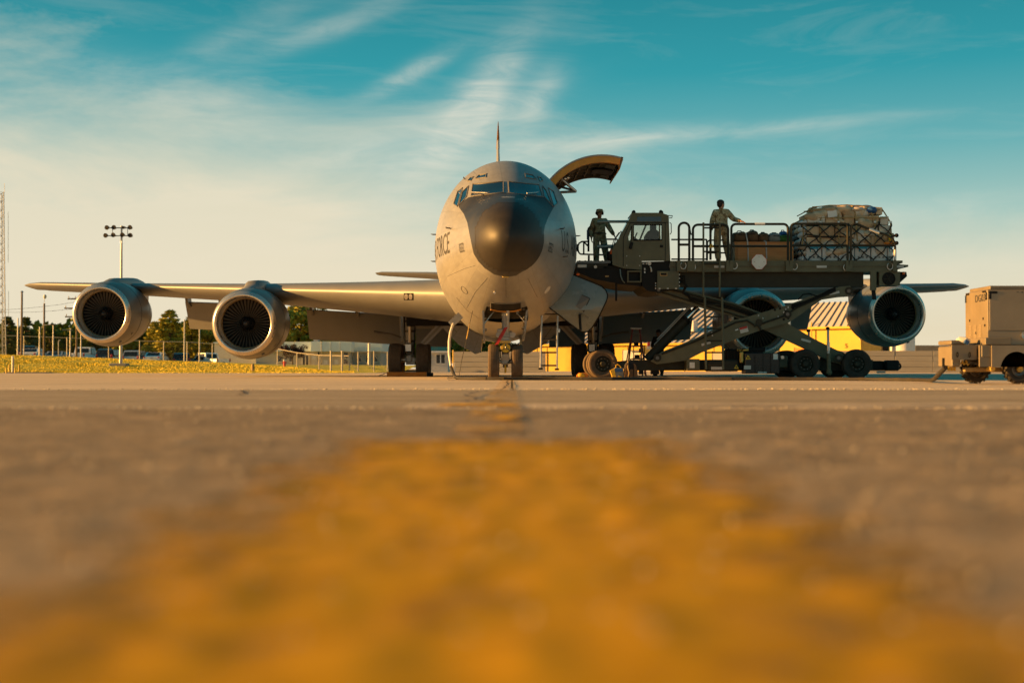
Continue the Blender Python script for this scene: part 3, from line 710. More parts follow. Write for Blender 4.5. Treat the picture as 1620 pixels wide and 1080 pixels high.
# lattice tower
def tower():
    D = 130; t = thing('lattice_tower', 'tall steel lattice radio tower at the left edge', 'tower', (P(2, 560, D).x, D, 1.0))
    cx0 = P(-2, 0, D).x; zt = P(0, 304, D).z; zb = .9
    lev = 20; legs = [[], [], []]
    for i in range(lev + 1):
        k = i / lev; z = zb + (zt - zb) * k; px_r = lerp_t([(0, 16.5), (.25, 14), (.5, 12), (1, 8.6)], k); w = (px_r + 2) / FPX * D * 1.0
        c = V((P(px_r, 0, D).x - w, D + .4, z))
        for j in range(3):
            a = R(-30 + 120 * j); legs[j].append(c + V((math.cos(a), math.sin(a), 0)) * w * 1.12)
    for j in range(3): MB().tube(legs[j], .05, 6).build('leg', 'galvanised', t)
    for i in range(lev):
        m = MB()
        for j in range(3):
            a, b = legs[j], legs[(j + 1) % 3]
            m.cyl(a[i], b[i + 1], .018, n=4); m.cyl(b[i], a[i + 1], .018, n=4); m.cyl(a[i + 1], b[i + 1], .016, n=4)
        m.build('bracing', 'galvanised', t, smooth=0)
    for k, (y0, y1, dx) in enumerate(((290, 304, 7), (335, 415, 13), (460, 500, 13.5))):
        a = P(dx, y1, D); b = P(dx, y0, D); MB().cyl(a, b, .02, n=5).build('antenna', 'white_dull', t)
tower()
# floodlight
def flood():
    D = 88.0; px = 191.2; x = (px - 810) / FPX * D; zb = ground_h(x, D)
    t = thing('floodlight_pole', 'tall floodlight pole with eight lamps rising behind the outer engine', 'floodlight', (x, D, zb))
    zt = P(px, 357, D).z
    MB().cyl((x, D, zb - .1), (x, D, zt), .115, .06, 12).build('shaft', 'galvanised', t)
    MB().box((x - .1, D, zb + .06), (1.15, .9, .22), b=.04).build('concrete_base', 'concrete_wall', t)
    for y in (360.5, 373):
        a = P(166, y, D); b = P(208, y, D); MB().cyl(a, b, .035, n=6).build('cross_arm', 'steel_dark', t)
    MB().cyl(P(178, 360, D), P(178, 373, D), .025, n=6).build('brace', 'steel_dark', t); MB().cyl(P(202, 360, D), P(202, 373, D), .025, n=6).build('brace', 'steel_dark', t)
    for i, (ax, ay) in enumerate(((168.5, 360), (179.5, 359.5), (195, 360), (205, 359.5), (166.5, 372.5), (178.5, 371.5), (193, 371.5), (205.5, 372))):
        p = P(ax, ay, D - .12); rr = .155 if i not in (2,) else .1
        MB().lathe([(0, .0), (0, rr), (.05, rr), (.24, rr * .55), (.30, .05), (.30, 0)], p, (.25, 1, -.12 if i % 2 else .1), 14).build('lamp', 'black', t)
flood()
def bollards():
    D = 79.0; p = P(20, 590, D)
    b = thing('marker_post', 'white capped marker post among yellow bollards', 'post', (p.x, D, .0))
    MB().cyl((p.x, D, -.05), (p.x, D, P(0, 566, D).z), .068, n=10).build('post', 'galvanised', b); MB().cyl((p.x, D, P(0, 566, D).z), (p.x, D, P(0, 563, D).z), .075, n=10).build('cap', 'white_paint', b)
    for i, (px, y, d, w) in enumerate(((10, 582.5, 78.2, 'front left'), (15, 577.5, 80, 'rear left'), (24.3, 582, 78.2, 'front right'), (30.2, 577.5, 80, 'rear right'))):
        q = P(px, y, d); m = MB(); m.cyl((q.x, d, -.05), (q.x, d, q.z), .05, n=10); m.ball((q.x, d, q.z), (.05, .05, .03))
        tag(m.build('bollard', 'yellow_paint', org=(q.x, d, 0)), w + ' yellow bollard around the white capped marker post', 'bollard', 'yellow bollards around the marker post')
    flatm = MB().box((p.x + .9, 79.4, .03), (2.6, 1.6, .06), b=.02); o = flatm.build('gravel_pad', 'bare_earth'); o['kind'] = 'structure'
bollards()
q = P(400, 575.5, 84); m = MB().cyl((q.x, 84, ground_h(q.x, 84) - .05), (q.x, 84, ground_h(q.x, 84) + .42), .1, n=12); m.ball((q.x, 84, ground_h(q.x, 84) + .42), (.1, .1, .06))
tag(m.build('marker_post', 'strap_tan', org=(q.x, 84, ground_h(q.x, 84))), 'short tan marker post on the grass below the inner engine', 'post')
q = P(450, 577, 104); h = thing('fire_hydrant', 'small red hydrant below the dark red tree', 'hydrant', (q.x, 104, ground_h(q.x, 104)))
z0 = ground_h(q.x, 104); MB().cyl((q.x, 104, z0 - .05), (q.x, 104, z0 + .5), .1, .09, 10).build('barrel', 'red_paint', h); MB().ball((q.x, 104, z0 + .5), (.11, .11, .1)).build('bonnet', 'white_dull', h)
MB().cyl((q.x - .17, 104, z0 + .33), (q.x + .17, 104, z0 + .33), .05, n=8).build('outlet', 'red_paint', h)
# ================================================================ OFFICE BUILDING
def office():
    D = 150.0; t = thing('office_building', 'low flat roofed building with pale blue fascia behind the gate', 'building', (P(500, 580, D).x, D, .5))
    MB().pp([(405, 556), (602, 556), (602, 580), (405, 580)], D + .5, D + 14).build('wall', 'block_wall', t)
    MB().pp([(493, 556), (553, 556), (553, 580), (493, 580)], D - 2.5, D + .4).build('wall', 'block_wall', t)
    MB().pp([(405, 540.5), (604, 540.5), (604, 555.5), (405, 555.5)], D - .4, D + 14.5).build('fascia', 'fascia', t)
    MB().pp([(492, 540), (555.5, 540), (555.5, 555.8), (492, 555.8)], D - 3.6, D - .5).build('fascia', 'fascia', t)
    for x in (425, 445, 465): MB().pp([(x, 540.7), (x + .5, 540.7), (x + .5, 555.2), (x, 555.2)], D - .46, D - .4).build('fascia_joint', 'block_wall', t)
    for x in (508, 523, 538): MB().pp([(x, 540.3), (x + .4, 540.3), (x + .4, 555.5), (x, 555.5)], D - 3.66, D - 3.6).build('fascia_joint', 'block_wall', t)
    MB().pp([(496, 535), (503, 535), (503, 540.3), (496, 540.3)], D + 2, D + 3.5).build('chimney', 'block_wall', t)
    for (x0, x1) in ((478.5, 482.5), (484, 488)):
        d = MB().pp([(x0, 562), (x1, 562), (x1, 577), (x0, 577)], D + .40, D + .5).build('door', 'car_glass', t)
    MB().pp([(477.5, 560.5), (489, 560.5), (489, 562), (477.5, 562)], D + .36, D + .5).build('door_frame', 'white_paint', t)
    for x in (477.5, 482.8, 488): MB().pp([(x, 562), (x + 1, 562), (x + 1, 577.5), (x, 577.5)], D + .36, D + .5).build('door_frame', 'white_paint', t)
    for (x0, x1, y0, y1) in ((503, 505, 556.5, 572), (544, 550, 558, 575)):
        w = MB().pp([(x0, y0), (x1, y0), (x1, y1), (x0, y1)], D - 2.58, D - 2.5).build('window', 'car_glass', t)
        MB().pp([(x0 - .6, y1 * .5 + y0 * .5), (x1 + .6, y1 * .5 + y0 * .5), (x1 + .6, y1 * .5 + y0 * .5 + 1), (x0 - .6, y1 * .5 + y0 * .5 + 1)], D - 2.63, D - 2.58).build('glazing_bar', 'white_paint', w)
    for x0 in (440, 458, 566, 580, 592):
        w = MB().pp([(x0, 563), (x0 + 5, 563), (x0 + 5, 572), (x0, 572)], D + .42, D + .5).build('window', 'car_glass', t)
        MB().pp([(x0 - .5, 572), (x0 + 5.5, 572), (x0 + 5.5, 573), (x0 - .5, 573)], D + .36, D + .5).build('sill', 'white_paint', w)
office()
b = thing('white_shed', 'plain white shed wall beside the inner engine', 'building', (P(345, 566, 158).x, 158, .7))
MB().pp([(339, 543), (425, 543), (425, 575), (339, 575)], 158, 164).build('wall', 'white_dull', b); MB().pp([(337.5, 541), (426, 541), (426, 543.2), (337.5, 543.2)], 157.6, 164.4).build('roof', 'fascia', b)
for i, (px_, y_) in enumerate(((496.5, 574.5),)):
    p = P(px_, y_, 128); z0 = ground_h(p.x, 128)
    s = thing('notice_board', 'white notice board on the lawn before the office building', 'sign', (p.x, 128, z0)); MB().box((p.x, 128, z0 + .75), (.42, .03, .36)).build('panel', 'white_dull', s); MB().cyl((p.x, 128.04, z0 - .05), (p.x, 128.04, z0 + .9), .025, n=6).build('post', 'fence_steel', s)
# guard booth
def booth():
    D = 86.0; t = thing('guard_booth', 'small white guard booth with green metal roof behind the left main wheels', 'booth', (P(690, 588, D).x, D, 0))
    dep = 2.6
    MB().pp([(674, 555.5), (708.5, 555.5), (708.5, 588.5), (674, 588.5)], D, D + dep).build('wall', 'white_dull', t)
    a, b = P(671.5, 555.5, D - .35), P(710.5, 555.5, D - .35); rz_ = P(0, 543, D).z; cx, cy = (a.x + b.x) / 2, D + dep / 2
    vs = [a, b, V((b.x, D + dep + .35, b.z)), V((a.x, D + dep + .35, a.z)), V((cx - .55, cy, rz_)), V((cx + .55, cy, rz_))]
    rf = MB().add(vs, [(0, 1, 5, 4), (1, 2, 5), (2, 3, 4, 5), (3, 0, 4), (0, 3, 2, 1)]).build('roof', 'roof_green', t, smooth=0)
    for i in range(9):
        k = (i + .5) / 9; e = a.lerp(b, k); r_ = V((cx - .55 + 1.1 * k, cy, rz_)); MB().cyl(e + V((0, 0, .02)), r_ + V((0, 0, .02)), .018, n=4).build('roof_seam', 'roof_green', rf)
    MB().cyl((cx - .15, cy, rz_ - .1), (cx - .15, cy, rz_ + .3), .07, n=8).build('vent', 'gold_paint', rf)
    MB().box(((a.x + b.x) / 2, D - .34, a.z - .04), (b.x - a.x, .05, .12)).build('gutter', 'white_paint', t)
    for (x0, x1) in ((689.5, 704.5), (677, 683.5)):
        w = MB().pp([(x0, 559.7), (x1, 559.7), (x1, 575.7), (x0, 575.7)], D - .05, D).build('window_frame', 'white_paint', t)
        n = 2 if x1 - x0 > 10 else 1
        for i in range(n):
            u0 = x0 + (x1 - x0) * i / n + .8; u1 = x0 + (x1 - x0) * (i + 1) / n - .8
            MB().pp([(u0, 560.8), (u1, 560.8), (u1, 574.6), (u0, 574.6)], D - .056, D - .05).build('pane', 'car_glass', w)
booth()
q = P(717, 586, 84)
b = thing('wooden_post', 'short wooden post between the guard booth and concrete wall', 'post', (q.x, 84, 0))
MB().cyl((q.x, 84, -.05), (q.x, 84, P(0, 553.5, 84).z), .045, n=8).build('shaft', 'gold_paint', b); MB().cyl((q.x + .06, 84, -.05), (q.x + .06, 84, P(0, 579, 84).z), .05, n=8).build('base', 'white_dull', b)
# concrete wall
def blast_wall(label, A, B, zt, seed):
    d = (B - A); d.z = 0; Ln = d.length; d.normalize(); nrm = V((d.y, -d.x, 0))
    t = thing('concrete_wall', label, 'wall', (A.x, A.y, 0))
    n = max(2, int(Ln / 2.6)); ang = math.atan2(d.y, d.x); rm = rotz(ang); rnd = random.Random(seed)
    for i in range(n):
        for r_ in range(4):
            c = A + d * ((i + .5) * Ln / n) - nrm * (.12 + rnd.uniform(-.012, .012)); c.z = zt * (r_ + .5) / 4
            MB().box(c, (Ln / n - .03, .24, zt / 4 - .016), rm, b=.012).build('wall_panel', 'concrete_wall', t, smooth=0)
    c = A + d * (Ln / 2) - nrm * .14; c.z = zt / 2 - .03
    MB().box(c, (Ln - .06, .1, zt - .06), rm).build('wall_core', 'block_wall', t, smooth=0)
blast_wall('low grey concrete wall seen on both sides of the nose wheels', P(718, 588, 94.5), P(863, 588, 93.6), 1.5, 2)
blast_wall('low grey concrete wall running from the loader hitch to the right edge', P(1180, 588, 97.5), P(1720, 588, 94.5), 1.58, 3)
# yellow buildings
def yellow(name, label, px0, D0, px1, D1, ze, zr, run, wins, hip=0.0):
    A = P(px0, 583, D0); B = P(px1, 583, D1); A.z = B.z = 0; d = (B - A); Ln = d.length; d.normalize(); up = V((-d.y, d.x, 0))
    t = thing(name, label, 'building', (A.x, A.y, 0)); rm = rotz(math.atan2(d.y, d.x)); Z = V((0, 0, 1))
    c = A + d * (Ln / 2) + up * run; c.z = ze / 2
    MB().box(c, (Ln, run * 2, ze), rm).build('wall', 'yellow_wall', t, smooth=0)
    e0 = A - up * .35 - d * .3 + Z * (ze - .02); e1 = B - up * .35 + d * .3 + Z * (ze - .02); r0 = A + up * run - d * .3 * (1 - hip) + d * run * .8 * hip + Z * zr; r1 = B + up * run + d * .3 * (1 - hip) - d * run * .8 * hip + Z * zr
    f0 = e0 + up * (2 * run + .7); f1 = e1 + up * (2 * run + .7)
    rf = MB().add([e0, e1, r1, r0, f0, f1], [(0, 1, 2, 3), (4, 3, 2, 5), (0, 3, 4), (1, 5, 2), (0, 4, 5, 1)]).build('roof', 'roof_metal', t, smooth=0)
    k = int(Ln / .62)
    for i in range(k + 1):
        u = i / k; a = e0.lerp(e1, u); b2 = r0.lerp(r1, u); dd = (b2 - a); cc = (a + b2) / 2 + Z * .03
        x_ = dd.normalized(); yv = x_.cross(V((0, 0, 1))).normalized(); zv = x_.cross(yv); mm = Matrix((x_, yv, zv)).transposed()
        MB().box(cc, (dd.length, .07, .09), mm).build('roof_seam', 'roof_seam', rf, smooth=0)
    MB().box((e0 + e1) / 2 - Z * .06, ((e1 - e0).length, .12, .2), rm).build('gutter', 'yellow_paint', t, smooth=0)
    for (u, w, z0, z1, mm) in wins:
        c = A + d * (Ln * u) - up * .03; c.z = (z0 + z1) / 2
        wn = MB().box(c, (w, .08, z1 - z0), rm).build('door' if z0 < .1 else 'window', mm, t, smooth=0)
        for s_ in (-1, 1): MB().box(c + d * s_ * (w / 2 + .04) - up * .02, (.08, .12, z1 - z0 + .1), rm).build('frame', 'gold_paint', wn, smooth=0)
    for i in range(1, int(Ln / 3)):
        c = A + d * (i * 3.0) - up * .02; c.z = ze / 2; MB().box(c, (.08, .06, ze - .02), rm).build('wall_rib', 'yellow_wall', t, smooth=0)
    return t, A, d, up, rm
yb = yellow('yellow_building', 'long yellow building with ribbed metal roof behind the nose and main wheels', 824, 136, 1196, 124, 2.75, 6.6, 12,
       [(.10, .9, 0.02, 2.0, 'gold_paint'), (.50, 2.2, .9, 2.1, 'white_dull'), (.555, 1.2, .02, 2.0, 'white_dull'), (.86, 1.6, .02, 1.9, 'block_wall'), (.93, 1.3, .3, 1.9, 'white_dull'), (.97, .8, .3, 1.9, 'car_glass')])
t, A, d, up, rm = yb
for u, ht in ((.075, 2.6), (.30, 1.9)):
    c = A + d * ((B_ := 22.3) * u) - up * .15; MB().cyl(c, c + V((0, 0, ht)), .04, n=6).build('drain_pipe', 'gold_paint', t)
c = A + d * 17.2 + up * 3.4; MB().box((c.x, c.y, 4.5), (1.5, 1.2, 1.1), rm, b=.03).build('roof_unit', 'white_paint', t)
yb2 = yellow('yellow_building', 'second yellow building with slanted metal roof marked 5 beside the outer right engine', 1234, 118.5, 1362, 113.8, 3.95, 6.3, 3.4, [(.25, 1.0, .02, 2.1, 'orange_paint')], .3)
t, A, d, up, rm = yb2
c = A + d * 6.35 - up * .06 + V((0, 0, 2.25)); Mx = Matrix.Translation(c) @ (rm.to_4x4()) @ Matrix.Rotation(R(90), 4, 'X')
text_on('numeral', '5', .55, Mx, 'black', t, .004)
c = A + d * 3.2 - up * .25; MB().cyl(c, c + V((0, 0, 4.4)), .05, n=6).build('drain_pipe', 'gold_paint', t)
b = thing('yellow_annex', 'pale yellow low annex wall right of the building marked 5', 'building', (P(1385, 586, 114).x, 114, 0))
MB().pp([(1361, 537), (1404, 537), (1404, 587), (1361, 587)], 114, 120).build('wall', 'gold_paint', b); MB().pp([(1360, 535.6), (1405, 535.6), (1405, 537.2), (1360, 537.2)], 113.7, 120.3).build('roof', 'roof_metal', b)
q = P(1428, 586, 108); tk = thing('storage_tank', 'white upright tank behind the outer right engine', 'tank', (q.x, 108, 0))
MB().cyl((q.x, 108, 0), (q.x, 108, P(0, 533, 108).z), 1.0, n=28).build('shell', 'white_paint', tk); MB().lathe([(0, 1.0), (.12, .8), (.2, .4), (.22, 0)], (q.x, 108, P(0, 533, 108).z), (0, 0, 1), 28).build('dome', 'white_paint', tk)
MB().box((q.x - 1.6, 107.5, 1.6), (.5, .4, 3.2)).build('pipe_stand', 'black', tk)
o = MB().pp([(1448, 546), (1700, 547), (1700, 590), (1448, 590)], 260, 275).build('earth_bank', 'bare_earth'); o['kind'] = 'structure'
# ================================================================ TANKER AIRCRAFT
YAW = .017
AC = thing('tanker_aircraft', 'large grey four engine military jet parked nose on with black nose', 'aircraft', (-.06, 28, 0), YAW)
ACI = INV[AC]
def A_(px, py, D): return ACI @ P(px, py, D)
def skinmat():
    m = mat('aircraft_skin', (.250, .252, .248), .34, var=.05, sc=.7, spec=.55); nt = m.node_tree; N = nt.nodes.new; L = nt.links.new
    b = nt.nodes['Principled BSDF']; src = b.inputs['Base Color'].links[0].from_socket; tc = N('ShaderNodeTexCoord'); sp = N('ShaderNodeSeparateXYZ'); L(tc.outputs['Object'], sp.inputs[0])
    def mth(op, a, bb):
        k = N('ShaderNodeMath'); k.operation = op
        for i, x in enumerate((a, bb)):
            if isinstance(x, (int, float)): k.inputs[i].default_value = x
            else: L(x, k.inputs[i])
        return k.outputs[0]
    ang = mth('MULTIPLY', mth('ARCTAN2', sp.outputs[0], mth('SUBTRACT', sp.outputs[2], 3.35)), 1.85)
    cb = N('ShaderNodeCombineXYZ'); L(mth('ADD', sp.outputs[1], .35), cb.inputs[0]); L(mth('ADD', ang, 20.0), cb.inputs[1])
    br = N('ShaderNodeTexBrick'); br.offset = .5; br.inputs['Scale'].default_value = 1; br.inputs['Brick Width'].default_value = 1.27; br.inputs['Row Height'].default_value = .62
    br.inputs['Mortar Size'].default_value = .0045; br.inputs['Mortar Smooth'].default_value = .3; br.inputs['Color1'].default_value = (.90, .90, .91, 1); br.inputs['Color2'].default_value = (1.04, 1.03, 1.02, 1); br.inputs['Mortar'].default_value = (.55, .54, .52, 1); L(cb.outputs[0], br.inputs[0])
    n = N('ShaderNodeTexNoise'); mp = N('ShaderNodeMapping'); mp.inputs['Scale'].default_value = (9, .8, 9); L(tc.outputs['Object'], mp.inputs[0]); L(mp.outputs[0], n.inputs[0]); n.inputs['Scale'].default_value = 1.2; n.inputs['Detail'].default_value = 7
    r = N('ShaderNodeValToRGB'); r.color_ramp.elements[0].position = .35; r.color_ramp.elements[0].color = (.90, .89, .88, 1); r.color_ramp.elements[1].position = .65; r.color_ramp.elements[1].color = (1.03, 1.03, 1.03, 1); L(n.outputs[0], r.inputs[0])
    mu = N('ShaderNodeMix'); mu.data_type = 'RGBA'; mu.blend_type = 'MULTIPLY'; mu.inputs[0].default_value = 1; L(src, mu.inputs[6]); L(r.outputs[0], mu.inputs[7])
    k = N('ShaderNodeMix'); k.data_type = 'RGBA'; k.blend_type = 'MULTIPLY'; k.inputs[0].default_value = 1; L(mu.outputs[2], k.inputs[6]); L(br.outputs['Color'], k.inputs[7])
    L(k.outputs[2], b.inputs['Base Color'])
skinmat()
mat('wing_skin', (.175, .178, .178), .42, var=.09, sc=.6, spec=.55, stretch=(2.5, .5, 2))
mat('hatch_paint', (.22, .25, .24), .27, var=.06, sc=1.5, spec=.6)
mat('radome_black', (.024, .020, .016), .52, var=.3, sc=2.2, spec=.4)
mat('antiglare', (.022, .022, .024), .45, var=.25, sc=3)
mat('nacelle', (.115, .120, .115), .34, var=.12, sc=1.4, spec=.5)
mat('inlet_lip', (.66, .60, .52), .28, .8, var=.10, sc=3)
mat('inlet_liner', (.40, .36, .30), .5, var=.1, sc=3)
mat('fan_metal', (.095, .08, .062), .42, .3, var=.2, sc=6)
mat('ring_gold', (.40, .29, .15), .4, .6, var=.15)
mat('window_seal', (.15, .145, .135), .5, var=.1)
mat('cockpit_glass', (.008, .014, .018), .04, var=.05, spec=1.0, coat=1.0)
mat('lettering_black', (.035, .035, .035), .6, var=.1)
mat('well_grey', (.16, .15, .125), .7, var=.35, sc=5)
mat('primer_orange', (.60, .25, .03), .6, var=.2, sc=4)
mat('door_lining', (.20, .155, .095), .75, var=.4, sc=9, bump=.02, bsc=14)
ST = [  # s, half width, z of max width, z top, z bottom
    (0, .0, 3.10, 3.10, 3.10), (.035, .17, 3.10, 3.27, 2.93), (.12, .31, 3.10, 3.42, 2.80), (.30, .475, 3.12, 3.62, 2.65), (.6, .64, 3.14, 3.83, 2.50),
    (1.0, .79, 3.17, 4.00, 2.36), (1.4, .91, 3.2, 4.12, 2.25), (2.0, 1.09, 3.24, 4.25, 2.10), (2.45, 1.22, 3.27, 4.36, 1.99), (3.2, 1.42, 3.31, 4.83, 1.84),
    (3.8, 1.57, 3.34, 5.14, 1.73), (4.5, 1.70, 3.37, 5.41, 1.62), (5.2, 1.79, 3.39, 5.54, 1.53), (6.2, 1.85, 3.4, 5.60, 1.44), (7.6, 1.88, 3.4, 5.62, 1.36), (10, 1.88, 3.4, 5.62, 1.31),
    (24, 1.88, 3.4, 5.62, 1.31), (28, 1.80, 3.45, 5.60, 1.62), (32, 1.52, 3.65, 5.52, 2.2), (36, 1.05, 3.95, 5.38, 2.95), (39, .55, 4.25, 5.2, 3.6), (40.2, .12, 4.5, 4.7, 4.3)]
def sec(s):
    if s <= 0: return ST[0][1:]
    for i in range(len(ST) - 1):
        if s <= ST[i + 1][0]:
            a, b = ST[i], ST[i + 1]; p0 = ST[i - 1] if i else a; p3 = ST[i + 2] if i + 2 < len(ST) else b; t = (s - a[0]) / (b[0] - a[0]); out = []
            for k in range(1, 5):
                ma = (b[k] - p0[k]) / (b[0] - p0[0]) * (b[0] - a[0]) if i else (b[k] - a[k]) * 1.6
                mb = (p3[k] - a[k]) / (p3[0] - a[0]) * (b[0] - a[0])
                dl = b[k] - a[k]
                if dl == 0: ma = mb = 0
                else: ma = max(min(ma / dl, 2.6), 0) * dl; mb = max(min(mb / dl, 2.6), 0) * dl
                t2, t3 = t * t, t * t * t
                out.append((2 * t3 - 3 * t2 + 1) * a[k] + (t3 - 2 * t2 + t) * ma + (-2 * t3 + 3 * t2) * b[k] + (t3 - t2) * mb)
            return out
    return ST[-1][1:]
def fpt(s, th, inset=0.0):
    w, zc, zt, zb = sec(s); c, sn = math.cos(th), math.sin(th)
    e = 2.0 if sn >= 0 else 2.0 + .28 * min(1, s / 4)
    k = (abs(c) ** e + abs(sn) ** e) ** (-1 / e)
    w = max(.001, w - inset); hh = max(.001, ((zt - zc) if sn >= 0 else (zc - zb)) - inset)
    return V((w * c * k, s, zc + hh * sn * k))
SS = [0, .012, .035, .07, .12, .2, .3, .42, .55, .7, .85, 1.0, 1.15, 1.3] + [1.3 + .14 * i for i in range(1, 40)] + [6.76 + .385 * i for i in range(1, 13)] + [12 + i for i in range(1, 29)] + [40.2]
NT = 120
W0, W1 = 3.78, 5.9          # nose wheel bay
C0, C1 = 8.3, 11.4          # cargo door
def fuselage():
    vs = [fpt(s, 2 * math.pi * k / NT) for s in SS for k in range(NT)]; fs = []; ra = []; full = []
    for i in range(len(SS) - 1):
        sm = (SS[i] + SS[i + 1]) / 2
        for k in range(NT):
            f = (i * NT + k, i * NT + (k + 1) % NT, (i + 1) * NT + (k + 1) % NT, (i + 1) * NT + k); th = (k + .5) * 360 / NT; full.append(f)
            if sm < 1.0: ra.append(f); continue
            if W0 < sm < W1 and abs(th - 270) < 18: continue
            if C0 < sm < C1 and (th < 54 or th > 354): continue
            fs.append(f)
    fs.append(tuple((len(SS) - 1) * NT + k for k in range(NT)))
    fu = MB().add(vs, fs).build('fuselage', 'aircraft_skin', AC, local=True, smooth=60)
    rd = MB().add([v for v in vs[:12 * NT]], [f for f in ra if max(f) < 12 * NT]).build('radome', 'radome_black', AC, local=True, smooth=60)
    rd['label'] = 'black dome at the tip of the nose'
    bv = BVHTree.FromPolygons([tuple(v) for v in vs], full)
    # bay and hold linings
    b = MB(); x = .54; zt = 2.55
    pts = [(-x, W0 - .05), (x, W0 - .05), (x, W1 + .05), (-x, W1 + .05)]
    b.add([(p[0], p[1], 1.82 if p[1] < 4.5 else 1.56) for p in pts] + [(p[0], p[1], zt) for p in pts], [(0, 1, 5, 4), (1, 2, 6, 5), (2, 3, 7, 6), (3, 0, 4, 7), (4, 5, 6, 7)])
    for k in range(5): b.box((0, W0 + .3 + .36 * k, zt - .03), (.86, .05, .08)); b.box((-.42, W0 + .3 + .36 * k, 2.1), (.05, .05, .8)); b.box((.42, W0 + .3 + .36 * k, 2.1), (.05, .05, .8))
    b.build('wheel_bay', 'well_grey', fu, local=True, fix=False)
    ss = [C0 - .5 + .4 * i for i in range(11)]; n = 24
    hv = [fpt(s, R(-40 + 130 * k / n), .12) for s in ss for k in range(n + 1)]
    hv2 = [V((-1.5, v.y, v.z)) for v in hv]
    MB().add(hv, [(i * (n + 1) + k, i * (n + 1) + k + 1, (i + 1) * (n + 1) + k + 1, (i + 1) * (n + 1) + k) for i in range(10) for k in range(n) if not (ss[i] > C0 - .2 and ss[i + 1] < C1 + .2 and k < n * .72 and k > 7)]).build('hold_lining', 'well_grey', fu, local=True, fix=False)
    MB().add([(-1.6, C0 - .5, 3.1), (1.7, C0 - .5, 3.1), (1.7, C1 + .5, 3.1), (-1.6, C1 + .5, 3.1)], [(0, 1, 2, 3)]).build('hold_floor', 'steel_dark', fu, local=True, fix=False)
    return fu, rd, bv
FU, RD, BV = fuselage()
CL = ACI @ V((0, 0, HC))
def hit(px, py, bv=None, off=0.0):
    q = A_(px, py, 40); p, n, i, d = (bv or BV).ray_cast(CL, (q - CL).normalized())
    if p is None: return None
    if n.dot(q - CL) > 0: n = -n
    return p + n * off
def decal_mesh(name, poly, off, m, bv=None, step=4.0, holes=None, skirt=.0):
    pts = []; 
    for (a, b) in zip(poly, poly[1:] + poly[:1]):
        n = max(1, int(math.dist(a, b) / step)); pts += [(a[0] + (b[0] - a[0]) * k / n, a[1] + (b[1] - a[1]) * k / n) for k in range(n)]
    no = len(pts); xs = [p[0] for p in pts]; ys = [p[1] for p in pts]
    def inside(x, y):
        c = False
        for (a, b) in zip(poly, poly[1:] + poly[:1]):
            if (a[1] > y) != (b[1] > y) and x < (b[0] - a[0]) * (y - a[1]) / (b[1] - a[1]) + a[0]: c = not c
        return c
    y = min(ys) + step * .5; extra = []
    while y < max(ys):
        x = min(xs) + step * .5
        while x < max(xs):
            if inside(x, y) and min(math.dist((x, y), p) for p in pts) > step * .45: extra.append((x, y))
            x += step
        y += step
    r = delaunay_2d_cdt([V(p) for p in pts + extra], [], [list(range(no))], 1, 1e-4)
    vs = [hit(v.x, v.y, bv, off) for v in r[0]]
    fs = [f for f in r[2] if all(vs[i] is not None for i in f) and not (name == 'anti_glare_panel' and all(vs[i].y < .97 for i in f))]
    vs = [v if v is not None else V((0, 0, 0)) for v in vs]
    return MB().add(vs, [list(f) for f in fs])
def decal(name, poly, off, m, parent, bv=None, step=4.0, smooth=60):
    return decal_mesh(name, poly, off, m, bv, step).build(name, m, parent, local=True, smooth=smooth, fix=True)
def outline(poly, off, r, bv=None, step=3.0):
    pts = []
    for (a, b) in zip(poly, poly[1:] + poly[:1]):
        n = max(1, int(math.dist(a, b) / step)); pts += [(a[0] + (b[0] - a[0]) * k / n, a[1] + (b[1] - a[1]) * k / n) for k in range(n)]
    q = [hit(x, y, bv, off) for x, y in pts]
    return MB().tube([p for p in q if p is not None], r, 5, closed=True)
# anti-glare panel round the radome, up to the windscreen
lft = [(741.5, 312.5), (733, 318), (725.5, 327), (733.5, 338), (739.5, 352), (743.5, 373), (749.5, 401), (757, 413.5), (767, 424), (782, 434), (800, 438)]
rgt = [(816, 436), (830, 427), (842, 414.5), (850.5, 400), (857.5, 380), (862, 357), (867.5, 343), (876, 328), (869, 318), (861, 312)]
ag = lft + rgt + [(840, 308), (800, 305), (760, 308.5)]
ago = decal('anti_glare_panel', ag, .004, 'antiglare', FU, step=3.5); ago['label'] = 'dull black panel between the nose dome and windscreen'
# cockpit windows: recessed panes in raised seals
wins = [[(748, 291.5), (796.5, 287.5), (796.5, 304.8), (745.5, 310.5)], [(804.3, 287.5), (852.5, 292.5), (858, 311.5), (805.5, 305.5)],
        [(741.5, 294.5), (732, 303.5), (726.2, 325.5), (738, 312)], [(732, 297.2), (724.5, 303), (717.8, 323), (724, 327)],
        [(857.8, 294.5), (863.8, 301.5), (874.5, 327), (860.5, 311)], [(867, 297.2), (875, 303), (881.8, 322), (876, 327)],
        [(758.5, 277), (769.5, 275), (768.5, 281), (751.5, 283.5)], [(830.5, 275), (842.5, 277.3), (848.5, 284), (831.5, 281)],
        [(750, 279.3), (744.5, 281), (740, 287), (745, 286.5)], [(850.5, 280), (855.5, 281.5), (858.5, 286.5), (854, 287)]]
for w in wins:
    pane = decal('cockpit_window', w, .003, 'cockpit_glass', FU, step=5)
    outline(w, .006, .014, step=5).build('window_seal', 'window_seal', pane, local=True)
def wiper(a, b):
    p, q = hit(*a, off=.03), hit(*b, off=.035); MB().cyl(p, q, .012, n=6).build('wiper', 'steel', FU, local=True)
wiper((747, 305.5), (772, 307)); wiper((762, 309.5), (775, 306)); wiper((833, 307.5), (850, 306))
for s_, x_ in ((1.9, -.1), (1.9, .1)): pass
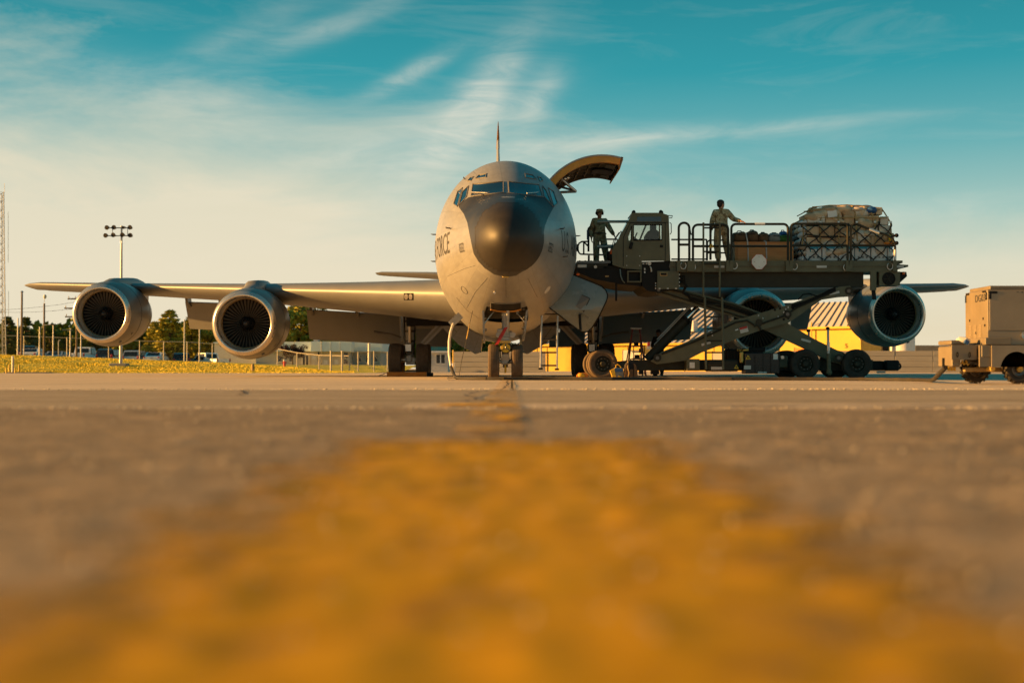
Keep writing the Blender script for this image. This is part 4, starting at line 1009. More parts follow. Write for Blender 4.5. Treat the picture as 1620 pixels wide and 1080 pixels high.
MB().box(hit(800, 437.4, off=.01), (.14, .03, .03), b=.008).build('jack_pad', 'gold_paint', FU, local=True)
# chin intake
ci = [(776.5, 478.2), (788, 479.6), (800, 480), (812, 479.6), (824.2, 478), (824.5, 488.5), (814, 491), (800, 492), (787, 491), (776.5, 488.5)]
decal('chin_intake', ci, .004, 'black', FU, step=3)
MB().tube([hit(x, y, off=.012) for x, y in ci[5:]], .022, 6).build('intake_lip', 'primer_orange', FU, local=True)
outline(ci, .008, .011).build('intake_rim', 'window_seal', FU, local=True)
# oval access covers, probes, dots
def ov(cx, cy, rx, ry, rot): return [(cx + rx * math.cos(t) * math.cos(rot) - ry * math.sin(t) * math.sin(rot), cy + rx * math.cos(t) * math.sin(rot) + ry * math.sin(t) * math.cos(rot)) for t in [i * math.pi / 8 for i in range(16)]]
outline(ov(734.5, 458.8, 7.0, 3.2, R(52)), .002, .006).build('access_cover', 'lettering_black', FU, local=True)
decal('access_cover', ov(865.8, 458.3, 7.2, 2.4, R(-52)), .006, 'white_dull', FU, step=3)
def probe(px, py, dpx, dpy):
    p = hit(px, py); q = p + V((math.copysign(.09, dpx), -.05, 0)); tip = q + V((0, -.16, .01))
    MB().tube([p, q, tip], [.018, .014, .008], 6).build('probe', 'steel_dark', FU, local=True)
for a in ((712, 361, -1, 0), (886, 362, 1, 0), (891, 406, 1, 0)): probe(*a)
for x_, z_ in ((-1, 3.75), (1, 3.72), (-1, 3.05)):
    p = fpt(6.0, R(180 if x_ < 0 else 0)); p.z = z_; MB().tube([p - V((x_ * .06, 0, 0)), p + V((x_ * .05, 0, 0)), p + V((x_ * .10, -.10, 0))], [.02, .016, .008], 6).build('probe', 'steel_dark', FU, local=True)
MB().tube([hit(736, 284), hit(736, 284) + V((-.05, 0, .06))], .014, 6).build('drain_mast', 'steel_dark', FU, local=True)
p = hit(782.5, 462); MB().cyl(p - V((0, 0, 0)), p + V((0, -.05, -.02)), .028, n=10).build('beacon', 'white_paint', FU, local=True)
# panel seams on the nose
for sm in ((((708, 437), (735, 425), (752, 420))), (((771, 440), (752, 462), (738, 488))), (((800, 440), (801, 470))), (((722, 470), (738, 490), (757, 503))), (((835, 440), (850, 470)))):
    q = [hit(a[0] + (b[0] - a[0]) * t / 6, a[1] + (b[1] - a[1]) * t / 6, off=.001) for a, b in zip(sm, sm[1:]) for t in range(7)]
    MB().tube([p for p in q if p], .004, 4).build('panel_seam', 'lettering_black', FU, local=True)
# lettering on the flanks
def flank(body, size, s0, zc, side, hgt=1.0, name='lettering'):
    me = text_mesh(body, size, 0, 'LEFT' if side > 0 else 'RIGHT', 3); setmat(me, 'lettering_black')
    for v in me.vertices:
        s = s0 + v.co.x * side; z = zc + v.co.y * hgt
        p, n, i, d = BV.ray_cast(V((6 * side, s, z)), V((-side, 0, 0)))
        if p is None: p = V((0, s, z)); n = V((side, 0, 0))
        n = n if n.x * side > 0 else -n
        v.co = p + n * .007
    return link(name, me, FU)
e = hit(711, 385); u = hit(888.5, 382)
flank('U.S. AIR FORCE', .58, e.y, e.z, -1, 1.25); flank('U.S. AIR FORCE', .58, u.y, u.z, 1, 1.25)
e = hit(734.3, 391.5); u = hit(867.5, 391.5)
flank('0332', .20, e.y, e.z, -1, 1.5, 'serial_number'); flank('0332', .20, u.y, u.z, 1, 1.5, 'serial_number')
# ---------------------------------------------------------------- wings
def zle(x): return 2.42 + .067 * abs(x)
def wing_sec(x):
    x = abs(x); le = 12.0 + (x - 1.9) * .775; te = 22.2 + (x - 1.9) * .12 if x < 8.5 else 22.99 + (x - 8.5) * .496
    return le, te - le, zle(x), .132 - .035 * min(1, x / 14)
AF = [(0, 0), (.004, .09), (.012, .16), (.03, .245), (.06, .33), (.12, .425), (.2, .485), (.32, .505), (.45, .46), (.6, .36), (.75, .235), (.88, .12), (1, .01)]
def wing(sd):
    xs = [0, .9, 1.9, 3, 4.2, 5.5, 7, 8.5, 10, 11.5, 13, 14.5, 16, 17.4, 18.6, 19.3, 19.7, 19.9]; vs = []; nn = 2 * len(AF) - 2
    for x in xs:
        le, ch, z, tc = wing_sec(x)
        if x > 18.6: k = ((x - 18.6) / 1.3) ** 2; le += 1.1 * k; ch -= 1.1 * k; tc *= (1 - .75 * k)
        th = tc * ch
        if x < 4.5: th *= 1 + .06 * (4.5 - x) / 4.5
        ring = [(c, y * .92) for c, y in AF] + [(c, -y * 1.02) for c, y in AF[-2:0:-1]]
        for c, y in ring: vs.append(V((sd * x, le + c * ch, z - .10 * c + y * th)))
    fs = [(i * nn + k, i * nn + (k + 1) % nn, (i + 1) * nn + (k + 1) % nn, (i + 1) * nn + k) for i in range(len(xs) - 1) for k in range(nn)]
    fs.append(tuple(range((len(xs) - 1) * nn, len(xs) * nn)))
    w = MB().add(vs, fs).build('wing', 'wing_skin', AC, local=True, smooth=50)
    bv = BVHTree.FromPolygons([tuple(v) for v in vs], fs)
    # drooped flaps with brackets
    def flap(x0, x1, a0, a1, b0, b1):
        """a: (s, z) of upper edge at each end, b: lower edge"""
        P0, P1, Q1, Q0 = V((sd * x0, *a0)), V((sd * x1, *a1)), V((sd * x1, *b1)), V((sd * x0, *b0)); m = MB(); n = 8; V2 = []
        for (T, B) in ((P0, Q0), (P1, Q1)):
            d = B - T; nrm = V((0, d.z, -d.y)).normalized() * -1
            up = [T + d * t + nrm * (.16 * (math.sin(math.pi * min(1, t * 1.0) ** .45)) * (1 - .75 * t)) for t in [i / n for i in range(n + 1)]]
            dn = [T + d * t - nrm * (.05 * (1 - t)) for t in [i / n for i in range(n, -1, -1)]]
            V2 += up + dn
        k = 2 * (n + 1); f2 = [(i, (i + 1) % k, k + (i + 1) % k, k + i) for i in range(k)] + [tuple(range(k))[::-1], tuple(range(k, 2 * k))]
        fl = m.add(V2, f2).build('flap', 'wing_skin', w, local=True, smooth=50)
        for t in (.06, .5, .94):
            p = P0.lerp(P1, t); MB().prism([p + V((-.05, -.75, .32)), p + V((-.05, .05, .12)), p + V((-.05, .25, -.25)), p + V((-.05, -.55, -.05))], (.1, 0, 0)).build('flap_bracket', 'steel_dark', w, local=True)
    flap(3.5, 7.5, (22.5, 2.32), (22.7, 2.56), (23.4, 1.17), (23.6, 1.42))
    flap(9.4, 12.75, (23.6, 2.80), (25.2, 2.98), (24.5, 1.72), (26.0, 1.90))
    flap(1.9, 3.3, (22.4, 2.15), (22.5, 2.26), (23.2, 1.1), (23.3, 1.15))
    return w, bv
WL, BVL = wing(-1); WR, BVR = wing(1)
ll = [(639, 463.5), (654.5, 463.5), (654.5, 474.5), (639, 474.5)]
fr_ = decal('landing_light', ll, .006, 'black', WL, BVL, 4)
for cx_ in (643, 650): decal('lamp_lens', ov(cx_, 469, 3, 4.4, 0), .02, 'chrome', fr_, BVL, 2)
# ---------------------------------------------------------------- tail
def fin():
    secs = [(5.3, 31.0, 7.6, .5), (8, 34.0, 5.6, .34), (10.8, 36.6, 3.9, .2), (11.75, 37.6, 3.3, .15), (11.95, 38.0, 2.7, .06)]; vs = []
    ring = [(0, 0), (.05, .5), (.2, .9), (.4, 1), (.7, .6), (1, .02), (.7, -.6), (.4, -1), (.2, -.9), (.05, -.5)]; n = len(ring)
    for z, le, ch, hw in secs: vs += [V((hw / 2 * y * .9, le + c * ch, z)) for c, y in ring]
    f = MB().add(vs, [(i * n + k, i * n + (k + 1) % n, (i + 1) * n + (k + 1) % n, (i + 1) * n + k) for i in range(4) for k in range(n)] + [tuple(range(4 * n, 5 * n))]).build('tail_fin', 'wing_skin', AC, local=True)
    MB().tube([(0, 39.4, 11.6), (0, 38.2, 11.75), (0, 37.2, 11.95), (0, 36.9, 12.55)], [.09, .075, .06, .015], 8).build('antenna_boom', 'boot', f, local=True)
fin()
def stab(sd):
    secs = [(.6, 33.6, 4.6, .46, 4.62), (3.5, 35.4, 3.3, .30, 4.86), (5.8, 36.9, 2.2, .18, 5.02), (6.12, 37.3, 1.7, .06, 5.04)]; vs = []
    ring = [(0, 0), (.04, .45), (.2, .9), (.4, 1), (.7, .6), (1, .02), (.7, -.6), (.4, -1), (.2, -.9), (.04, -.45)]; n = len(ring)
    for x, le, ch, t, z in secs: vs += [V((sd * x, le + c * ch, z + t / 2 * y)) for c, y in ring]
    MB().add(vs, [(i * n + k, i * n + (k + 1) % n, (i + 1) * n + (k + 1) % n, (i + 1) * n + k) for i in range(3) for k in range(n)] + [tuple(range(3 * n, 4 * n))]).build('tailplane', 'wing_skin', AC, local=True)
stab(-1); stab(1)
# ---------------------------------------------------------------- engines
def blade_mesh():
    m = MB(); vs = []; n = 7
    for i in range(n):
        r = .24 + (.815 - .24) * i / (n - 1); tw = R(40 + 22 * i / (n - 1)); ch = .016 + .020 * i / (n - 1)
        d = V((math.sin(tw), math.cos(tw), 0)) * ch
        vs += [V((-d.x, -d.y, r)), V((.004, 0, r)), V((d.x, d.y, r)), V((-.004, .012, r))]
    m.add(vs, [(i * 4 + k, i * 4 + (k + 1) % 4, (i + 1) * 4 + (k + 1) % 4, (i + 1) * 4 + k) for i in range(n - 1) for k in range(4)]); return m.mesh('fan_blade', 'fan_metal', smooth=50)
BLADE = blade_mesh()
def engine(x, s0, z, sd):
    o = V((x, s0, z)); ax = V((0, 1, 0)); toe = V((sd * -.02, 1, .035)).normalized()
    na = MB().lathe([(.17, 1.045), (.4, 1.11), (.8, 1.165), (1.3, 1.19), (1.9, 1.17), (2.6, 1.08), (3.2, .95), (3.6, .84), (3.62, .80), (3.2, .82)], o, toe, 72).build('engine_nacelle', 'nacelle', AC, local=True, smooth=40)
    MB().lathe([(.17, 1.045), (.09, 1.015), (.03, .975), (0, .93), (.02, .89), (.08, .862), (.18, .845)], o, toe, 72).build('inlet_lip', 'inlet_lip', na, local=True, smooth=70)
    MB().lathe([(.18, .845), (.35, .826), (.5, .826)], o, toe, 72).build('inlet_duct', 'inlet_liner', na, local=True, smooth=70)
    MB().lathe([(.50, .826), (.49, .795), (.56, .795), (.56, .826)], o, toe, 72).build('fan_case_ring', 'ring_gold', na, local=True, smooth=40)
    MB().lathe([(.56, .828), (.95, .83), (.95, .05)], o, toe, 48).build('fan_case', 'black', na, local=True, smooth=40)
    MB().lathe([(.26, .0), (.28, .045), (.38, .12), (.52, .20), (.66, .245), (.9, .25)], o, toe, 32).build('spinner', 'black_gloss', na, local=True, smooth=60)
    for i in range(0): a = R(45 + 90 * i); MB().box(o + toe * .60 + V((math.cos(a) * .11, -.01, math.sin(a) * .11)), (.05, .02, .05)).build('spinner_mark', 'white_dull', na, local=True)
    q = V((0, 1, 0)).rotation_difference(toe).to_matrix().to_4x4(); nb = 40
    for i in range(nb): link('fan_blade', BLADE, na, Matrix.Translation(o + toe * .68) @ q @ Matrix.Rotation(2 * math.pi * i / nb + .05, 4, 'Y'))
    MB().lathe([(2.5, .62), (3.6, .60), (4.5, .45), (4.8, .38), (4.75, .34), (4.0, .30)], o, toe, 40).build('exhaust_core', 'steel_dark', na, local=True)
    # seam lines and small covers
    for t_, r_ in ((1.02, 1.182), (2.35, 1.118)): MB().tube([o + toe * t_ + V((math.cos(a) * r_, 0, math.sin(a) * r_)) for a in [i * math.pi / 24 for i in range(48)]], .006, 4, closed=True).build('cowl_seam', 'lettering_black', na, local=True)
    for an, t_ in ((-38, .75), (-62, .6), (-140, .7), (-20, 1.5)):
        a = R(an); c = o + toe * t_ + V((math.cos(a) * 1.16, 0, math.sin(a) * 1.16)); nrm = V((math.cos(a), 0, math.sin(a)))
        MB().cyl(c - nrm * .02, c + nrm * .006, .055, n=10).build('cowl_latch', 'steel_dark', na, local=True)
    le, ch, zw, tc = wing_sec(x); Rf = s0
    prof = [(s0 + .55, z + 1.10, z + .9, .05), (s0 + 1.0, z + 1.25, z + .9, .22), (s0 + 1.7, max(z + 1.38, zw + .10), z + .9, .30), (le - .6, zw + .27, z + .8, .33), (le + .3, zw + .34, zw - .5, .33), (le + 1.3, zw + .40, zw - .6, .28), (le + 2.4, zw + .36, zw - .6, .16), (le + 3.4, zw + .25, zw - .5, .05)]
    vs = []; n = 16
    for s, zt_, zb_, hw in prof:
        for k in range(n):
            a = 2 * math.pi * k / n; c, sn = math.cos(a), math.sin(a); e = .6
            vs.append(V((x + hw * math.copysign(abs(c) ** e, c), s, (zt_ + zb_) / 2 + (zt_ - zb_) / 2 * math.copysign(abs(sn) ** .8, sn))))
    MB().add(vs, [(i * n + k, i * n + (k + 1) % n, (i + 1) * n + (k + 1) % n, (i + 1) * n + k) for i in range(len(prof) - 1) for k in range(n)] + [tuple(range(n))[::-1], tuple(range((len(prof) - 1) * n, len(prof) * n))]).build('pylon', 'wing_skin', na, local=True, smooth=60)
li = A_(381, 511.5, 42.4); lo = A_(162.5, 496, 46.3)
ri = A_(1197, 511, 42.9); ro = A_(1424, 495, 46.9)
xi, xo = (abs(li.x) + abs(ri.x)) / 2, (abs(lo.x) + abs(ro.x)) / 2
print('engines', li, lo, ri, ro)
engine(-xi, li.y, li.z, -1); engine(-xo, lo.y, lo.z, -1); engine(xi, li.y, li.z, 1); engine(xo, lo.y, lo.z, 1)
# ---------------------------------------------------------------- landing gear
def wheel_parts(parent, c, rad, wd, hub, tyre_m, grooves=4, local=True, axis=(1, 0, 0), name='wheel', rim_m='gear_white', lug=0):
    prof = [(-wd * .36, hub), (-wd * .47, rad * .72), (-wd * .5, rad * .84), (-wd * .46, rad * .94)]
    k = grooves
    xs = [-.40 + .80 * i / (k * 2 + 1) for i in range(k * 2 + 2)]
    for i, x in enumerate(xs):
        r = rad * (1 - .035 * (abs(x) / .4) ** 3)
        prof.append((wd * x, r if (i // 1) % 2 == 0 or grooves == 0 else r))
    g2 = []
    for (t, r) in prof: g2.append((t, r))
    for gi in range(k):
        pass
    prof2 = g2[:4]; step = .80 / (k + 1) if k else .8
    for i in range(k + 1):
        a = -.40 + step * i; b = a + step
        prof2 += [(wd * (a + .018), rad * (1 - .03 * (abs(a) / .4) ** 3)), (wd * (b - .018), rad * (1 - .03 * (abs(b) / .4) ** 3))]
        if i < k: prof2 += [(wd * (b - .014), rad * .968), (wd * (b + .014), rad * .968)]
    prof2 += [(wd * .46, rad * .94), (wd * .5, rad * .84), (wd * .47, rad * .72), (wd * .36, hub)]
    ty = MB().lathe(prof2, c, axis, 48)
    if lug:
        ax = V(axis).normalized(); a0 = ax.orthogonal().normalized(); b0 = ax.cross(a0)
        for i in range(lug):
            for sgn in (-1, 1):
                q = 2 * math.pi * (i + (.5 if sgn > 0 else 0)) / lug; rd_ = a0 * math.cos(q) + b0 * math.sin(q); tn = ax.cross(rd_)
                ty.box(V(c) + rd_ * (rad * 1.0) + ax * sgn * wd * .27, (wd * .40, rad * .13, rad * .11), Matrix((ax, tn, rd_)).transposed() @ Matrix.Rotation(sgn * .35, 3, 'Z'))
    t = ty.build(name, tyre_m, parent, local=local, smooth=40)
    MB().lathe([(-wd * .36, hub), (-wd * .40, hub * .92), (-wd * .2, hub * .85), (-wd * .16, hub * .5), (-wd * .34, hub * .38), (-wd * .36, hub * .12), (-wd * .36, 0)], c, axis, 32).build('rim', rim_m, t, local=local, smooth=40)
    MB().lathe([(wd * .36, hub), (wd * .40, hub * .92), (wd * .2, hub * .85), (wd * .16, hub * .5), (wd * .34, hub * .38), (wd * .36, hub * .12), (wd * .36, 0)], c, axis, 32).build('rim', rim_m, t, local=local, smooth=40)
    if name == 'wheel' and not lug:
        for i in range(8):
            a = 2 * math.pi * i / 8; ax = V(axis).normalized(); a0 = ax.orthogonal().normalized(); b0 = ax.cross(a0); p = V(c) + (a0 * math.cos(a) + b0 * math.sin(a)) * hub * .68
            for sg in (-1, 1): MB().cyl(p + ax * sg * wd * .17, p + ax * sg * wd * .22, hub * .06, n=6).build('bolt', 'steel', t, local=local)
    return t
def nose_gear():
    s = 4.5; x0 = A_(799.5, 600, 32.5).x; c = V((x0, s, .44))
    st = MB().cyl((x0, s - .02, .55), (x0, s - .05, 2.3), .085, .095, 18).build('nose_gear_strut', 'gear_white', AC, local=True)
    st['label'] = 'white nose wheel leg under the front fuselage'
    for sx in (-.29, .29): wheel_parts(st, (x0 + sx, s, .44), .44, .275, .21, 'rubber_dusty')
    def part(nm, m, mb): mb.build(nm, m, st, local=True)
    part('axle', 'steel', MB().cyl((x0 - .4, s, .44), (x0 + .4, s, .44), .05, n=12))
    part('drag_strut', 'gear_white', MB().cyl((x0 + .06, s - .55, 2.0), (x0 + .055, s - .18, 1.18), .042, n=12))
    part('drag_strut', 'gear_white', MB().cyl((x0 + .30, s - .3, 1.9), (x0 + .30, s - .1, 1.62), .035, n=10))
    part('steering_collar', 'gear_white', MB().lathe([(0, .09), (0, .17), (.06, .19), (.2, .19), (.26, .16), (.26, .09)], (x0, s - .03, .94), (0, 0, 1), 24))
    for sx in (-.16, .17): part('steering_cylinder', 'gear_white', MB().cyl((x0 + sx, s - .22, 1.1), (x0 + sx, s + .1, 1.1), .075, n=14))
    part('collar_block', 'gear_white', MB().box((x0 + .01, s - .19, .98), (.2, .12, .16), b=.03)); part('collar_block', 'gear_white', MB().box((x0 - .13, s - .17, 1.2), (.16, .14, .1), b=.03))
    part('taxi_light_housing', 'steel', MB().lathe([(0, .125), (.02, .135), (.1, .12), (.14, .05)], (x0 + .005, s - .30, .775), (0, 1, 0), 24))
    part('taxi_light_lens', 'yellow_paint', MB().lathe([(0, 0), (-.018, .05), (-.006, .112), (.01, .118)], (x0 + .005, s - .295, .775), (0, 1, 0), 24))
    for i in range(3): a = R(90 + 120 * i); part('lens_bar', 'steel_dark', MB().cyl((x0 + .005, s - .325, .775), (x0 + .005 + .105 * math.cos(a), s - .31, .775 + .105 * math.sin(a)), .012, n=5))
    part('data_plate', 'gold_paint', MB().box((x0, s - .3, .925), (.26, .02, .06), b=.005))
    part('torque_link', 'steel', MB().prism([(x0 - .1, s - .12, .86), (x0 + .1, s - .12, .86), (x0 + .07, s - .26, .62), (x0 - .07, s - .26, .62)], (0, .05, .02)))
    part('torque_link', 'gear_white', MB().prism([(x0 - .07, s - .26, .62), (x0 + .07, s - .26, .62), (x0 + .11, s - .12, .44), (x0 - .11, s - .12, .44)], (0, .05, .03)))
    part('piston', 'steel', MB().cyl((x0, s, .3), (x0, s - .02, .96), .062, n=16))
    part('hub_block', 'gear_white', MB().box((x0, s - .05, .46), (.22, .2, .18), b=.03))
    part('tow_lug', 'yellow_paint', MB().box((x0, s - .12, .26), (.05, .06, .2), b=.01))
    part('hose', 'black', MB().tube([(x0 + .1, s - .15, .9), (x0 + .16, s - .2, .7), (x0 + .14, s - .16, .5), (x0 + .05, s - .14, .4)], .014, 6))
    part('hose', 'black', MB().tube([(x0 - .1, s - .15, .95), (x0 - .13, s - .22, .75), (x0 - .12, s - .16, .52)], .014, 6))
    a, b = A_(801, 518, 32.1), A_(785.5, 544, 32.0); d = (b - a)
    part('red_streamer', 'red_paint', MB().prism([a + V((-.05, 0, 0)), a + V((.04, 0, .02)), a.lerp(b, .5) + V((.055, -.03, .02)), b + V((.05, 0, 0)), b + V((-.05, 0, -.03)), a.lerp(b, .5) + V((-.05, -.03, 0))], (0, .012, 0)))
    for sx, a, b in ((-1, (763, 491.5), (764.5, 541)), (1, (835, 491), (830.5, 537))):
        A0, B0 = A_(*a, 32.1), A_(*b, 32.1)
        dr = MB().prism([A0 + V((0, -.25, 0)), A0 + V((0, 1.5, .0)), B0 + V((0, 1.45, 0)), B0 + V((0, .05, 0)), (A0.lerp(B0, .72)) + V((0, -.22, 0))], (sx * -.045, 0, 0)).build('nose_gear_door', 'aircraft_skin', AC, local=True, smooth=30)
        dr['label'] = 'open nose wheel door hanging edge on'
        for t in (.25, .6): p = A0.lerp(B0, t); MB().box(p + V((sx * -.07, .3, 0)), (.05, 1.1, .04)).build('stiffener', 'well_grey', dr, local=True)
        MB().cyl(A0 + V((sx * -.05, .2, -.3)), A0 + V((sx * -.30, .3, .02)), .02, n=8).build('door_rod', 'steel', dr, local=True)
nose_gear()
def main_gear(sd):
    xc = 3.235; s = 18.4
    st = MB().cyl((sd * xc, s, .6), (sd * xc, s, 2.35), .15, .19, 20).build('main_gear_strut', 'gear_white', AC, local=True)
    st['label'] = 'left main landing gear leg' if sd < 0 else 'right main landing gear leg behind the loader wheel'
    for dx in (-.475, .475):
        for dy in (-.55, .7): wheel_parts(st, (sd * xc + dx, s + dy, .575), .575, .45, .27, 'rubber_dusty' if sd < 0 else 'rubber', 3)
    MB().box((sd * xc, s + .07, .6), (.24, 1.7, .26), b=.06).build('bogie_beam', 'gear_white', st, local=True)
    for dy in (-.55, .7): MB().cyl((sd * xc - .5, s + dy, .575), (sd * xc + .5, s + dy, .575), .08, n=14).build('axle', 'steel', st, local=True)
    MB().cyl((sd * xc, s - .3, 1.75), (sd * xc, s - .18, .8), .06, n=10).build('torque_link', 'steel', st, local=True)
    for i in range(4): MB().cyl((sd * xc + .2 * (-1) ** i, s - .2, 2.2 - .08 * i), (sd * xc + .14 * (-1) ** i, s - .26, .75), .018, n=6).build('brake_hose', 'black', st, local=True)
    for z in (1.2, 1.55, 1.9): MB().lathe([(0, .16), (0, .21), (.07, .21), (.07, .16)], (sd * xc, s, z), (0, 0, 1), 20).build('collar', 'steel_dark', st, local=True)
    MB().box((sd * xc - .05, s - .26, 1.0), (.3, .16, .34), b=.05).build('valve_block', 'steel', st, local=True)
    MB().prism([(sd * xc - .11, s - .7, .4), (sd * xc + .2, s - .7, .4), (sd * xc + .2, s - .7, .62), (sd * xc + .04, s - .7, .74), (sd * xc - .09, s - .7, .62)], (0, .06, 0)).build('brake_plate', 'gear_white', st, local=True)
    # flat door bar from the leg up to the belly
    a, b = V((sd * 2.75, s - .75, 1.12)), V((sd * 1.92, s - .95, 1.98)); d = (b - a).normalized(); n = V((-d.z, 0, d.x)) * .105
    bd = MB().prism([a - n, a + n, b + n * 1.15, b - n * 1.15], (0, .07, 0)).build('side_brace', 'aircraft_skin', st, local=True)
    MB().prism([a - n * .35 + V((0, -.012, 0)), a + n * .35 + V((0, -.012, 0)), b + n * .35 + V((0, -.012, 0)), b - n * .35 + V((0, -.012, 0))], (0, .012, 0)).build('brace_rib', 'window_seal', bd, local=True)
    # strut door outboard
    MB().prism([(sd * (xc + .33), s - .2, 2.3), (sd * (xc + .33), s + .9, 2.3), (sd * (xc + .3), s + .8, 1.25), (sd * (xc + .3), s - .05, 1.25)], (sd * .05, 0, 0)).build('strut_door', 'aircraft_skin', st, local=True)
    MB().tube([(sd * (xc + .3), s - .3, 1.36), (sd * (xc + .62), s - .35, 1.48), (sd * (xc + 1.25), s - .3, 1.56)], [.03, .03, .045], 6).build('door_link', 'steel_dark', st, local=True)
    # inboard bay door hanging from the keel
    q = [(sd * .62, s - 1.2, 1.75), (sd * 2.25, s - .9, 1.9), (sd * 1.55, s - .9, 1.15), (sd * .95, s - 1.0, .80), (sd * .72, s - 1.2, .86)]
    MB().prism(q, (0, 2.6, 0)).build('bay_door', 'aircraft_skin', AC, local=True, smooth=20)
    MB().box((sd * 2.2, s + .4, 2.0), (2.2, 3.0, .5)).build('wheel_bay', 'black', WL if sd < 0 else WR, local=True)
main_gear(-1); main_gear(1)
# belly fairing
MB().lathe([(0, .05), (.6, .5), (2, .85), (4, .95), (7.5, .95), (9.5, .7), (10.5, .1)], (0, 12.2, 2.15), (0, 1, 0), 32).build('belly_fairing', 'aircraft_skin', AC, local=True, smooth=60)
# ---------------------------------------------------------------- cargo door
def cargo_door():
    cx, cz, Ro, Ri = ACI @ V((2.50, 37.5, 4.31)), 4.31, 1.92, 1.878; cx = cx.x; y0, y1 = C0, C1; n = 30; a0, a1 = R(-57), R(17); vs = []
    for y in (y0, y1):
        for r in (Ro, Ri):
            for i in range(n + 1): a = a0 + (a1 - a0) * i / n; vs.append(V((cx + r * math.sin(a), y, cz + r * math.cos(a))))
    m = n + 1; fs = []
    for i in range(n):
        fs += [(i, i + 1, 2 * m + i + 1, 2 * m + i), (m + i, 3 * m + i, 3 * m + i + 1, m + i + 1), (i, m + i, m + i + 1, i + 1), (2 * m + i, 2 * m + i + 1, 3 * m + i + 1, 3 * m + i)]
    fs += [(0, 2 * m, 3 * m, m), (n, m + n, 3 * m + n, 2 * m + n)]
    dr = MB().add(vs, fs).build('cargo_door', 'aircraft_skin', AC, local=True); dr['label'] = 'curved cargo door raised open above the right flank'
    def arc(r0, r1, ya, yb, b0, b1, nm, mt, k=16):
        vs = []
        for y in (ya, yb):
            for r in (r0, r1):
                for i in range(k + 1): a = b0 + (b1 - b0) * i / k; vs.append(V((cx + r * math.sin(a), y, cz + r * math.cos(a))))
        q = k + 1; f = []
        for i in range(k): f += [(i, i + 1, 2 * q + i + 1, 2 * q + i), (q + i, 3 * q + i, 3 * q + i + 1, q + i + 1), (i, q + i, q + i + 1, i + 1), (2 * q + i, 2 * q + i + 1, 3 * q + i + 1, 3 * q + i)]
        f += [(0, 2 * q, 3 * q, q), (k, q + k, 3 * q + k, 2 * q + k)]; MB().add(vs, f).build(nm, mt, dr, local=True)
    arc(1.876, 1.70, y0 + .01, y0 + .16, a0, a1, 'edge_frame', 'primer_orange'); arc(1.876, 1.70, y1 - .16, y1 - .02, a0, a1, 'edge_frame', 'well_grey')
    arc(1.876, 1.82, y0 + .17, y1 - .17, a0 + .02, a1 - .03, 'lining', 'door_lining')
    for k in range(7): b = a0 + (a1 - a0) * (k + .6) / 7.4; arc(1.82, 1.72, y0 + .17, y1 - .17, b, b + .022, 'rib', 'door_lining', 2)
    for k in range(4): yy = y0 + .55 + k * .58; arc(1.82, 1.74, yy, yy + .06, a0 + .03, a1 - .05, 'stringer', 'well_grey')
    arc(1.69, 1.66, y0 + 1.1, y0 + 1.9, R(-6), a1 - .05, 'insulation_mat', 'black', 8)
    for ya in (y0 + .35, y1 - .9): arc(1.70, 1.67, ya, ya + .5, R(5), a1 - .06, 'vent_panel', 'well_grey', 6)
    arc(1.93, 1.62, y0, y0 + .03, a1 - .02, a1 + .012, 'seal_hook', 'boot', 2)
    arc(1.90, 1.60, y0 + .1, y1 - .1, a1 + .0, a1 + .02, 'sill_frame', 'primer_orange', 2)
    for ya, b in ((y0 + .75, R(-34)), (y0 + 1.7, R(-34)), (y0 + .5, R(-38))):
        c = V((cx + 1.66 * math.sin(b), ya, cz + 1.66 * math.cos(b))); MB().ball(c, .055, 12).build('door_lamp', 'chrome', dr, local=True)
    a_, b_, c_ = A_(881, 277.5, 37.2), A_(911, 303, 37.4), A_(893, 305.5, 36.8); d_ = A_(884, 293, 37.6)
    MB().cyl(a_, b_, .045, n=10).build('actuator_arm', 'steel', dr, local=True); MB().cyl(b_, c_ - V((.5, 0, 0)), .04, n=10).build('actuator_arm', 'steel', dr, local=True); MB().cyl(d_ - V((.3, 0, -.05)), A_(906, 301, 37.5), .032, n=8).build('actuator_rod', 'steel_dark', dr, local=True)
cargo_door()
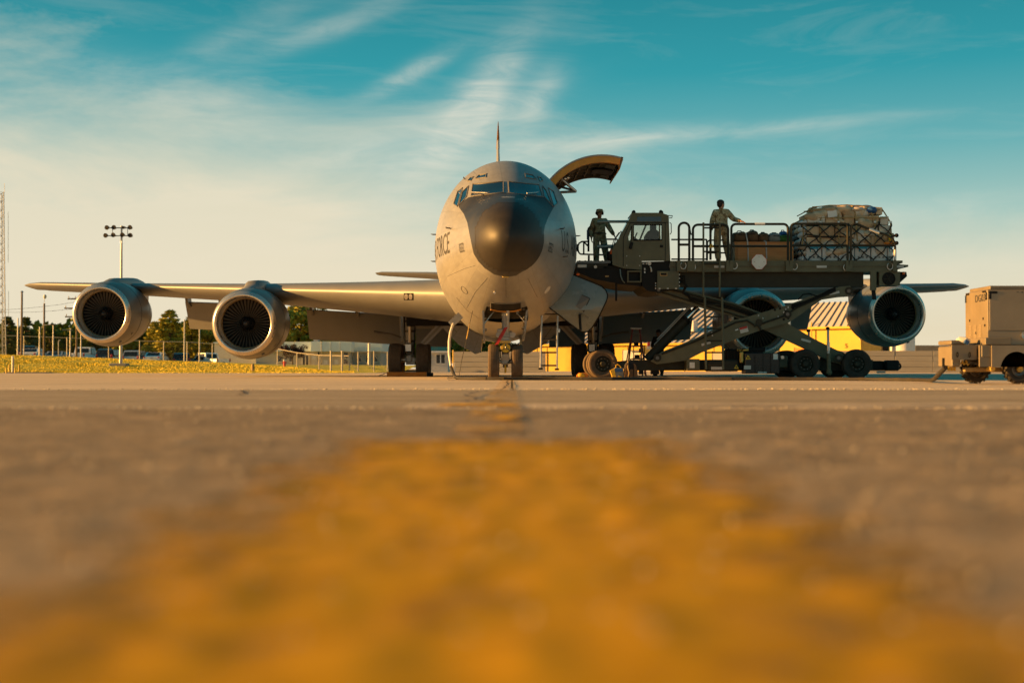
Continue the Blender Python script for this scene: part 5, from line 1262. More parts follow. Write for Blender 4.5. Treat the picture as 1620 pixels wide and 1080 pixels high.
# ---------------------------------------------------------------- crew hatch and ladder
def hatch():
    q = [(887, 426.5), (939.5, 447.5), (952, 453), (958.5, 459), (961.5, 467), (960, 474.5), (948.5, 499), (937, 518), (930.5, 524), (922.5, 525.5), (913, 520.5), (862, 481)]
    def D_(x, y): k = (y - 490) / 64; return 33.25 + (.52 * k * k if k < 0 else .85 * k) - .0022 * (x - 910)
    poly = []
    for (a, b) in zip(q, q[1:] + q[:1]):
        m_ = max(1, int(math.dist(a, b) / 7)); poly += [(a[0] + (b[0] - a[0]) * i / m_, a[1] + (b[1] - a[1]) * i / m_) for i in range(m_)]
    ins = []
    def inside(x, y):
        c = False
        for (a, b) in zip(q, q[1:] + q[:1]):
            if (a[1] > y) != (b[1] > y) and x < (b[0] - a[0]) * (y - a[1]) / (b[1] - a[1]) + a[0]: c = not c
        return c
    for yy in range(430, 526, 6):
        for xx in range(862, 964, 8):
            if inside(xx, yy) and min(math.dist((xx, yy), p) for p in poly) > 3.5: ins.append((xx, yy))
    r = delaunay_2d_cdt([V(p) for p in poly + ins], [], [list(range(len(poly)))], 1, 1e-4)
    fv = [A_(v.x, v.y, D_(v.x, v.y)) for v in r[0]]; n = V((0, 1, 0)); nv = len(fv); es = {}
    for t3 in r[2]:
        for a, b in zip(t3, list(t3[1:]) + [t3[0]]): es[tuple(sorted((a, b)))] = es.get(tuple(sorted((a, b))), 0) + 1
    h = MB().add(fv + [v + n * .075 for v in fv], [list(t3) for t3 in r[2]] + [[i + nv for i in t3[::-1]] for t3 in r[2]] + [(a, b, b + nv, a + nv) for (a, b), k in es.items() if k == 1]).build('crew_hatch', 'hatch_paint', AC, local=True, smooth=40)
    h['label'] = 'open crew entry hatch hanging below the right side of the nose'
    f = [A_(x, y, D_(x, y)) for x, y in poly]
    MB().tube([v - n * .004 for v in f], .016, 6, closed=True).build('hatch_seal', 'black', h, local=True)
    w = [(920.5, 466.5), (933, 472), (923, 493.5), (911, 484.5)]; g = [A_(x, y, D_(x, y)) - n * .03 for x, y in w]
    MB().prism(g, n * .03).build('vent_panel', 'window_seal', h, local=True); MB().tube(g[:3], .011, 6).build('vent_edge', 'black', h, local=True)
    a, b = A_(917, 497, 33.3), A_(918.5, 522, 33.3); MB().cyl(a, b, .035, n=10).build('grab_bar', 'black', h, local=True)
    # stencil
    c = A_(920, 496, D_(920, 496)) - n * .012; ex = (A_(929, 501.5, 33.3) - A_(911, 488, 33.3)).normalized(); ez = -n; ey = ez.cross(ex).normalized(); ex = ey.cross(ez)
    Mx = Matrix.Translation(c) @ Matrix((ex, ey, ez)).transposed().to_4x4(); me = text_mesh('IN POSN LAST', .068, .001); setmat(me, 'lettering_black'); me.transform(Mx); link('stencil', me, h)
    la = []
    for x0, y0, x1, y1 in ((857.3, 476, 855.2, 583), (881.6, 499, 881, 584)): la.append((A_(x0, y0, 34.1), A_(x1, y1, 34.1)))
    ld = MB().cyl(*la[0], .026, n=10).build('crew_ladder', 'steel', AC, local=True); ld['label'] = 'thin metal crew ladder hanging beside the nose wheel'
    MB().cyl(*la[1], .026, n=10).build('ladder_rail', 'steel', ld, local=True)
    for y in (497, 517, 537, 557.5, 578): a = A_(857, y, 34.1); b = A_(881, y, 34.1); MB().cyl(a, b, .022, n=8).build('rung', 'steel_dark', ld, local=True)
    for l in la: MB().box(l[1], (.12, .1, .05), b=.015).build('foot', 'black', ld, local=True)
    MB().box(la[1][0].lerp(la[1][1], .28) + V((.04, 0, 0)), (.07, .05, .1), b=.01).build('hinge', 'steel', ld, local=True)
hatch()
# ground power receptacle flap
a, b = A_(712.5, 513.5, 33.5), A_(729, 498, 33.5); d = (b - a).normalized(); n = V((-d.z, 0, d.x)) * .09
fl = MB().prism([a - n, a + n, b + n, b - n], (0, .035, 0)).build('receptacle_cover', 'aircraft_skin', AC, local=True); fl['label'] = 'small open flap where the ground cable plugs in'
p = A_(748, 490, 33.2); MB().cyl(p + V((0, .05, 0)), p + V((-.0, -.06, 0)), .06, .045, 12).build('ground_socket', 'steel', AC, local=True)
# ================================================================ AIRCRAFT CARGO LOADER
N0, F0 = 36.5, 39.5                 # near and far side of the loader
LD = thing('cargo_loader', 'dark green scissor lift cargo loader raised to the open cargo door', 'loader', P(1180, 583, 38) * 0 + V((P(1180, 583, 38).x, 38, 0)))
def lb(name, mt, mb, parent=None, label=None, smooth=30):
    o = mb.build(name, mt, parent or LD, smooth=smooth)
    if label: o['label'] = label
    return o
def rect(x0, y0, x1, y1): return [(x0, y0), (x1, y0), (x1, y1), (x0, y1)]
def plate(x0, y0, x1, y1, D, mt, name='label_plate', parent=None): return lb(name, mt, MB().pp(rect(x0, y0, x1, y1), D - .012, D - .002), parent, smooth=0)
DZ = P(0, 412.3, N0).z
# chassis
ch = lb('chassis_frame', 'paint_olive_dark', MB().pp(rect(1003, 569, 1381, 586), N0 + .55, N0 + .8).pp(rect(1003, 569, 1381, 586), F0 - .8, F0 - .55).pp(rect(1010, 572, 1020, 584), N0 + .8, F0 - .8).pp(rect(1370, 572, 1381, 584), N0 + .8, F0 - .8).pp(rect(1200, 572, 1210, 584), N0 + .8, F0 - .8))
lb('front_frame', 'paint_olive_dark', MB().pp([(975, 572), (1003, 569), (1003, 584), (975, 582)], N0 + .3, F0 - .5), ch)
for x0, x1, y0, y1 in ((1012, 1018, 584, 592), (1031, 1043, 584, 592)): lb('hanger_bracket', 'black', MB().pp(rect(x0, y0, x1, y1), N0 + .6, N0 + .9), ch)
bx = lb('battery_box', 'paint_olive', MB().box((P(1095.5, 0, N0).x, N0 + .42, P(0, 577, N0).z), (.37, .7, .33), b=.02)); plate(1091, 573, 1099, 582, N0 + .07, 'white_paint', 'warning_label', bx)
tk = lb('fuel_tank', 'paint_olive_dark', MB().box((P(1143.5, 0, N0).x, N0 + .45, P(0, 578, N0).z), (.86, .7, .33), b=.04)); plate(1125, 580, 1143, 584.5, N0 + .1, 'white_dull', 'reflector', tk)
def tri(cx, cy, s, D, parent):
    o = lb('warning_triangle', 'yellow_paint', MB().pp([(cx, cy - s), (cx + s, cy + s * .8), (cx - s, cy + s * .8)], D - .012, D - .002), parent, smooth=0); lb('warning_mark', 'black', MB().pp([(cx, cy - s * .35), (cx + s * .35, cy + s * .45), (cx - s * .35, cy + s * .45)], D - .018, D - .012), o, smooth=0)
tri(1165, 580, 3.8, N0 + .1, tk)
eb = lb('engine_box', 'black_gloss', MB().box((P(1204.5, 0, N0).x, N0 + .35, P(0, 574.5, N0).z), (.97, .6, .58), b=.02))
for x in (1194, 1207, 1219): lb('panel_seam', 'black', MB().pp(rect(x, 560, x + .6, 590), N0 + .035, N0 + .05), eb, smooth=0)
tri(1183.5, 565, 4.2, N0 + .05, eb); plate(1177, 578, 1188, 584, N0 + .05, 'white_dull', 'warning_label', eb); plate(1223.5, 559.5, 1230.5, 568.5, N0 + .05, 'white_paint', 'warning_label', eb); plate(1199, 587.5, 1213, 590.6, N0 + .05, 'white_dull', 'reflector', eb)
pm = lb('hydraulic_pump', 'black', MB().box((P(1163, 0, N0).x, N0 + .5, P(0, 563, N0).z), (.5, .5, .4), b=.05).cyl(P(1150, 561, N0 + .4), P(1178, 561, N0 + .4), .09, n=10).cyl(P(1185, 553, N0 + .5), P(1210, 553, N0 + .5), .07, n=10).box(P(1192, 556, N0 + .6), (.5, .3, .12), b=.02))
lb('valve', 'gold_paint', MB().box(P(1173, 565, N0 + .1), (.1, .08, .3), b=.02).cyl(P(1166, 553.5, N0 + .2), P(1184, 553.5, N0 + .2), .03, n=8), pm)
for i in range(5): lb('hydraulic_hose', 'black', MB().tube([P(1152 + 5 * i, 566, N0 + .2), P(1150 + 6 * i, 556 - i, N0 + .15), P(1158 + 7 * i, 552, N0 + .25), P(1168 + 6 * i, 560, N0 + .3)], .016, 6), pm)
hb = lb('pump_box', 'paint_olive', MB().box((P(1241, 0, N0).x, N0 + .7, P(0, 572, N0).z), (.3, .5, .34), b=.03)); lb('glint_cap', 'steel', MB().cyl(P(1238, 565, N0 + .42), P(1238, 565, N0 + .36), .05, n=10), hb)
# wheels
def lwheel(px, py, D, tm): return wheel_parts(LD, P(px, py, D), .415, .30, .225, tm, 3, local=False, axis=(0, 1, 0), rim_m='paint_olive_dark', name='road_wheel')
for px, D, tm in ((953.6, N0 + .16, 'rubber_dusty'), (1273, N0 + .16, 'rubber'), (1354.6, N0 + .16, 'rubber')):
    w = lwheel(px, 575.6, D, tm); c = P(px, 575.6, D); w['label'] = 'dusty brown front wheel' if px < 1000 else 'black rear wheel'
    for i in range(10): a = 2 * math.pi * i / 10; q = c + V((.155 * math.cos(a), -.125, .155 * math.sin(a))); MB().cyl(q, q - V((0, .035, 0)), .014, n=6).build('wheel_nut', 'steel_dark', w)
    MB().lathe([(0, .09), (-.08, .085), (-.1, .06), (-.1, 0)], c - V((0, .06, 0)), (0, 1, 0), 16).build('hub_cap', 'paint_olive_dark', w)
    wheel_parts(LD, V((c.x, F0 - .16, c.z)), .415, .30, .225, tm, 3, local=False, axis=(0, 1, 0), rim_m='paint_olive_dark', name='road_wheel')
    if px > 1000: wheel_parts(LD, V((c.x, F0 - .5, c.z)), .415, .30, .225, tm, 3, local=False, axis=(0, 1, 0), rim_m='paint_olive_dark', name='road_wheel')
    else: wheel_parts(LD, V((c.x, N0 + 1.1, c.z)), .415, .30, .225, tm, 3, local=False, axis=(0, 1, 0), rim_m='paint_olive_dark', name='road_wheel')
    MB().cyl((c.x, N0 + .2, c.z), (c.x, F0 - .2, c.z), .08, n=12).build('axle', 'black', LD)
# hitch
ht = lb('tow_hitch', 'black', MB().pp([(1376, 571), (1392, 570.5), (1404, 572), (1412, 574), (1416, 577), (1416, 582), (1408, 586), (1376, 586)], N0 + 1.1, N0 + 1.9).box(P(1410, 578, N0 + 1.0), (.4, .3, .3), b=.04))
lb('hitch_eye', 'black', MB().tube([P(1421.5 + 3.2 * math.cos(a), 579 + 4 * math.sin(a), N0 + 1.3) for a in [i * math.pi / 8 for i in range(16)]], .028, 6, closed=True), ht); plate(1387, 586.6, 1401, 590, N0 + 1.1, 'white_dull', 'reflector', ht)
# jack post
jk = lb('stabiliser_jack', 'white_dull', MB().cyl(P(1310.5, 560, N0 + .05), P(1310, 520, N0 + .05), .034, n=14)); lb('jack_foot', 'paint_olive', MB().cyl(P(1311.5, 590, N0 + .06), P(1311, 559, N0 + .06), .06, n=14).ball(P(1312, 589, N0 + .06), .085), jk); lb('jack_cap', 'black', MB().ball(P(1309.5, 519.5, N0 + .05), (.06, .06, .05)), jk); lb('jack_sleeve', 'steel', MB().cyl(P(1310.5, 555, N0 + .05), P(1310.3, 541, N0 + .05), .045, n=14), jk)
jk2 = lb('stabiliser_jack', 'white_dull', MB().cyl(P(1279.5, 575, F0 - .2), P(1279.5, 525, F0 - .2), .034, n=12)); lb('jack_cap', 'black', MB().ball(P(1279, 523, F0 - .2), (.065, .06, .05)), jk2)
# scissor arms
def arm(name, pts, D, th=.16, mt='paint_olive'):
    return lb(name, mt, MB().pp(pts, D, D + th), smooth=25)
armA = [(1030, 571), (1047, 556.5), (1100, 535.5), (1160, 506), (1180, 502), (1245, 482.5), (1328, 453.5), (1345, 452), (1350, 462), (1336, 468.5), (1300, 474), (1262, 500.5), (1246, 511), (1205, 521.5), (1160, 538), (1110, 557.5), (1086, 570), (1040, 576)]
armB = [(1034, 452), (1046, 450), (1120, 468), (1165, 480), (1207, 495.5), (1247, 512), (1290, 537), (1331, 557), (1340, 566), (1332, 577), (1318, 573), (1262, 546), (1217, 525), (1180, 506), (1108, 486), (1040, 465)]
for k, dd in ((0, N0 + .12), (1, F0 - .4)):
    a = arm('scissor_arm', armA, dd); b = arm('scissor_arm', armB, dd + .22)
    a['label'] = 'scissor arm rising to the rear of the deck'; b['label'] = 'scissor arm rising to the front of the deck'
    for (x, y, o) in ((1246, 497, a), (1343, 460, a), (1040, 566, a), (1042, 458, b), (1327, 566, b)):
        lb('pivot_boss', 'paint_olive_dark', MB().cyl(P(x, y, dd - .05), P(x, y, dd + .45), .11, n=18), o); lb('pivot_pin', 'steel_dark', MB().cyl(P(x, y, dd - .075), P(x, y, dd - .05), .05, n=12), o)
    if k == 0:
        for seg in ([(1047, 560), (1100, 540), (1164, 510), (1182, 507), (1193, 514)], [(1193, 516), (1240, 500), (1262, 486), (1322, 460)]): lb('stiffener_rail', 'paint_olive_dark', MB().tube([P(x, y, dd - .03) for x, y in seg], .028, 6), a)
        lb('stiffener_rail', 'paint_olive_dark', MB().tube([P(x, y, dd + .19) for x, y in [(1050, 455), (1118, 472), (1165, 484), (1205, 499), (1232, 510)]], .03, 6), b)
        lb('stiffener_rail', 'paint_olive_dark', MB().tube([P(x, y, dd + .19) for x, y in [(1046, 462), (1110, 482), (1180, 503)]], .022, 6), b)
        for i in range(4): lb('hydraulic_hose', 'black', MB().tube([P(x, y - 1.6 * i, dd - .04) for x, y in [(1252, 487), (1272, 482), (1284, 477), (1300, 470), (1310, 464), (1322, 459)]], .014, 6), a)
        for i in range(3): lb('hydraulic_hose', 'black', MB().tube([P(x, y + 2.0 * i, dd + .15) for x, y in [(1086, 462), (1092, 470), (1120, 476), (1160, 486), (1184, 494), (1194, 498)]], .016, 6), b)
        lb('hydraulic_hose', 'black', MB().tube([P(1263, 474, dd), P(1270, 466, dd - .1), P(1280, 464.5, dd - .1), P(1292, 468, dd)], .018, 6), a)
        for (x, y, w_, h_, r_, mt, o) in ((1177, 521.5, 13, 9, -.24, 'white_dull', a), (1176.2, 518.6, 12.2, 3.4, -.24, 'red_paint', a), (1165.5, 521.5, 5, 1.8, -.35, 'white_paint', a), (1117, 543.5, 15, 3.6, -.28, 'white_dull', a), (1320, 463.5, 16, 3.6, -.22, 'white_dull', a), (1296, 471, 5.5, 2.4, -.2, 'white_dull', a), (1275, 538.5, 15.5, 3.6, .27, 'white_dull', b)):
            c = P(x, y, dd - (.014 if mt != 'red_paint' else .02) + (.22 if o is b else 0)); s_ = N0 / FPX; lb('label_plate', mt, MB().box(c, (w_ * s_, .01, h_ * s_), Matrix.Rotation(-r_ * -1, 3, 'Y')), o, smooth=0)
        lb('cylinder_mount', 'paint_olive_dark', MB().cyl(P(1201, 510, dd - .06), P(1201, 510, dd + .05), .1, n=16).box(P(1201, 517, dd - .03), (.06, .05, .2), Matrix.Rotation(-.5, 3, 'Y'), b=.01), a)
        for x, y in ((1243, 491), (1255, 488), (1240, 505), (1247, 503), (1226, 490), (1234, 488)): lb('bolt', 'black', MB().cyl(P(x, y, dd - .02), P(x, y, dd + .02), .035, n=10), a)
        for x, y in ((1126, 526), (1127, 530.5), (1200, 499), (1207, 503.5), (1243, 489), (1247, 486), (1240, 494), (1231, 501)): lb('bolt', 'white_dull', MB().box(P(x, y, dd - .02), (.035, .02, .05), b=.006), a)
# lift cylinders
for dd in (N0 + .9, F0 - .9):
    c0, c1 = P(1024, 569, dd), P(1104, 486, dd); cyl_ = lb('lift_cylinder', 'paint_olive_dark', MB().cyl(c0, c0.lerp(c1, .78), .135, n=24)); lb('piston_rod', 'chrome', MB().cyl(c0.lerp(c1, .74), c1, .085, n=20), cyl_)
    lb('cylinder_collar', 'black', MB().cyl(c0.lerp(c1, .74), c0.lerp(c1, .79), .15, n=24), cyl_); sd_ = V((-.13, -.06, .1))
    lb('hydraulic_line', 'steel', MB().cyl(c0.lerp(c1, .22) + sd_, c0.lerp(c1, .95) + sd_, .016, n=8), cyl_); lb('hydraulic_line', 'steel', MB().cyl(c0.lerp(c1, .3) + sd_ * 1.3, c0.lerp(c1, .92) + sd_ * 1.3, .014, n=8), cyl_)
# deck
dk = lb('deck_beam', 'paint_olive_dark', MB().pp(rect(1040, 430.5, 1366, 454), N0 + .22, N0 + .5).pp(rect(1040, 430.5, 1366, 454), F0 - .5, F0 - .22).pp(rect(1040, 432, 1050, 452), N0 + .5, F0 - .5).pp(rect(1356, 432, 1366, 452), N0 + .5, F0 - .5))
lb('deck_plate', 'steel_dark', MB().box((P(1240, 0, N0).x, 38, DZ - .14), (P(1422, 0, N0).x - P(1058, 0, N0).x, 2.9, .1)), dk)
for D in (N0, F0 - .12): lb('side_channel', 'paint_olive', MB().pp(rect(1060, 412.5, 1420, 421), D, D + .12).pp(rect(1060, 421.5, 1420, 430), D + .03, D + .12), dk)
for i in range(13):
    x = P(1075 + i * 27.5, 0, N0).x; lb('roller', 'steel_dark', MB().cyl((x, N0 + .3, DZ - .05), (x, F0 - .3, DZ - .05), .04, n=10), dk)
for x0, x1 in ((1292, 1308), (1419, 1430), (1130, 1146)): plate(x0, 420, x1, 423.6, N0 - .0, 'white_dull', 'reflector', dk)
lb('rear_bumper', 'paint_olive', MB().pp(rect(1420, 412, 1428, 416), N0, F0).pp([(1420, 418), (1437, 419), (1437, 422), (1420, 423)], N0 + .1, F0 - .1), dk)
rb = lb('rear_box', 'paint_olive', MB().pp(rect(1391, 429.5, 1424, 451.5), N0 + .05, N0 + .6)); c = P(1406, 441, N0 + .05)
lb('fan_ring', 'black', MB().lathe([(0, 0), (-.006, .155), (-.03, .165), (-.03, .18), (0, .185)], c, (0, 1, 0), 28), rb)
for i in range(6): a = i * math.pi / 3; lb('fan_vane', 'paint_olive_dark', MB().cyl(c - V((0, .012, 0)), c + V((math.cos(a) * .15, -.012, math.sin(a) * .15)), .012, n=5), rb)
lb('rear_gusset', 'black', MB().pp([(1424, 430), (1434, 430), (1435, 437), (1424, 447)], N0 + .3, F0 - .3), rb); lb('marker_light', 'amber', MB().box(P(1429.5, 432, N0 + .27), (.09, .05, .08), b=.02), rb)
lb('drop_plate', 'paint_olive', MB().pp(rect(1377.5, 428, 1386.5, 459), N0 + .02, N0 + .1)); lb('mud_flap', 'black', MB().pp([(1379, 459), (1385, 459), (1386.5, 474), (1380.5, 474)], N0 + .06, N0 + .1))
# front column
fc = lb('front_column', 'black', MB().pp([(1015, 414), (1062, 413), (1076, 418), (1076, 452), (1066, 458), (1040, 462), (1024, 460), (1016, 452)], N0 + .06, F0 - .2))
lb('hydraulic_panel', 'paint_olive', MB().pp(rect(1040, 428.5, 1074, 457), N0 - .02, N0 + .06), fc)
for i in range(3): plate(1042 + 13 * i, 455.6, 1045 + 13 * i, 457, N0 - .02, 'white_paint', 'bolt_mark', fc)
for i in range(3): plate(1036.5, 447 + 4 * i, 1038, 449 + 4 * i, N0 + .06, 'white_paint', 'bolt_mark', fc)
for i in range(4): plate(1074.2, 433 + 6 * i, 1075.6, 435.5 + 6 * i, N0 + .05, 'white_paint', 'bolt_mark', fc)
pg = plate(1044, 430.5, 1056, 436.5, N0 - .02, 'strap_tan', 'gauge_frame', fc); plate(1045.5, 431.8, 1054.5, 435.2, N0 - .033, 'black', 'gauge', pg)
lb('handle', 'white_dull', MB().tube([P(1028.5, 422, N0), P(1030, 424, N0 - .03), P(1030.5, 430, N0 - .03)], .02, 6), fc); lb('knob', 'white_dull', MB().cyl(P(1027.5, 417, N0 + .04), P(1027.5, 417, N0 - .03), .05, n=14), fc)
for i in range(4): plate(1016.5 + 5 * i if i < 2 else 1019, 416 if i < 2 else 424 + 5 * (i - 2), 1019.5 + 5 * i if i < 2 else 1021, 418 if i < 2 else 427 + 5 * (i - 2), N0 + .06, 'white_paint', 'bolt_mark', fc)
for i in range(4): lb('hydraulic_hose', 'black', MB().tube([P(1076, 437 + 3 * i, N0 + .1), P(1083, 436 + 4 * i, N0), P(1084 + i, 452, N0 - .02), P(1080, 461 + i, N0 + .05), P(1090, 466 + i, N0 + .1)], .02, 6), fc)
lb('manifold', 'gold_paint', MB().box(P(1103, 436, N0 + .3), (.22, .1, .07), b=.02).box(P(1099, 440, N0 + .3), (.1, .1, .1), b=.02), fc)
# front bridge
br = lb('front_bridge', 'black', MB().pp([(911, 424), (940, 421), (970, 421), (1014, 426), (1014, 452.5), (985, 450), (940, 441.5), (914, 431)], N0 + .1, F0 - .1), label='dark bridge plate reaching to the cargo door')
lb('roller_table', 'steel_dark', MB().pp(rect(913, 412.5, 966, 416.5), N0 + .15, F0 - .2).pp(rect(913, 421, 966, 424), N0 + .15, F0 - .2), br)
for i in range(6): lb('roller', 'steel_dark', MB().cyl(P(917 + 9 * i, 414, N0 + .2), P(917 + 9 * i, 414, N0 + .2) + V((0, 2.6, 0)), .04, n=10), br)
plate(913.8, 418.5, 928, 423, N0 + .1, 'white_dull', 'reflector', br); lb('side_bracket', 'paint_olive_dark', MB().pp(rect(912, 417, 962, 424.5), N0 + .1, N0 + .2), br); lb('round_label', 'white_dull', MB().cyl(P(942, 422, N0 + .1), P(942, 422, N0 + .07), .045, n=14), br)
lb('marker_light', 'amber', MB().ball(P(914.3, 433.8, N0 + .07), (.05, .03, .035)), br); plate(957.5, 435.8, 963, 438, N0 + .1, 'strap_tan', 'reflector', br)
lb('air_line', 'teal_tube', MB().tube([P(981, 426, N0 + .02), P(982, 436, N0 - .02), P(984.5, 443, N0), P(988, 447, N0 + .1)], .018, 6), br)
lb('drop_leg', 'black', MB().pp(rect(973.5, 448, 976.5, 476), N0 + .2, N0 + .3), br)
# cab
CF = N0 + 1.35
cabp = [(999.4, 336.6), (1046, 336.6), (1058, 340.6), (1060.5, 412.5), (1015.5, 413), (1015.5, 427), (987, 424.5), (969, 419), (968, 397), (998.5, 340.6)]
def ring_extrude(outer, holes, D0, D1, mt, name):
    pts = outer; edges = []; vs2 = []; idx = []
    def addp(poly):
        s = len(vs2); vs2.extend([V(p) for p in poly]); return [s + i for i in range(len(poly))]
    o = addp(outer); hs = [addp(h) for h in holes]; ed = [(a, b) for L_ in [o] + hs for a, b in zip(L_, L_[1:] + L_[:1])]
    r = delaunay_2d_cdt(vs2, ed, [], 0, 1e-5); m = MB()
    def ins(p, poly):
        c = False
        for (a, b) in zip(poly, poly[1:] + poly[:1]):
            if (a[1] > p[1]) != (b[1] > p[1]) and p[0] < (b[0] - a[0]) * (p[1] - a[1]) / (b[1] - a[1]) + a[0]: c = not c
        return c
    fs = []
    for f in r[2]:
        c = sum((r[0][i] for i in f), V((0, 0))) / len(f)
        if ins(c, outer) and not any(ins(c, h) for h in holes): fs.append(list(f))
    n = len(r[0]); w0 = [P(v.x, v.y, D0) for v in r[0]]; vec = V((0, D1 - D0, 0)); w1 = [v + vec for v in w0]
    es = {}
    for f in fs:
        for a, b in zip(f, f[1:] + f[:1]): es[tuple(sorted((a, b)))] = es.get(tuple(sorted((a, b))), 0) + 1
    m.add(w0 + w1, fs + [[i + n for i in f[::-1]] for f in fs] + [(a, b, b + n, a + n) for (a, b), k in es.items() if k == 1]); return m
win = [(1002.5, 355.5), (1047, 355.5), (1047, 379.5), (1002.5, 380)]
qw = [(994, 375), (999, 361), (999.5, 379), (995, 381)]
cab = lb('cab_side', 'paint_olive', ring_extrude(cabp, [win, qw], N0, N0 + .06, None, None), label='olive operator cab with sloping windscreen')
lb('cab_side', 'paint_olive', ring_extrude(cabp, [win, qw], CF - .06, CF, None, None), cab)
def wallstrip(a, b, mt, nm, D0=N0 + .06, D1=CF - .06, th=.03):
    A0, B0 = P(*a, D0), P(*b, D0); d = (B0 - A0).normalized(); n = V((-d.z, 0, d.x)) * th
    return lb(nm, mt, MB().prism([A0, B0, B0 + n, A0 + n], (0, D1 - D0, 0)), cab)
wallstrip((999.4, 336.6), (1046, 336.6), 'paint_olive', 'cab_roof', th=-.04); wallstrip((1046, 336.6), (1058, 340.6), 'paint_olive', 'cab_roof', th=-.04)
wallstrip((1058.6, 372), (1060.5, 412.5), 'paint_olive', 'cab_rear', th=-.03); wallstrip((969, 419), (1015, 427), 'paint_olive', 'cab_floor'); wallstrip((968, 397), (969, 419), 'paint_olive', 'cab_nose')
wallstrip((968, 397), (975, 384.5), 'paint_olive', 'cab_nose')
def glassm():
    m = bpy.data.materials.new('clear_glass'); m.use_nodes = True; nt = m.node_tree; b = nt.nodes['Principled BSDF']
    tr = nt.nodes.new('ShaderNodeBsdfTransparent'); tr.inputs[0].default_value = (.86, .88, .86, 1); gl = nt.nodes.new('ShaderNodeBsdfGlossy'); gl.inputs['Roughness'].default_value = .03
    fr = nt.nodes.new('ShaderNodeFresnel'); fr.inputs[0].default_value = 1.45; mx = nt.nodes.new('ShaderNodeMixShader'); nt.links.new(fr.outputs[0], mx.inputs[0]); nt.links.new(tr.outputs[0], mx.inputs[1]); nt.links.new(gl.outputs[0], mx.inputs[2]); nt.links.new(mx.outputs[0], nt.nodes['Material Output'].inputs[0]); MT['clear_glass'] = m
glassm()
def thin(poly, D, nm='cab_window', parent=None): return lb(nm, 'clear_glass', MB().pp(poly, D, D + .006), parent or cab, smooth=0)
w1 = thin(win, N0 + .02); thin(win, CF - .03); thin(qw, N0 + .02); thin(qw, CF - .03)
a_, b_ = P(975, 384.5, N0 + .06), P(998.5, 340.6, N0 + .06); lb('windscreen', 'clear_glass', MB().prism([a_, b_, b_ + V((.006, 0, 0)), a_ + V((.006, 0, 0))], (0, CF - N0 - .12, 0)), cab, smooth=0)
lb('window_gasket', 'black', MB().tube([P(x, y, N0 - .005) for x, y in win], .022, 6, closed=True), w1)
lb('door_seam', 'black', MB().tube([P(x, y, N0 - .001) for x, y in [(986, 421), (986, 376), (997, 352.5), (1052.5, 352.5), (1052.5, 412)]], .010, 5), cab); lb('roof_seam', 'black', MB().tube([P(x, y, N0 - .001) for x, y in [(993, 352), (1058.5, 352)]], .008, 5), cab)
lb('roof_window', 'blue_glass', MB().pp([(1008.5, 343), (1046, 343), (1046, 350.5), (1007, 350.5)], N0 - .012, N0 - .002), cab, smooth=0)
for x, y in ((991.5, 405), (1012, 405), (991.5, 420), (1012, 420)): lb('door_bolt', 'white_dull', MB().cyl(P(x, y, N0), P(x, y, N0 - .015), .016, n=8), cab)
lb('door_handle', 'black', MB().box(P(1046.5, 389.5, N0 - .01), (.09, .03, .07), b=.01), cab); lb('access_panel', 'paint_olive', MB().pp(rect(977, 398, 982, 410.5), N0 - .015, N0), cab)
mr = lb('mirror', 'black', MB().box(P(998.3, 388.5, N0 - .12), (.09, .06, .2), Matrix.Rotation(.25, 3, 'Y'), b=.02)); lb('mirror_arm', 'black', MB().tube([P(999, 358, N0), P(998.5, 370, N0 - .1), P(998.5, 384, N0 - .12)], .012, 6), mr)
lb('window_post', 'paint_olive', MB().pp([(1010.5, 380), (1020.5, 356), (1023.5, 356), (1013.5, 380)], CF - .05, CF - .01), cab); lb('window_post', 'paint_olive', MB().pp(rect(1042.5, 355.5, 1044.5, 380), N0 + .01, N0 + .05), cab)
st = lb('operator_seat', 'black', MB().pp([(1020, 380), (1021, 372), (1025.5, 365.5), (1031, 363), (1038, 363), (1043, 367), (1045, 374), (1045, 400), (1020, 400)], N0 + .45, N0 + .85).pp(rect(1029.5, 356, 1038.5, 364), N0 + .52, N0 + .78), cab, 'black operator seat with headrest')
lb('console', 'black', MB().pp([(995, 381), (1003, 374), (1012, 381), (1012, 400), (995, 400)], N0 + .3, CF - .2), cab); lb('wiper', 'black', MB().cyl(P(1004, 377, N0 + .5), P(1008, 368, N0 + .5), .02, n=6), cab)
for x, r_ in ((1005.5, .05), (1047.5, .055)):
    c = P(x, 336.5 if x < 1020 else 336.5, N0 + .12); lb('work_light', 'black', MB().lathe([(0, 0), (0, r_), (.06, r_), (.14, r_ * .4), (.15, 0)], c - V((.05, .05, -.02)), (.5 if x > 1020 else -.2, .75, -.2), 16).cyl(c - V((0, 0, .1)), c, .02, n=6), cab)
lb('grab_rail', 'paint_olive_dark', MB().tube([P(1058, 341, N0), P(1064, 341.5, N0), P(1063, 344.5, N0), P(1058.5, 345, N0)], .012, 6), cab); lb('grab_rail', 'black', MB().tube([P(1059.5, 352, N0), P(1061.8, 354, N0), P(1062, 368, N0), P(1060, 371, N0)], .012, 6), cab)
lb('step_box', 'paint_olive', ring_extrude(rect(992.5, 428, 1015, 446.5), [rect(994.5, 430, 1013, 444.5)], N0 - .02, N0 + .35, None, None), cab); lb('step_recess', 'black', MB().pp(rect(993.5, 429.5, 1013.5, 445), N0 + .3, N0 + .34), cab)
for x, y in ((1004, 442), (1010, 443), (998, 437)): lb('step_latch', 'gold_paint', MB().box(P(x, y, N0 + .2), (.05, .03, .03)), cab)
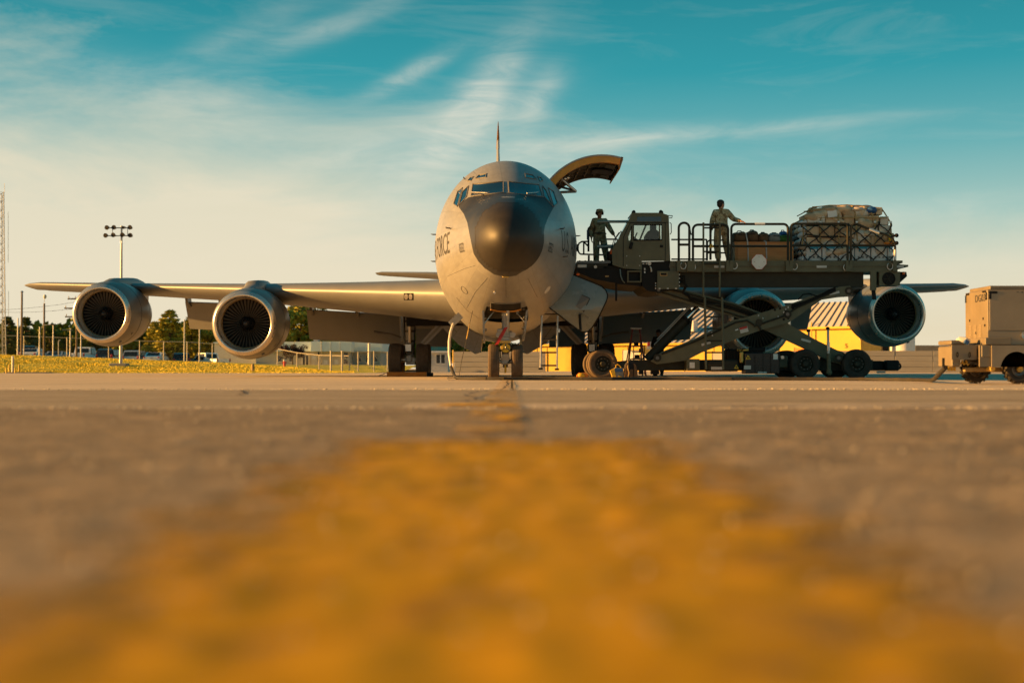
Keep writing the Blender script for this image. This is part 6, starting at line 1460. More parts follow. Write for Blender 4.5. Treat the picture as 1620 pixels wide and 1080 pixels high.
lb('gate_bar', 'teal_tube', MB().cyl(P(945, 350.7, N0 + .9), P(995, 350.5, N0 + .9), .04, n=12), cab, 'pale tube at head height ahead of the cab'); lb('gate_bar', 'teal_tube', MB().cyl(P(944.5, 390, N0 + 1.0), P(971, 390, N0 + 1.0), .055, n=12), cab)
for s in range(2): lb('windscreen_guard', 'steel_dark', MB().tube([P(966 + 3 * s, 395 - 2 * s, N0 + .3 + s), P(972 + 3 * s, 378 - 2 * s, N0 + .3 + s), P(979.5 + 3 * s, 367.5 - 2 * s, N0 + .3 + s), P(981 + 3 * s, 369 - 2 * s, N0 + .3 + s)], .012, 6), cab)
lb('headlamp', 'amber', MB().ball(P(967, 398, N0 + .1), (.04, .05, .08)), cab); lb('lower_bracket', 'black', MB().box(P(965, 405, N0 + .3), (.18, .4, .25), b=.05), cab)
# guard rails
def rail(name, loops, D, r=.034, mt='paint_olive_dark', parent=None, label=None):
    first = None
    for L_ in loops:
        o = lb(name if first is None else 'rail_bar', mt, MB().tube([P(x, y, D) for x, y in L_], r, 8), parent or first or LD)
        if first is None: first = o
    if label: first['label'] = label
    return first
def hoop(x0, x1, yt, yb, rr=6):
    c = [(x0, yb)]; n = 5
    for i in range(n + 1): a = math.pi - i * math.pi / 2 / n; c.append((x0 + rr + rr * math.cos(a), yt + rr - rr * math.sin(a)))
    for i in range(n + 1): a = math.pi / 2 - i * math.pi / 2 / n; c.append((x1 - rr + rr * math.cos(a), yt + rr - rr * math.sin(a)))
    return c + [(x1, yb)]
NR = N0 - .04
rail('guard_rail', [hoop(1073.8, 1090.5, 352.5, 424, 8), [(1073.8, 387), (1090.5, 387)]], NR)
rail('guard_rail', [hoop(1096.3, 1152, 355.5, 424, 8), [(1096.3, 379), (1113, 379)], [(1096.3, 389.5), (1152, 389.5)], [(1124, 356), (1124, 411)]], NR)
rail('guard_rail', [hoop(1157, 1246.5, 354.5, 424, 7), [(1157, 389.5), (1246.5, 389.5)]], NR)
rail('guard_rail', [hoop(1251.5, 1341, 354, 424, 6), [(1251.5, 388.5), (1341, 388.5)]], NR)
rail('guard_rail', [[(1346, 424), (1346, 362), (1347.5, 357), (1351, 354.5), (1357, 355), (1371, 361), (1400, 371), (1410, 376), (1414.5, 382), (1416, 390), (1416, 424)], [(1346, 388.5), (1415.5, 388.5)]], NR)
for x in (1073.8, 1090.5, 1096.3, 1152, 1157, 1246.5, 1251.5, 1341, 1346, 1416): lb('rail_socket', 'paint_olive', MB().pp(rect(x - 3, 412, x + 3, 429), N0 - .1, N0 - .002))
for x0, x1, y0, y1 in ((1194, 1210, 354.5, 354.5), (1375, 1391, 362.5, 368.3)): lb('reflective_sleeve', 'white_paint', MB().cyl(P(x0, y0, NR), P(x1, y1, NR), .039, n=10))
lb('reflective_sleeve', 'white_paint', MB().cyl(P(1416, 395, NR), P(1416, 411, NR), .039, n=10))
for y in (372.5, 384.5): o = lb('marker_lamp', 'black', MB().ball(P(1418.5, y, NR), (.06, .05, .06)).cyl(P(1412, y + 1, NR), P(1418, y, NR), .03, n=8))
for x, y in ((1081, 420), (1096, 422), (1162, 420), (1257, 421), (1339, 423), (1408, 421)): lb('tether_wire', 'steel', MB().tube([P(x + 4.5 * math.cos(a), y + 5.5 * math.sin(a), N0 - .06) for a in [i * math.pi * 1.6 / 10 - .9 for i in range(11)]], .012, 5))
lb('tether_chain', 'black', MB().tube([P(1091, 358, NR), P(1093.5, 372, NR), P(1096, 366, NR)], .014, 5))
rail('guard_rail', [hoop(1119, 1150, 380, 412, 5), [(1117, 400), (1150, 400)]], N0 + .25, .022)
FR = F0 + .02
rail('far_guard_rail', [[(1062, 379), (1118, 379)], [(1062, 410), (1118, 410)], [(1118, 412), (1118, 379)]], FR, .024)
rail('front_rail', [[(918, 402), (915.5, 399), (914.5, 395), (914.5, 389), (916, 385), (920, 382.3), (930, 382)], [(918, 402), (966, 403.5)], [(923.5, 382.3), (923.5, 402)], [(924, 383), (932, 391)], [(958, 378.5), (990, 378.5)]], N0 + 1.9, .024); lb('rail_end', 'black', MB().box(P(913.5, 392, N0 + 1.9), (.05, .1, .22), b=.02))
rail('control_post', [[(931.5, 424), (931.5, 404)]], N0 + .8, .03); lb('sign_post', 'black', MB().cyl(P(931, 398, N0 + 1.7), P(931, 361, N0 + 1.7), .03, n=8)); lb('sign_post', 'black', MB().cyl(P(931, 362, N0 + 1.7), P(941, 352, N0 + 1.7), .035, n=8)); lb('blue_sign', 'tarp_blue', MB().pp(rect(928.3, 363.5, 931, 379), N0 + 1.66, N0 + 1.7))
# access ladder
al = lb('access_ladder', 'paint_olive', MB().tube([P(1112.8, 352, N0 - .1), P(1112.8, 470, N0 - .1)], .028, 8), label='long steel access ladder down the near side')
lb('ladder_rail', 'paint_olive', MB().tube([P(1138.6, 352, N0 - .1), P(1138.6, 470, N0 - .1)], .028, 8), al)
for x0, x1 in ((1115, 1117), (1142.3, 1144.2)): lb('ladder_rail', 'paint_olive', MB().tube([P(x0, 470, N0 - .14), P(x1, 584, N0 - .3)], .034, 8), al)
for y in (360.5, 398, 417, 437): lb('rung', 'paint_olive_dark', MB().cyl(P(1112.8, y, N0 - .1), P(1138.6, y, N0 - .1), .022, n=8), al)
for y in (482, 501, 520, 539, 557.5, 576): t_ = (y - 470) / 114; lb('rung', 'paint_olive_dark', MB().cyl(P(1115 + 2 * t_, y, N0 - .14 - .16 * t_), P(1142.3 + 2 * t_, y, N0 - .14 - .16 * t_), .022, n=8), al)
tri(1125.5, 388.5, 4.0, N0 - .08, al)
# placard
pl = [(1201 + 12.3 * math.cos(a), 413.8 + 12.3 * math.sin(a)) for a in [i * math.pi / 4 for i in range(8)]]
pl = [(1201 + (x - 1201), 413.8 + (y - 413.8)) for x, y in [(1196.5, 402.3), (1205.5, 402.3), (1212.8, 410), (1212.8, 417.5), (1205.5, 426), (1196.5, 426), (1189.2, 417.5), (1189.2, 410)]]
po = lb('hazard_placard', 'white_paint', MB().pp(pl, N0 - .10, N0 - .08), smooth=0, label='white eight sided placard on the deck edge')
lb('placard_border', 'red_paint', MB().tube([P(x, y, N0 - .101) for x, y in pl], .006, 5, closed=True), po)
for a in range(4): q = [(1201, 406.5), (1208.5, 413.8), (1201, 421.5), (1193.5, 413.8)][a]; lb('placard_rivet', 'black', MB().cyl(P(*q, N0 - .10), P(*q, N0 - .106), .009, n=6), po)
# ================================================================ CARGO ON THE DECK
def crate():
    D = N0 + .55; t = thing('wooden_crate', 'long plywood crate on the loader deck behind the airman', 'crate', P(1206, 412, D))
    zb = DZ - .02; x0, x1 = P(1161, 0, D).x, P(1253.5, 0, D).x; zt = P(0, 384, D).z; dp = 1.5
    MB().box(((x0 + x1) / 2, D + .02, (zb + zt) / 2), (x1 - x0, .04, zt - zb)).build('side_panel', 'plywood', t, smooth=0); MB().box(((x0 + x1) / 2, D + dp, (zb + zt) / 2), (x1 - x0, .04, zt - zb)).build('side_panel', 'plywood', t, smooth=0)
    for x in (x0 + .02, x1 - .02): MB().box((x, D + dp / 2 + .01, (zb + zt) / 2), (.04, dp - .06, zt - zb)).build('end_panel', 'plywood', t, smooth=0)
    MB().box(((x0 + x1) / 2, D + dp / 2 + .01, zt + .012), (x1 - x0 + .03, dp + .06, .025)).build('lid', 'plywood', t, smooth=0)
    for x in (1167, 1247): MB().box((P(x, 0, D).x, D - .012, (zb + zt) / 2), (.07, .022, zt - zb)).build('batten', 'plywood', t, smooth=0)
    for x in (1181, 1210):
        X = P(x, 0, D).x; MB().tube([(X + .02, D - .02, zt - .45 if x > 1200 else zb + .05), (X, D - .022, zt + .03), (X - .02, D + .1, zt + (.26 if x < 1200 else .06)), (X - .02, D + .7, zt + (.28 if x < 1200 else .06))], .018, 5).build('ratchet_strap', 'white_dull', t)
    return D, zt + .025
CD, CZ = crate()
def bag(name, label, px0, px1, py0, m, dp, D, lumps=1.0):
    x0, x1 = P(px0, 0, D).x, P(px1, 0, D).x; h = P(0, py0, D).z - CZ; c = V(((x0 + x1) / 2, D + dp / 2, CZ))
    t = thing(name, label, 'bag', c, 0, 'kit bags on the wooden crate'); from mathutils import noise as mn
    vs = []; n = 20; k = 10; e = .45
    def sp(v, e): return math.copysign(abs(v) ** e, v)
    for i in range(k + 1):
        ph = -math.pi / 2 + math.pi * i / k
        for j in range(n):
            a = 2 * math.pi * j / n; q = V((sp(math.cos(a), e) * sp(math.cos(ph), e) * (x1 - x0) / 2, sp(math.sin(a), e) * sp(math.cos(ph), e) * dp / 2, h / 2 + sp(math.sin(ph), .55) * h / 2))
            f = 1 + .09 * lumps * mn.noise(c * 3 + q * 6); vs.append(c + V((q.x * f, q.y * f, max(0, q.z * (1 + .1 * lumps * mn.noise(c + q * 5))))))
    MB().add(vs, [(i * n + j, i * n + (j + 1) % n, (i + 1) * n + (j + 1) % n, (i + 1) * n + j) for i in range(k) for j in range(n)]).build('body', m, t, smooth=70)
    MB().tube([c + V((-(x1 - x0) * .22, -dp * .1, h * .93)), c + V((-(x1 - x0) * .12, -dp * .12, h * 1.10)), c + V(((x1 - x0) * .12, -dp * .12, h * 1.10)), c + V(((x1 - x0) * .22, -dp * .1, h * .93))], .016, 5).build('carry_handle', 'black', t)
    MB().tube([c + V((-(x1 - x0) * .46, -dp * .43, h * .66)), c + V((0, -dp * .52, h * .70)), c + V(((x1 - x0) * .46, -dp * .43, h * .66))], .010, 5).build('zip', 'black', t)
bag('kit_bag', 'brown kit bag nearest the airman on the crate', 1160, 1181, 366, 'bag_brown', .6, CD + .1)
bag('kit_bag', 'middle brown kit bag strapped on the crate', 1181, 1200, 364.5, 'bag_brown', .6, CD + .12)
bag('kit_bag', 'right brown kit bag beside the grey roll on the crate', 1199, 1216, 368, 'bag_brown', .55, CD + .1)
bag('kit_bag', 'crumpled grey bag on the crate', 1214, 1237, 368.5, 'bag_grey', .6, CD + .15, 2.2)
bag('kit_bag', 'green bag at the right end of the crate', 1231, 1252, 371.5, 'bag_green', .5, CD + .1, .6)
bag('kit_bag', 'blue bag showing above the green bag', 1232, 1245, 365.5, 'tarp_blue', .4, CD + .75, 1.2)
def pallet():
    D = N0 + .45; dp = 2.15; rnd = random.Random(11)
    xa, xb = P(1272, 0, D).x, P(1413, 0, D).x; zb = DZ; H = P(0, 324, D).z - zb; t = thing('netted_cargo_pallet', 'tall netted pallet of cardboard boxes at the rear of the deck', 'pallet', ((xa + xb) / 2, D + dp / 2, zb - .02))
    cx, cy = (xa + xb) / 2, D + dp / 2; hx, hy = (xb - xa) / 2, dp / 2
    MB().box((cx, cy, zb - .0), (xb - xa + .06, dp + .06, .07), b=.015).build('pallet_base', 'steel', t)
    lay = [(0.04, .42, 'w'), (.42, .74, 't'), (.74, 1.06, 't'), (1.06, 1.36, 't'), (1.36, H, 'top')]
    def prof(z):  # how far in the pile leans at height z (left, right, front)
        k = z / H; return (.0 + .06 * k + .30 * max(0, k - .7) * 3.0, .02 + .10 * k + .5 * max(0, k - .72) * 1.6, .03 + .08 * k + .28 * max(0, k - .7) * 2)
    for li, (z0, z1, kd) in enumerate(lay):
        L_, R_, F_ = prof((z0 + z1) / 2); x = cx - hx + L_ + rnd.uniform(0, .04); 
        while x < cx + hx - R_ - .12:
            w = rnd.uniform(.30, .55) if kd != 'w' else .455
            w = min(w, cx + hx - R_ - x)
            for row, (fy, dy) in enumerate(((F_, .62), (F_ + .66, .62), (F_ + 1.3, .6))):
                hz = z1 - z0 - (rnd.uniform(0, .05) if kd == 't' else rnd.uniform(0, .2) if kd == 'top' else 0); 
                m = {'w': 'carton_white', 't': rnd.choice(['cardboard', 'cardboard_pale', 'cardboard', 'plastic_wrap']), 'top': rnd.choice(['cardboard', 'cardboard', 'cardboard_pale', 'tarp_blue' if x > cx else 'cardboard_pale'])}[kd]
                yy = D + fy + dy / 2 + rnd.uniform(-.03, .03)
                if row and kd == 't' and 0 < li < 3: 
                    if row == 1 and abs(x - cx) < hx * .5: continue
                bo = MB().box((x + w / 2, yy, zb + z0 + hz / 2), (w - .02, dy - .02, hz - .006), rotz(rnd.uniform(-.05, .05) if kd != 'w' else 0), b=.015).build('carton', m, t, smooth=0)
                if kd == 'w' and row == 0: 
                    MB().box((x + w / 2, yy - dy / 2 - .0, zb + z1 - .07), (w * .5, .012, .12)).build('blue_label', 'carton_blue', bo, smooth=0)
                    MB().box((x + w / 2, yy - dy / 2 - .004, zb + z1 - .085), (w * .36, .014, .07)).build('white_label', 'white_paint', bo, smooth=0)
                    for q in range(3): MB().box((x + w * (.25 + .25 * q), yy - dy / 2 + .004, zb + z0 + .1), (.05, .008, .05)).build('print_mark', 'bag_grey', bo, smooth=0)
            x += w + .008
    MB().box((cx + .06, D + .05, zb + .425), (hx * 1.85, .02, .035)).build('blue_tape', 'carton_blue', t, smooth=0)
    # left side stack of soft white sacks
    for i in range(7):
        for j in range(4):
            z = .10 + i * .17; L_, _, _ = prof(z); c = V((cx - hx + L_ - .03, D + .32 + j * .48 + rnd.uniform(-.05, .05), zb + z)); MB().ball(c, (.13, .27, .10), 12).build('sack', rnd.choice(['plastic_wrap', 'carton_white', 'bag_grey', 'cardboard_pale']), t, smooth=70)
    # net over the whole pile
    def env(u, z, o=.035):
        """u runs along left side, front, right side; z height"""
        L_, R_, F_ = prof(z); X0, X1, Y0 = cx - hx + L_ - o - .06, cx + hx - R_ + o, D + F_ - o; Y1 = D + dp - F_ * .5 + o
        sl, fl = Y1 - Y0, X1 - X0; rr = .14
        tot = u * (2 * sl + fl)
        if tot < sl: p = V((X0, Y1 - tot, 0)); k = tot / sl
        elif tot < sl + fl: p = V((X0 + tot - sl, Y0, 0))
        else: p = V((X1, Y0 + tot - sl - fl, 0))
        if X0 <= p.x < X0 + rr and p.y < Y0 + rr: 
            q = V((X0 + rr, Y0 + rr, 0)); d = (p - q); p = q + d.normalized() * rr if d.length > rr else p
        if p.x > X1 - rr and p.y < Y0 + rr:
            q = V((X1 - rr, Y0 + rr, 0)); d = (p - q); p = q + d.normalized() * rr if d.length > rr else p
        p.z = zb + z; return p
    for i in range(26):
        z = rnd.uniform(.25, H - .12); L_, R_, F_ = prof(z); x = rnd.uniform(cx - hx + L_ + .1, cx + hx - R_ - .15)
        MB().ball((x, D + F_ + rnd.uniform(.02, .10), zb + z), (rnd.uniform(.12, .26), .12, rnd.uniform(.08, .17)), 14, rot=Matrix.Rotation(rnd.uniform(-.4, .4), 3, 'Y')).build('wrapped_bundle', rnd.choice(['plastic_wrap', 'plastic_wrap', 'cardboard_pale', 'cardboard']), t, smooth=70)
    for i in range(10):
        L_, R_, F_ = prof(H * .95); x = cx - hx + L_ + (2 * hx - L_ - R_) * (i + .5) / 10
        MB().ball((x, D + F_ + rnd.uniform(.1, .5), zb + H - rnd.uniform(.06, .14)), (rnd.uniform(.16, .28), .3, rnd.uniform(.08, .14)), 14).build('wrapped_bundle', rnd.choice(['plastic_wrap', 'cardboard_pale', 'cardboard', 'tarp_blue' if i > 5 else 'cardboard']), t, smooth=70)
    nd = 15
    for s in (1, -1):
        for i in range(-3, nd + 3):
            pts = []
            for k in range(13):
                z = .05 + (H * .66) * k / 12; u = (i + s * k / 12 * 2.6) / nd
                if 0 <= u <= 1: pts.append(env(u, z) + V((rnd.uniform(-.02, .02), -.02, rnd.uniform(-.03, .03))))
            if len(pts) > 2: MB().tube(pts, .017, 5).build('net_strand', 'net_black', t)
    def top(u, v):
        z = H + .03 - .10 * abs(u - .45) ** 2 * 3; L_, R_, F_ = prof(H * .93); return V((cx - hx + L_ + (2 * hx - L_ - R_) * u, D + F_ + (dp - F_ * 1.4) * v, zb + z))
    for i in range(6):
        u = (i + .5) / 6; L_, R_, F_ = prof(H)
        pts = [env(.27 + .46 * u, H * (.28 + .08 * (i % 2))), env(.27 + .46 * u, H * .5), env(.27 + .46 * u, H * .7), env(.27 + .46 * u, H * .86), env(.27 + .46 * u, H * .95) + V((0, .03, .02))] + [top(u, v) for v in (.1, .4, .8)]
        MB().tube(pts, .02, 5).build('tie_strap', 'strap_tan', t); MB().box(pts[2] - V((0, .03, 0)), (.07, .03, .06), b=.008).build('buckle', 'steel', t)
    for v in (.02, .3, .6): MB().tube([top(u / 8, v) - V((0, 0, .012 if u % 2 else .0)) for u in range(9)], .017, 5).build('tie_strap', 'strap_tan', t)
    for z in (.78, .93): MB().tube([env(.05 + .9 * k / 24, H * z) for k in range(25)], .017, 5).build('tie_strap', 'strap_tan', t)
    MB().tube([env(.26 + .2 * k / 6, H * (.46 + .03 * math.sin(k))) for k in range(7)], .022, 5).build('net_edge', 'net_black', t)
    c = env(.43, H * .85); MB().box(c - V((0, .05, 0)), (.26, .015, .19), Matrix.Rotation(-.12, 3, 'Y')).build('document_pouch', 'white_paint', t, smooth=0)
    for i in range(3): c = env(.66 + .035 * i, H * .33); MB().ball(c + V((0, -.02, 0)), (.09, .06, .045), 10).build('orange_bag', 'orange_paint', t)
    c = env(.675, H * .42); MB().ball(c, (.05, .04, .1), 8).build('yellow_tag', 'yellow_paint', t)
    MB().box((cx + hx - .12, D + .35, zb + .42 * H), (.3, .5, .3), b=.03).build('carton', 'cardboard', t, smooth=0)
    for dx, w_ in ((-.35, .3), (.35, .42), (.62, .25)):
        MB().ball((cx + dx, D + .75, zb + H - .02), (w_, .4, .10), 12).build('soft_bundle', 'tarp_blue' if dx > 0 else 'plastic_wrap', t, smooth=70)
pallet()
# ================================================================ GENERATOR CART
def gpu():
    G0 = 22.0; X0 = P(1563, 583, G0).x; z = lambda y: P(0, y, G0).z; dp = 1.08; Ln = 2.7
    t = thing('generator_cart', 'tan wheeled ground power generator cut off by the right edge', 'generator', (X0 + 1.0, G0 + .55, 0))
    def bx(nm, m, x0, x1, y0, y1, z0, z1, b=.012, par=None): return MB().box(((x0 + x1) / 2, (y0 + y1) / 2, (z0 + z1) / 2), (x1 - x0, y1 - y0, z1 - z0), b=b).build(nm, m, par or t, smooth=0)
    hs = bx('housing', 'gpu_tan', X0, X0 + Ln, G0, G0 + dp, z(545), z(458)); bx('roof', 'gpu_tan', X0 + .06, X0 + Ln, G0 + .05, G0 + dp - .05, z(458) + .002, z(451.5))
    bx('side_panel', 'gpu_tan_sunlit', X0 + .03, X0 + 1.0, G0 - .012, G0 - .001, z(522.5), z(459.5), .004, hs); bx('side_panel', 'gpu_tan_sunlit', X0 + 1.02, X0 + Ln, G0 - .012, G0 - .001, z(522.5), z(459.5), .004, hs)
    pass
    bx('lower_side', 'gpu_tan_sunlit', X0 + .0, X0 + Ln, G0 - .006, G0 - .001, z(545), z(523.2), .002, hs)
    ck = bx('sill', 'gpu_tan', X0 - .06, X0 + .38, G0 - .05, G0 + dp, z(545.2), z(534), .01)
    bx('chassis_skirt', 'gpu_tan', X0 - .12, X0 + Ln, G0 - .04, G0 + dp + .04, z(565), z(545.8), .01); 
    # wheel arch side plate
    arch = [(1569, 546), (1569, 580), (1584.5, 580)] + [(1608 + 26 * math.cos(a), 588 + 32 * math.sin(a)) for a in [math.pi + .25 + i * (math.pi - .5) / 14 for i in range(15)]] + [(1632, 580), (1700, 580), (1700, 546)]
    MB().pp(arch, G0 - .07, G0 - .045).build('side_skirt', 'gpu_tan_sunlit', t, smooth=30)
    ft = MB().pp([(1550, 545.8), (1564.5, 545.8), (1569.5, 580), (1550, 580)], G0 - .03, G0 + .02).build('corner_post', 'gpu_tan', t, smooth=0)
    bx('front_box', 'gpu_tan', P(1507, 0, G0 + .6).x, P(1549, 0, G0 + .6).x, G0 + .15, G0 + .95, z(567), z(545), .015)
    fb = MB().pp(rect(1506, 545.5, 1545, 569), G0 + .1, G0 + .14).build('front_panel', 'gpu_tan', t, smooth=0)
    for x in (1514.5, 1534): MB().tube([P(x + 1.4 * math.cos(a), 561 + 4 * math.sin(a), G0 + .09) for a in [i * math.pi / 6 for i in range(12)]], .007, 5, closed=True).build('slot_handle', 'black', fb)
    bx('cable_tray', 'gpu_tan', P(1492, 0, G0 + .5).x, P(1506, 0, G0 + .5).x, G0 + .2, G0 + .9, z(580), z(547), .02); MB().pp(rect(1492.5, 566, 1494.5, 580), G0 + .12, G0 + .19).build('tray_mark', 'black', t, smooth=0)
    bx('tray_lid', 'gpu_tan', P(1506, 0, G0).x, P(1535, 0, G0).x, G0 + .2, G0 + .85, z(545), z(537.5), .02)
    MB().tube([P(1516, 541, G0 + .3), P(1520, 537.5, G0 + .25), P(1526, 538, G0 + .22), P(1531, 542, G0 + .25)], .06, 10).build('stowed_hose', 'cable_white', t); MB().box(P(1529, 541, G0 + .12), (.08, .05, .07), Matrix.Rotation(.5, 3, 'Y'), b=.01).build('blue_connector', 'tarp_blue', t)
    # end face details
    def onend(nm, m, y_, z0, z1, w, par=None, th=.008): return MB().box((X0 - th / 2 - .001, y_, (z0 + z1) / 2), (th, w, z1 - z0)).build(nm, m, par or hs, smooth=0)
    for y_ in (G0 + .09, G0 + dp - .09): onend('corner_mark', 'black', y_ + (.09 if y_ < G0 + .5 else -.07) * .6, z(462), z(459), .16); onend('corner_mark', 'black', y_ + (-.05 if y_ < G0 + .5 else .05), z(474), z(462.2), .05)
    MB().pp(rect(1565, 460.5, 1578, 464.5), G0 - .016, G0 - .0125).build('corner_mark', 'black', hs, smooth=0); MB().pp(rect(1565, 464.7, 1568.5, 473), G0 - .016, G0 - .0125).build('corner_mark', 'black', hs, smooth=0)
    for k in range(3):
        for j in range(9): onend('louvre', 'gpu_tan_sunlit', G0 + .33 + k * .24, z(533 - j * 2.4) , z(533 - j * 2.4) + .012, .13)
    for y_, yy in ((.12, 516), (.55, 527), (.85, 506), (.2, 505)): onend('latch', 'black', G0 + y_, z(yy), z(yy) + .04, .035)
    Mx = Matrix.Translation((X0 - .004, G0 + .33, z(470.5))) @ Matrix.Rotation(R(-90), 4, 'Z') @ Matrix.Rotation(R(90), 4, 'X') @ Matrix.Diagonal((1.15, 1.0, 1, 1))
    text_on('lettering', 'DG03', .175, Mx, 'lettering_black', hs, .002)
    for x_, n_ in ((1609, 'seam_latch'), (1616, 'seam_latch')): MB().pp(rect(x_, 461.5, x_ + 2.5, 462.5), G0 - .016, G0 - .0125).build(n_, 'black', hs, smooth=0)
    MB().lathe([(0, 0), (-.01, .05), (-.03, .055), (-.03, .065), (0, .07)], P(1621, 530, G0 - .01), (0, 1, 0), 20).build('filler_cap', 'steel', hs)
    # axle and wheels
    bx('axle_beam', 'strap_tan', X0 - .28, X0 + .7, G0 + .32, G0 + .44, z(588), z(581), .01); MB().cyl((P(1540, 0, 22.9).x, G0 + .1, .26), (P(1540, 0, 22.9).x, G0 + .95, .26), .04, n=10).build('axle', 'gold_paint', t)
    MB().pp([(1531, 570), (1560, 577), (1560, 580), (1531, 574)], G0 + .3, G0 + .4).build('steering_link', 'steel_dark', t)
    for i in range(3): MB().tube([P(1516 + i * 6, 570, G0 + .3), P(1519 + i * 6, 575 + i, G0 + .3), P(1527 + i * 4, 573, G0 + .35)], .014, 6).build('wiring', 'gold_paint', t)
    for (xx, yy, nm, lb_) in ((P(1538.5, 0, 22.85).x, 22.85, 'wheel', 'far front wheel with chunky tread'), (P(1606, 0, 22.12).x, 22.12, 'wheel', 'near wheel under the arch'), (P(1606, 0, 22.12).x + 1.5, 22.12, 'wheel', None)):
        w = wheel_parts(t, (xx, yy, .255), .235, .19, .13, 'rubber', 0, local=False, axis=(0, 1, 0), rim_m='steel_dark', lug=18)
        if lb_: w['label'] = lb_
        MB().lathe([(0, 0), (-.03, .045), (.02, .05)], (xx, yy - .085, .255), (0, 1, 0), 14).build('hub', 'gold_paint', w)
    for i in range(3): MB().cyl((P(1497 + i * 4.5, 0, G0 + .5).x, G0 + .5, z(580) - .07), (P(1497 + i * 4.5, 0, G0 + .5).x, G0 + .5, z(580)), .022, n=8).build('drain_stub', 'yellow_paint', t)
gpu()
# ================================================================ THINGS ON THE APRON
def cable():
    t = thing('power_cable', 'thick dark ground cable lying across the apron from generator to nose', 'cable', (0, 30.4, 0))
    pts = [P(1496, 581, 22.4), P(1491, 586, 22.6), P(1484, 593, 23.2), P(1477, 600, 24.4)]
    g0 = V((P(1466, 604, 26.3).x, 26.3, .035)); pts.append(g0); rnd = random.Random(5)
    for k, (px, D) in enumerate(((1440, 27.4), (1400, 28.3), (1330, 29), (1240, 29.5), (1150, 29.7), (1050, 30.1), (960, 30.0), (870, 30.3), (790, 30.2), (745, 30.7), (728, 31.2))): pts.append(V(((px - 810) / FPX * D, D + rnd.uniform(-.12, .12), .035)))
    pts += [V((P(722, 600, 31.6).x, 31.6, .05)), P(718, 592, 32.3), P(713.5, 580, 32.8)]
    sm = []
    for i in range(len(pts) - 1):
        p0, p1, p2, p3 = pts[max(i - 1, 0)], pts[i], pts[i + 1], pts[min(i + 2, len(pts) - 1)]
        for k in range(6):
            u = k / 6; sm.append(.5 * ((2 * p1) + (p2 - p0) * u + (2 * p0 - 5 * p1 + 4 * p2 - p3) * u * u + (3 * p1 - p0 - 3 * p2 + p3) * u ** 3))
    MB().tube(sm + [pts[-1]], .040, 8).build('sheath', 'cable', t, smooth=60)
    for i in range(12, len(sm) - 24, 3): d = (sm[i + 1] - sm[i]).normalized(); MB().cyl(sm[i] - d * .12, sm[i] + d * .12, .042, n=8).build('wrap_band', 'cable_band', t)
    MB().tube([pts[-1], P(710.5, 560, 33), P(710.5, 540, 33.2), P(712.5, 526, 33.3), P(715.5, 516, 33.4), P(717, 512, 33.5)], .032, 8).build('plug_lead', 'cable_white', t, smooth=60)
cable()
g = thing('ground_wire', 'thin grounding wire hanging from the left side of the nose to the ground', 'wire', (P(727, 595, 32).x, 32, 0))
MB().tube([P(748, 491, 33), P(744, 508, 32.9), P(737, 540, 32.6), P(730, 572, 32.2), P(726, 596, 31.7), P(719, 598, 31.5), P(708, 597, 31.3), P(709, 600, 31.2), P(722, 600.5, 31)], .008, 5).build('wire', 'steel_dark', g); MB().cyl(P(743, 512, 32.9), P(738, 536, 32.6), .012, n=6).build('clip', 'gold_paint', g)
def chock(name, label, px0, px1, D, m, h):
    x0, x1 = P(px0, 0, D).x, P(px1, 0, D).x; t = thing(name, label, 'chock', ((x0 + x1) / 2, D, 0), 0, 'wheel chocks')
    MB().prism([(x0, D - .12, .0), (x0, D + .12, 0), (x0, D + .07, h), (x0, D - .07, h)], (x1 - x0, 0, 0)).build('block', m, t, smooth=0)
    MB().tube([(x0 + .02, D, h), (x0 - .15, D - .05, .06), (x0 - .3, D - .1, .02)], .012, 5).build('rope', 'steel_dark', t)
chock('wheel_chock', 'long orange chock in front of the left main wheels', 613.5, 676, 45.0, 'orange_paint', .15)
chock('wheel_chock', 'black chock at the right end of the long orange chock', 676.5, 686, 45.0, 'black', .13)
t = thing('wheel_chock', 'small rounded yellow chock beside the dusty loader wheel', 'chock', P(922, 597.5, 36.2)); c = P(922, 597, 36.2); c.z = 0
MB().prism([c + V((-.16, -.1, 0)), c + V((.14, -.1, 0)), c + V((.15, -.1, .10)), c + V((.06, -.1, .16)), c + V((-.1, -.1, .15)), c + V((-.17, -.1, .08))], (0, .25, 0)).build('block', 'orange_paint', t, smooth=20); MB().ball(c + V((-.05, -.12, .08)), (.1, .03, .07)).build('reflector', 'yellow_paint', t)
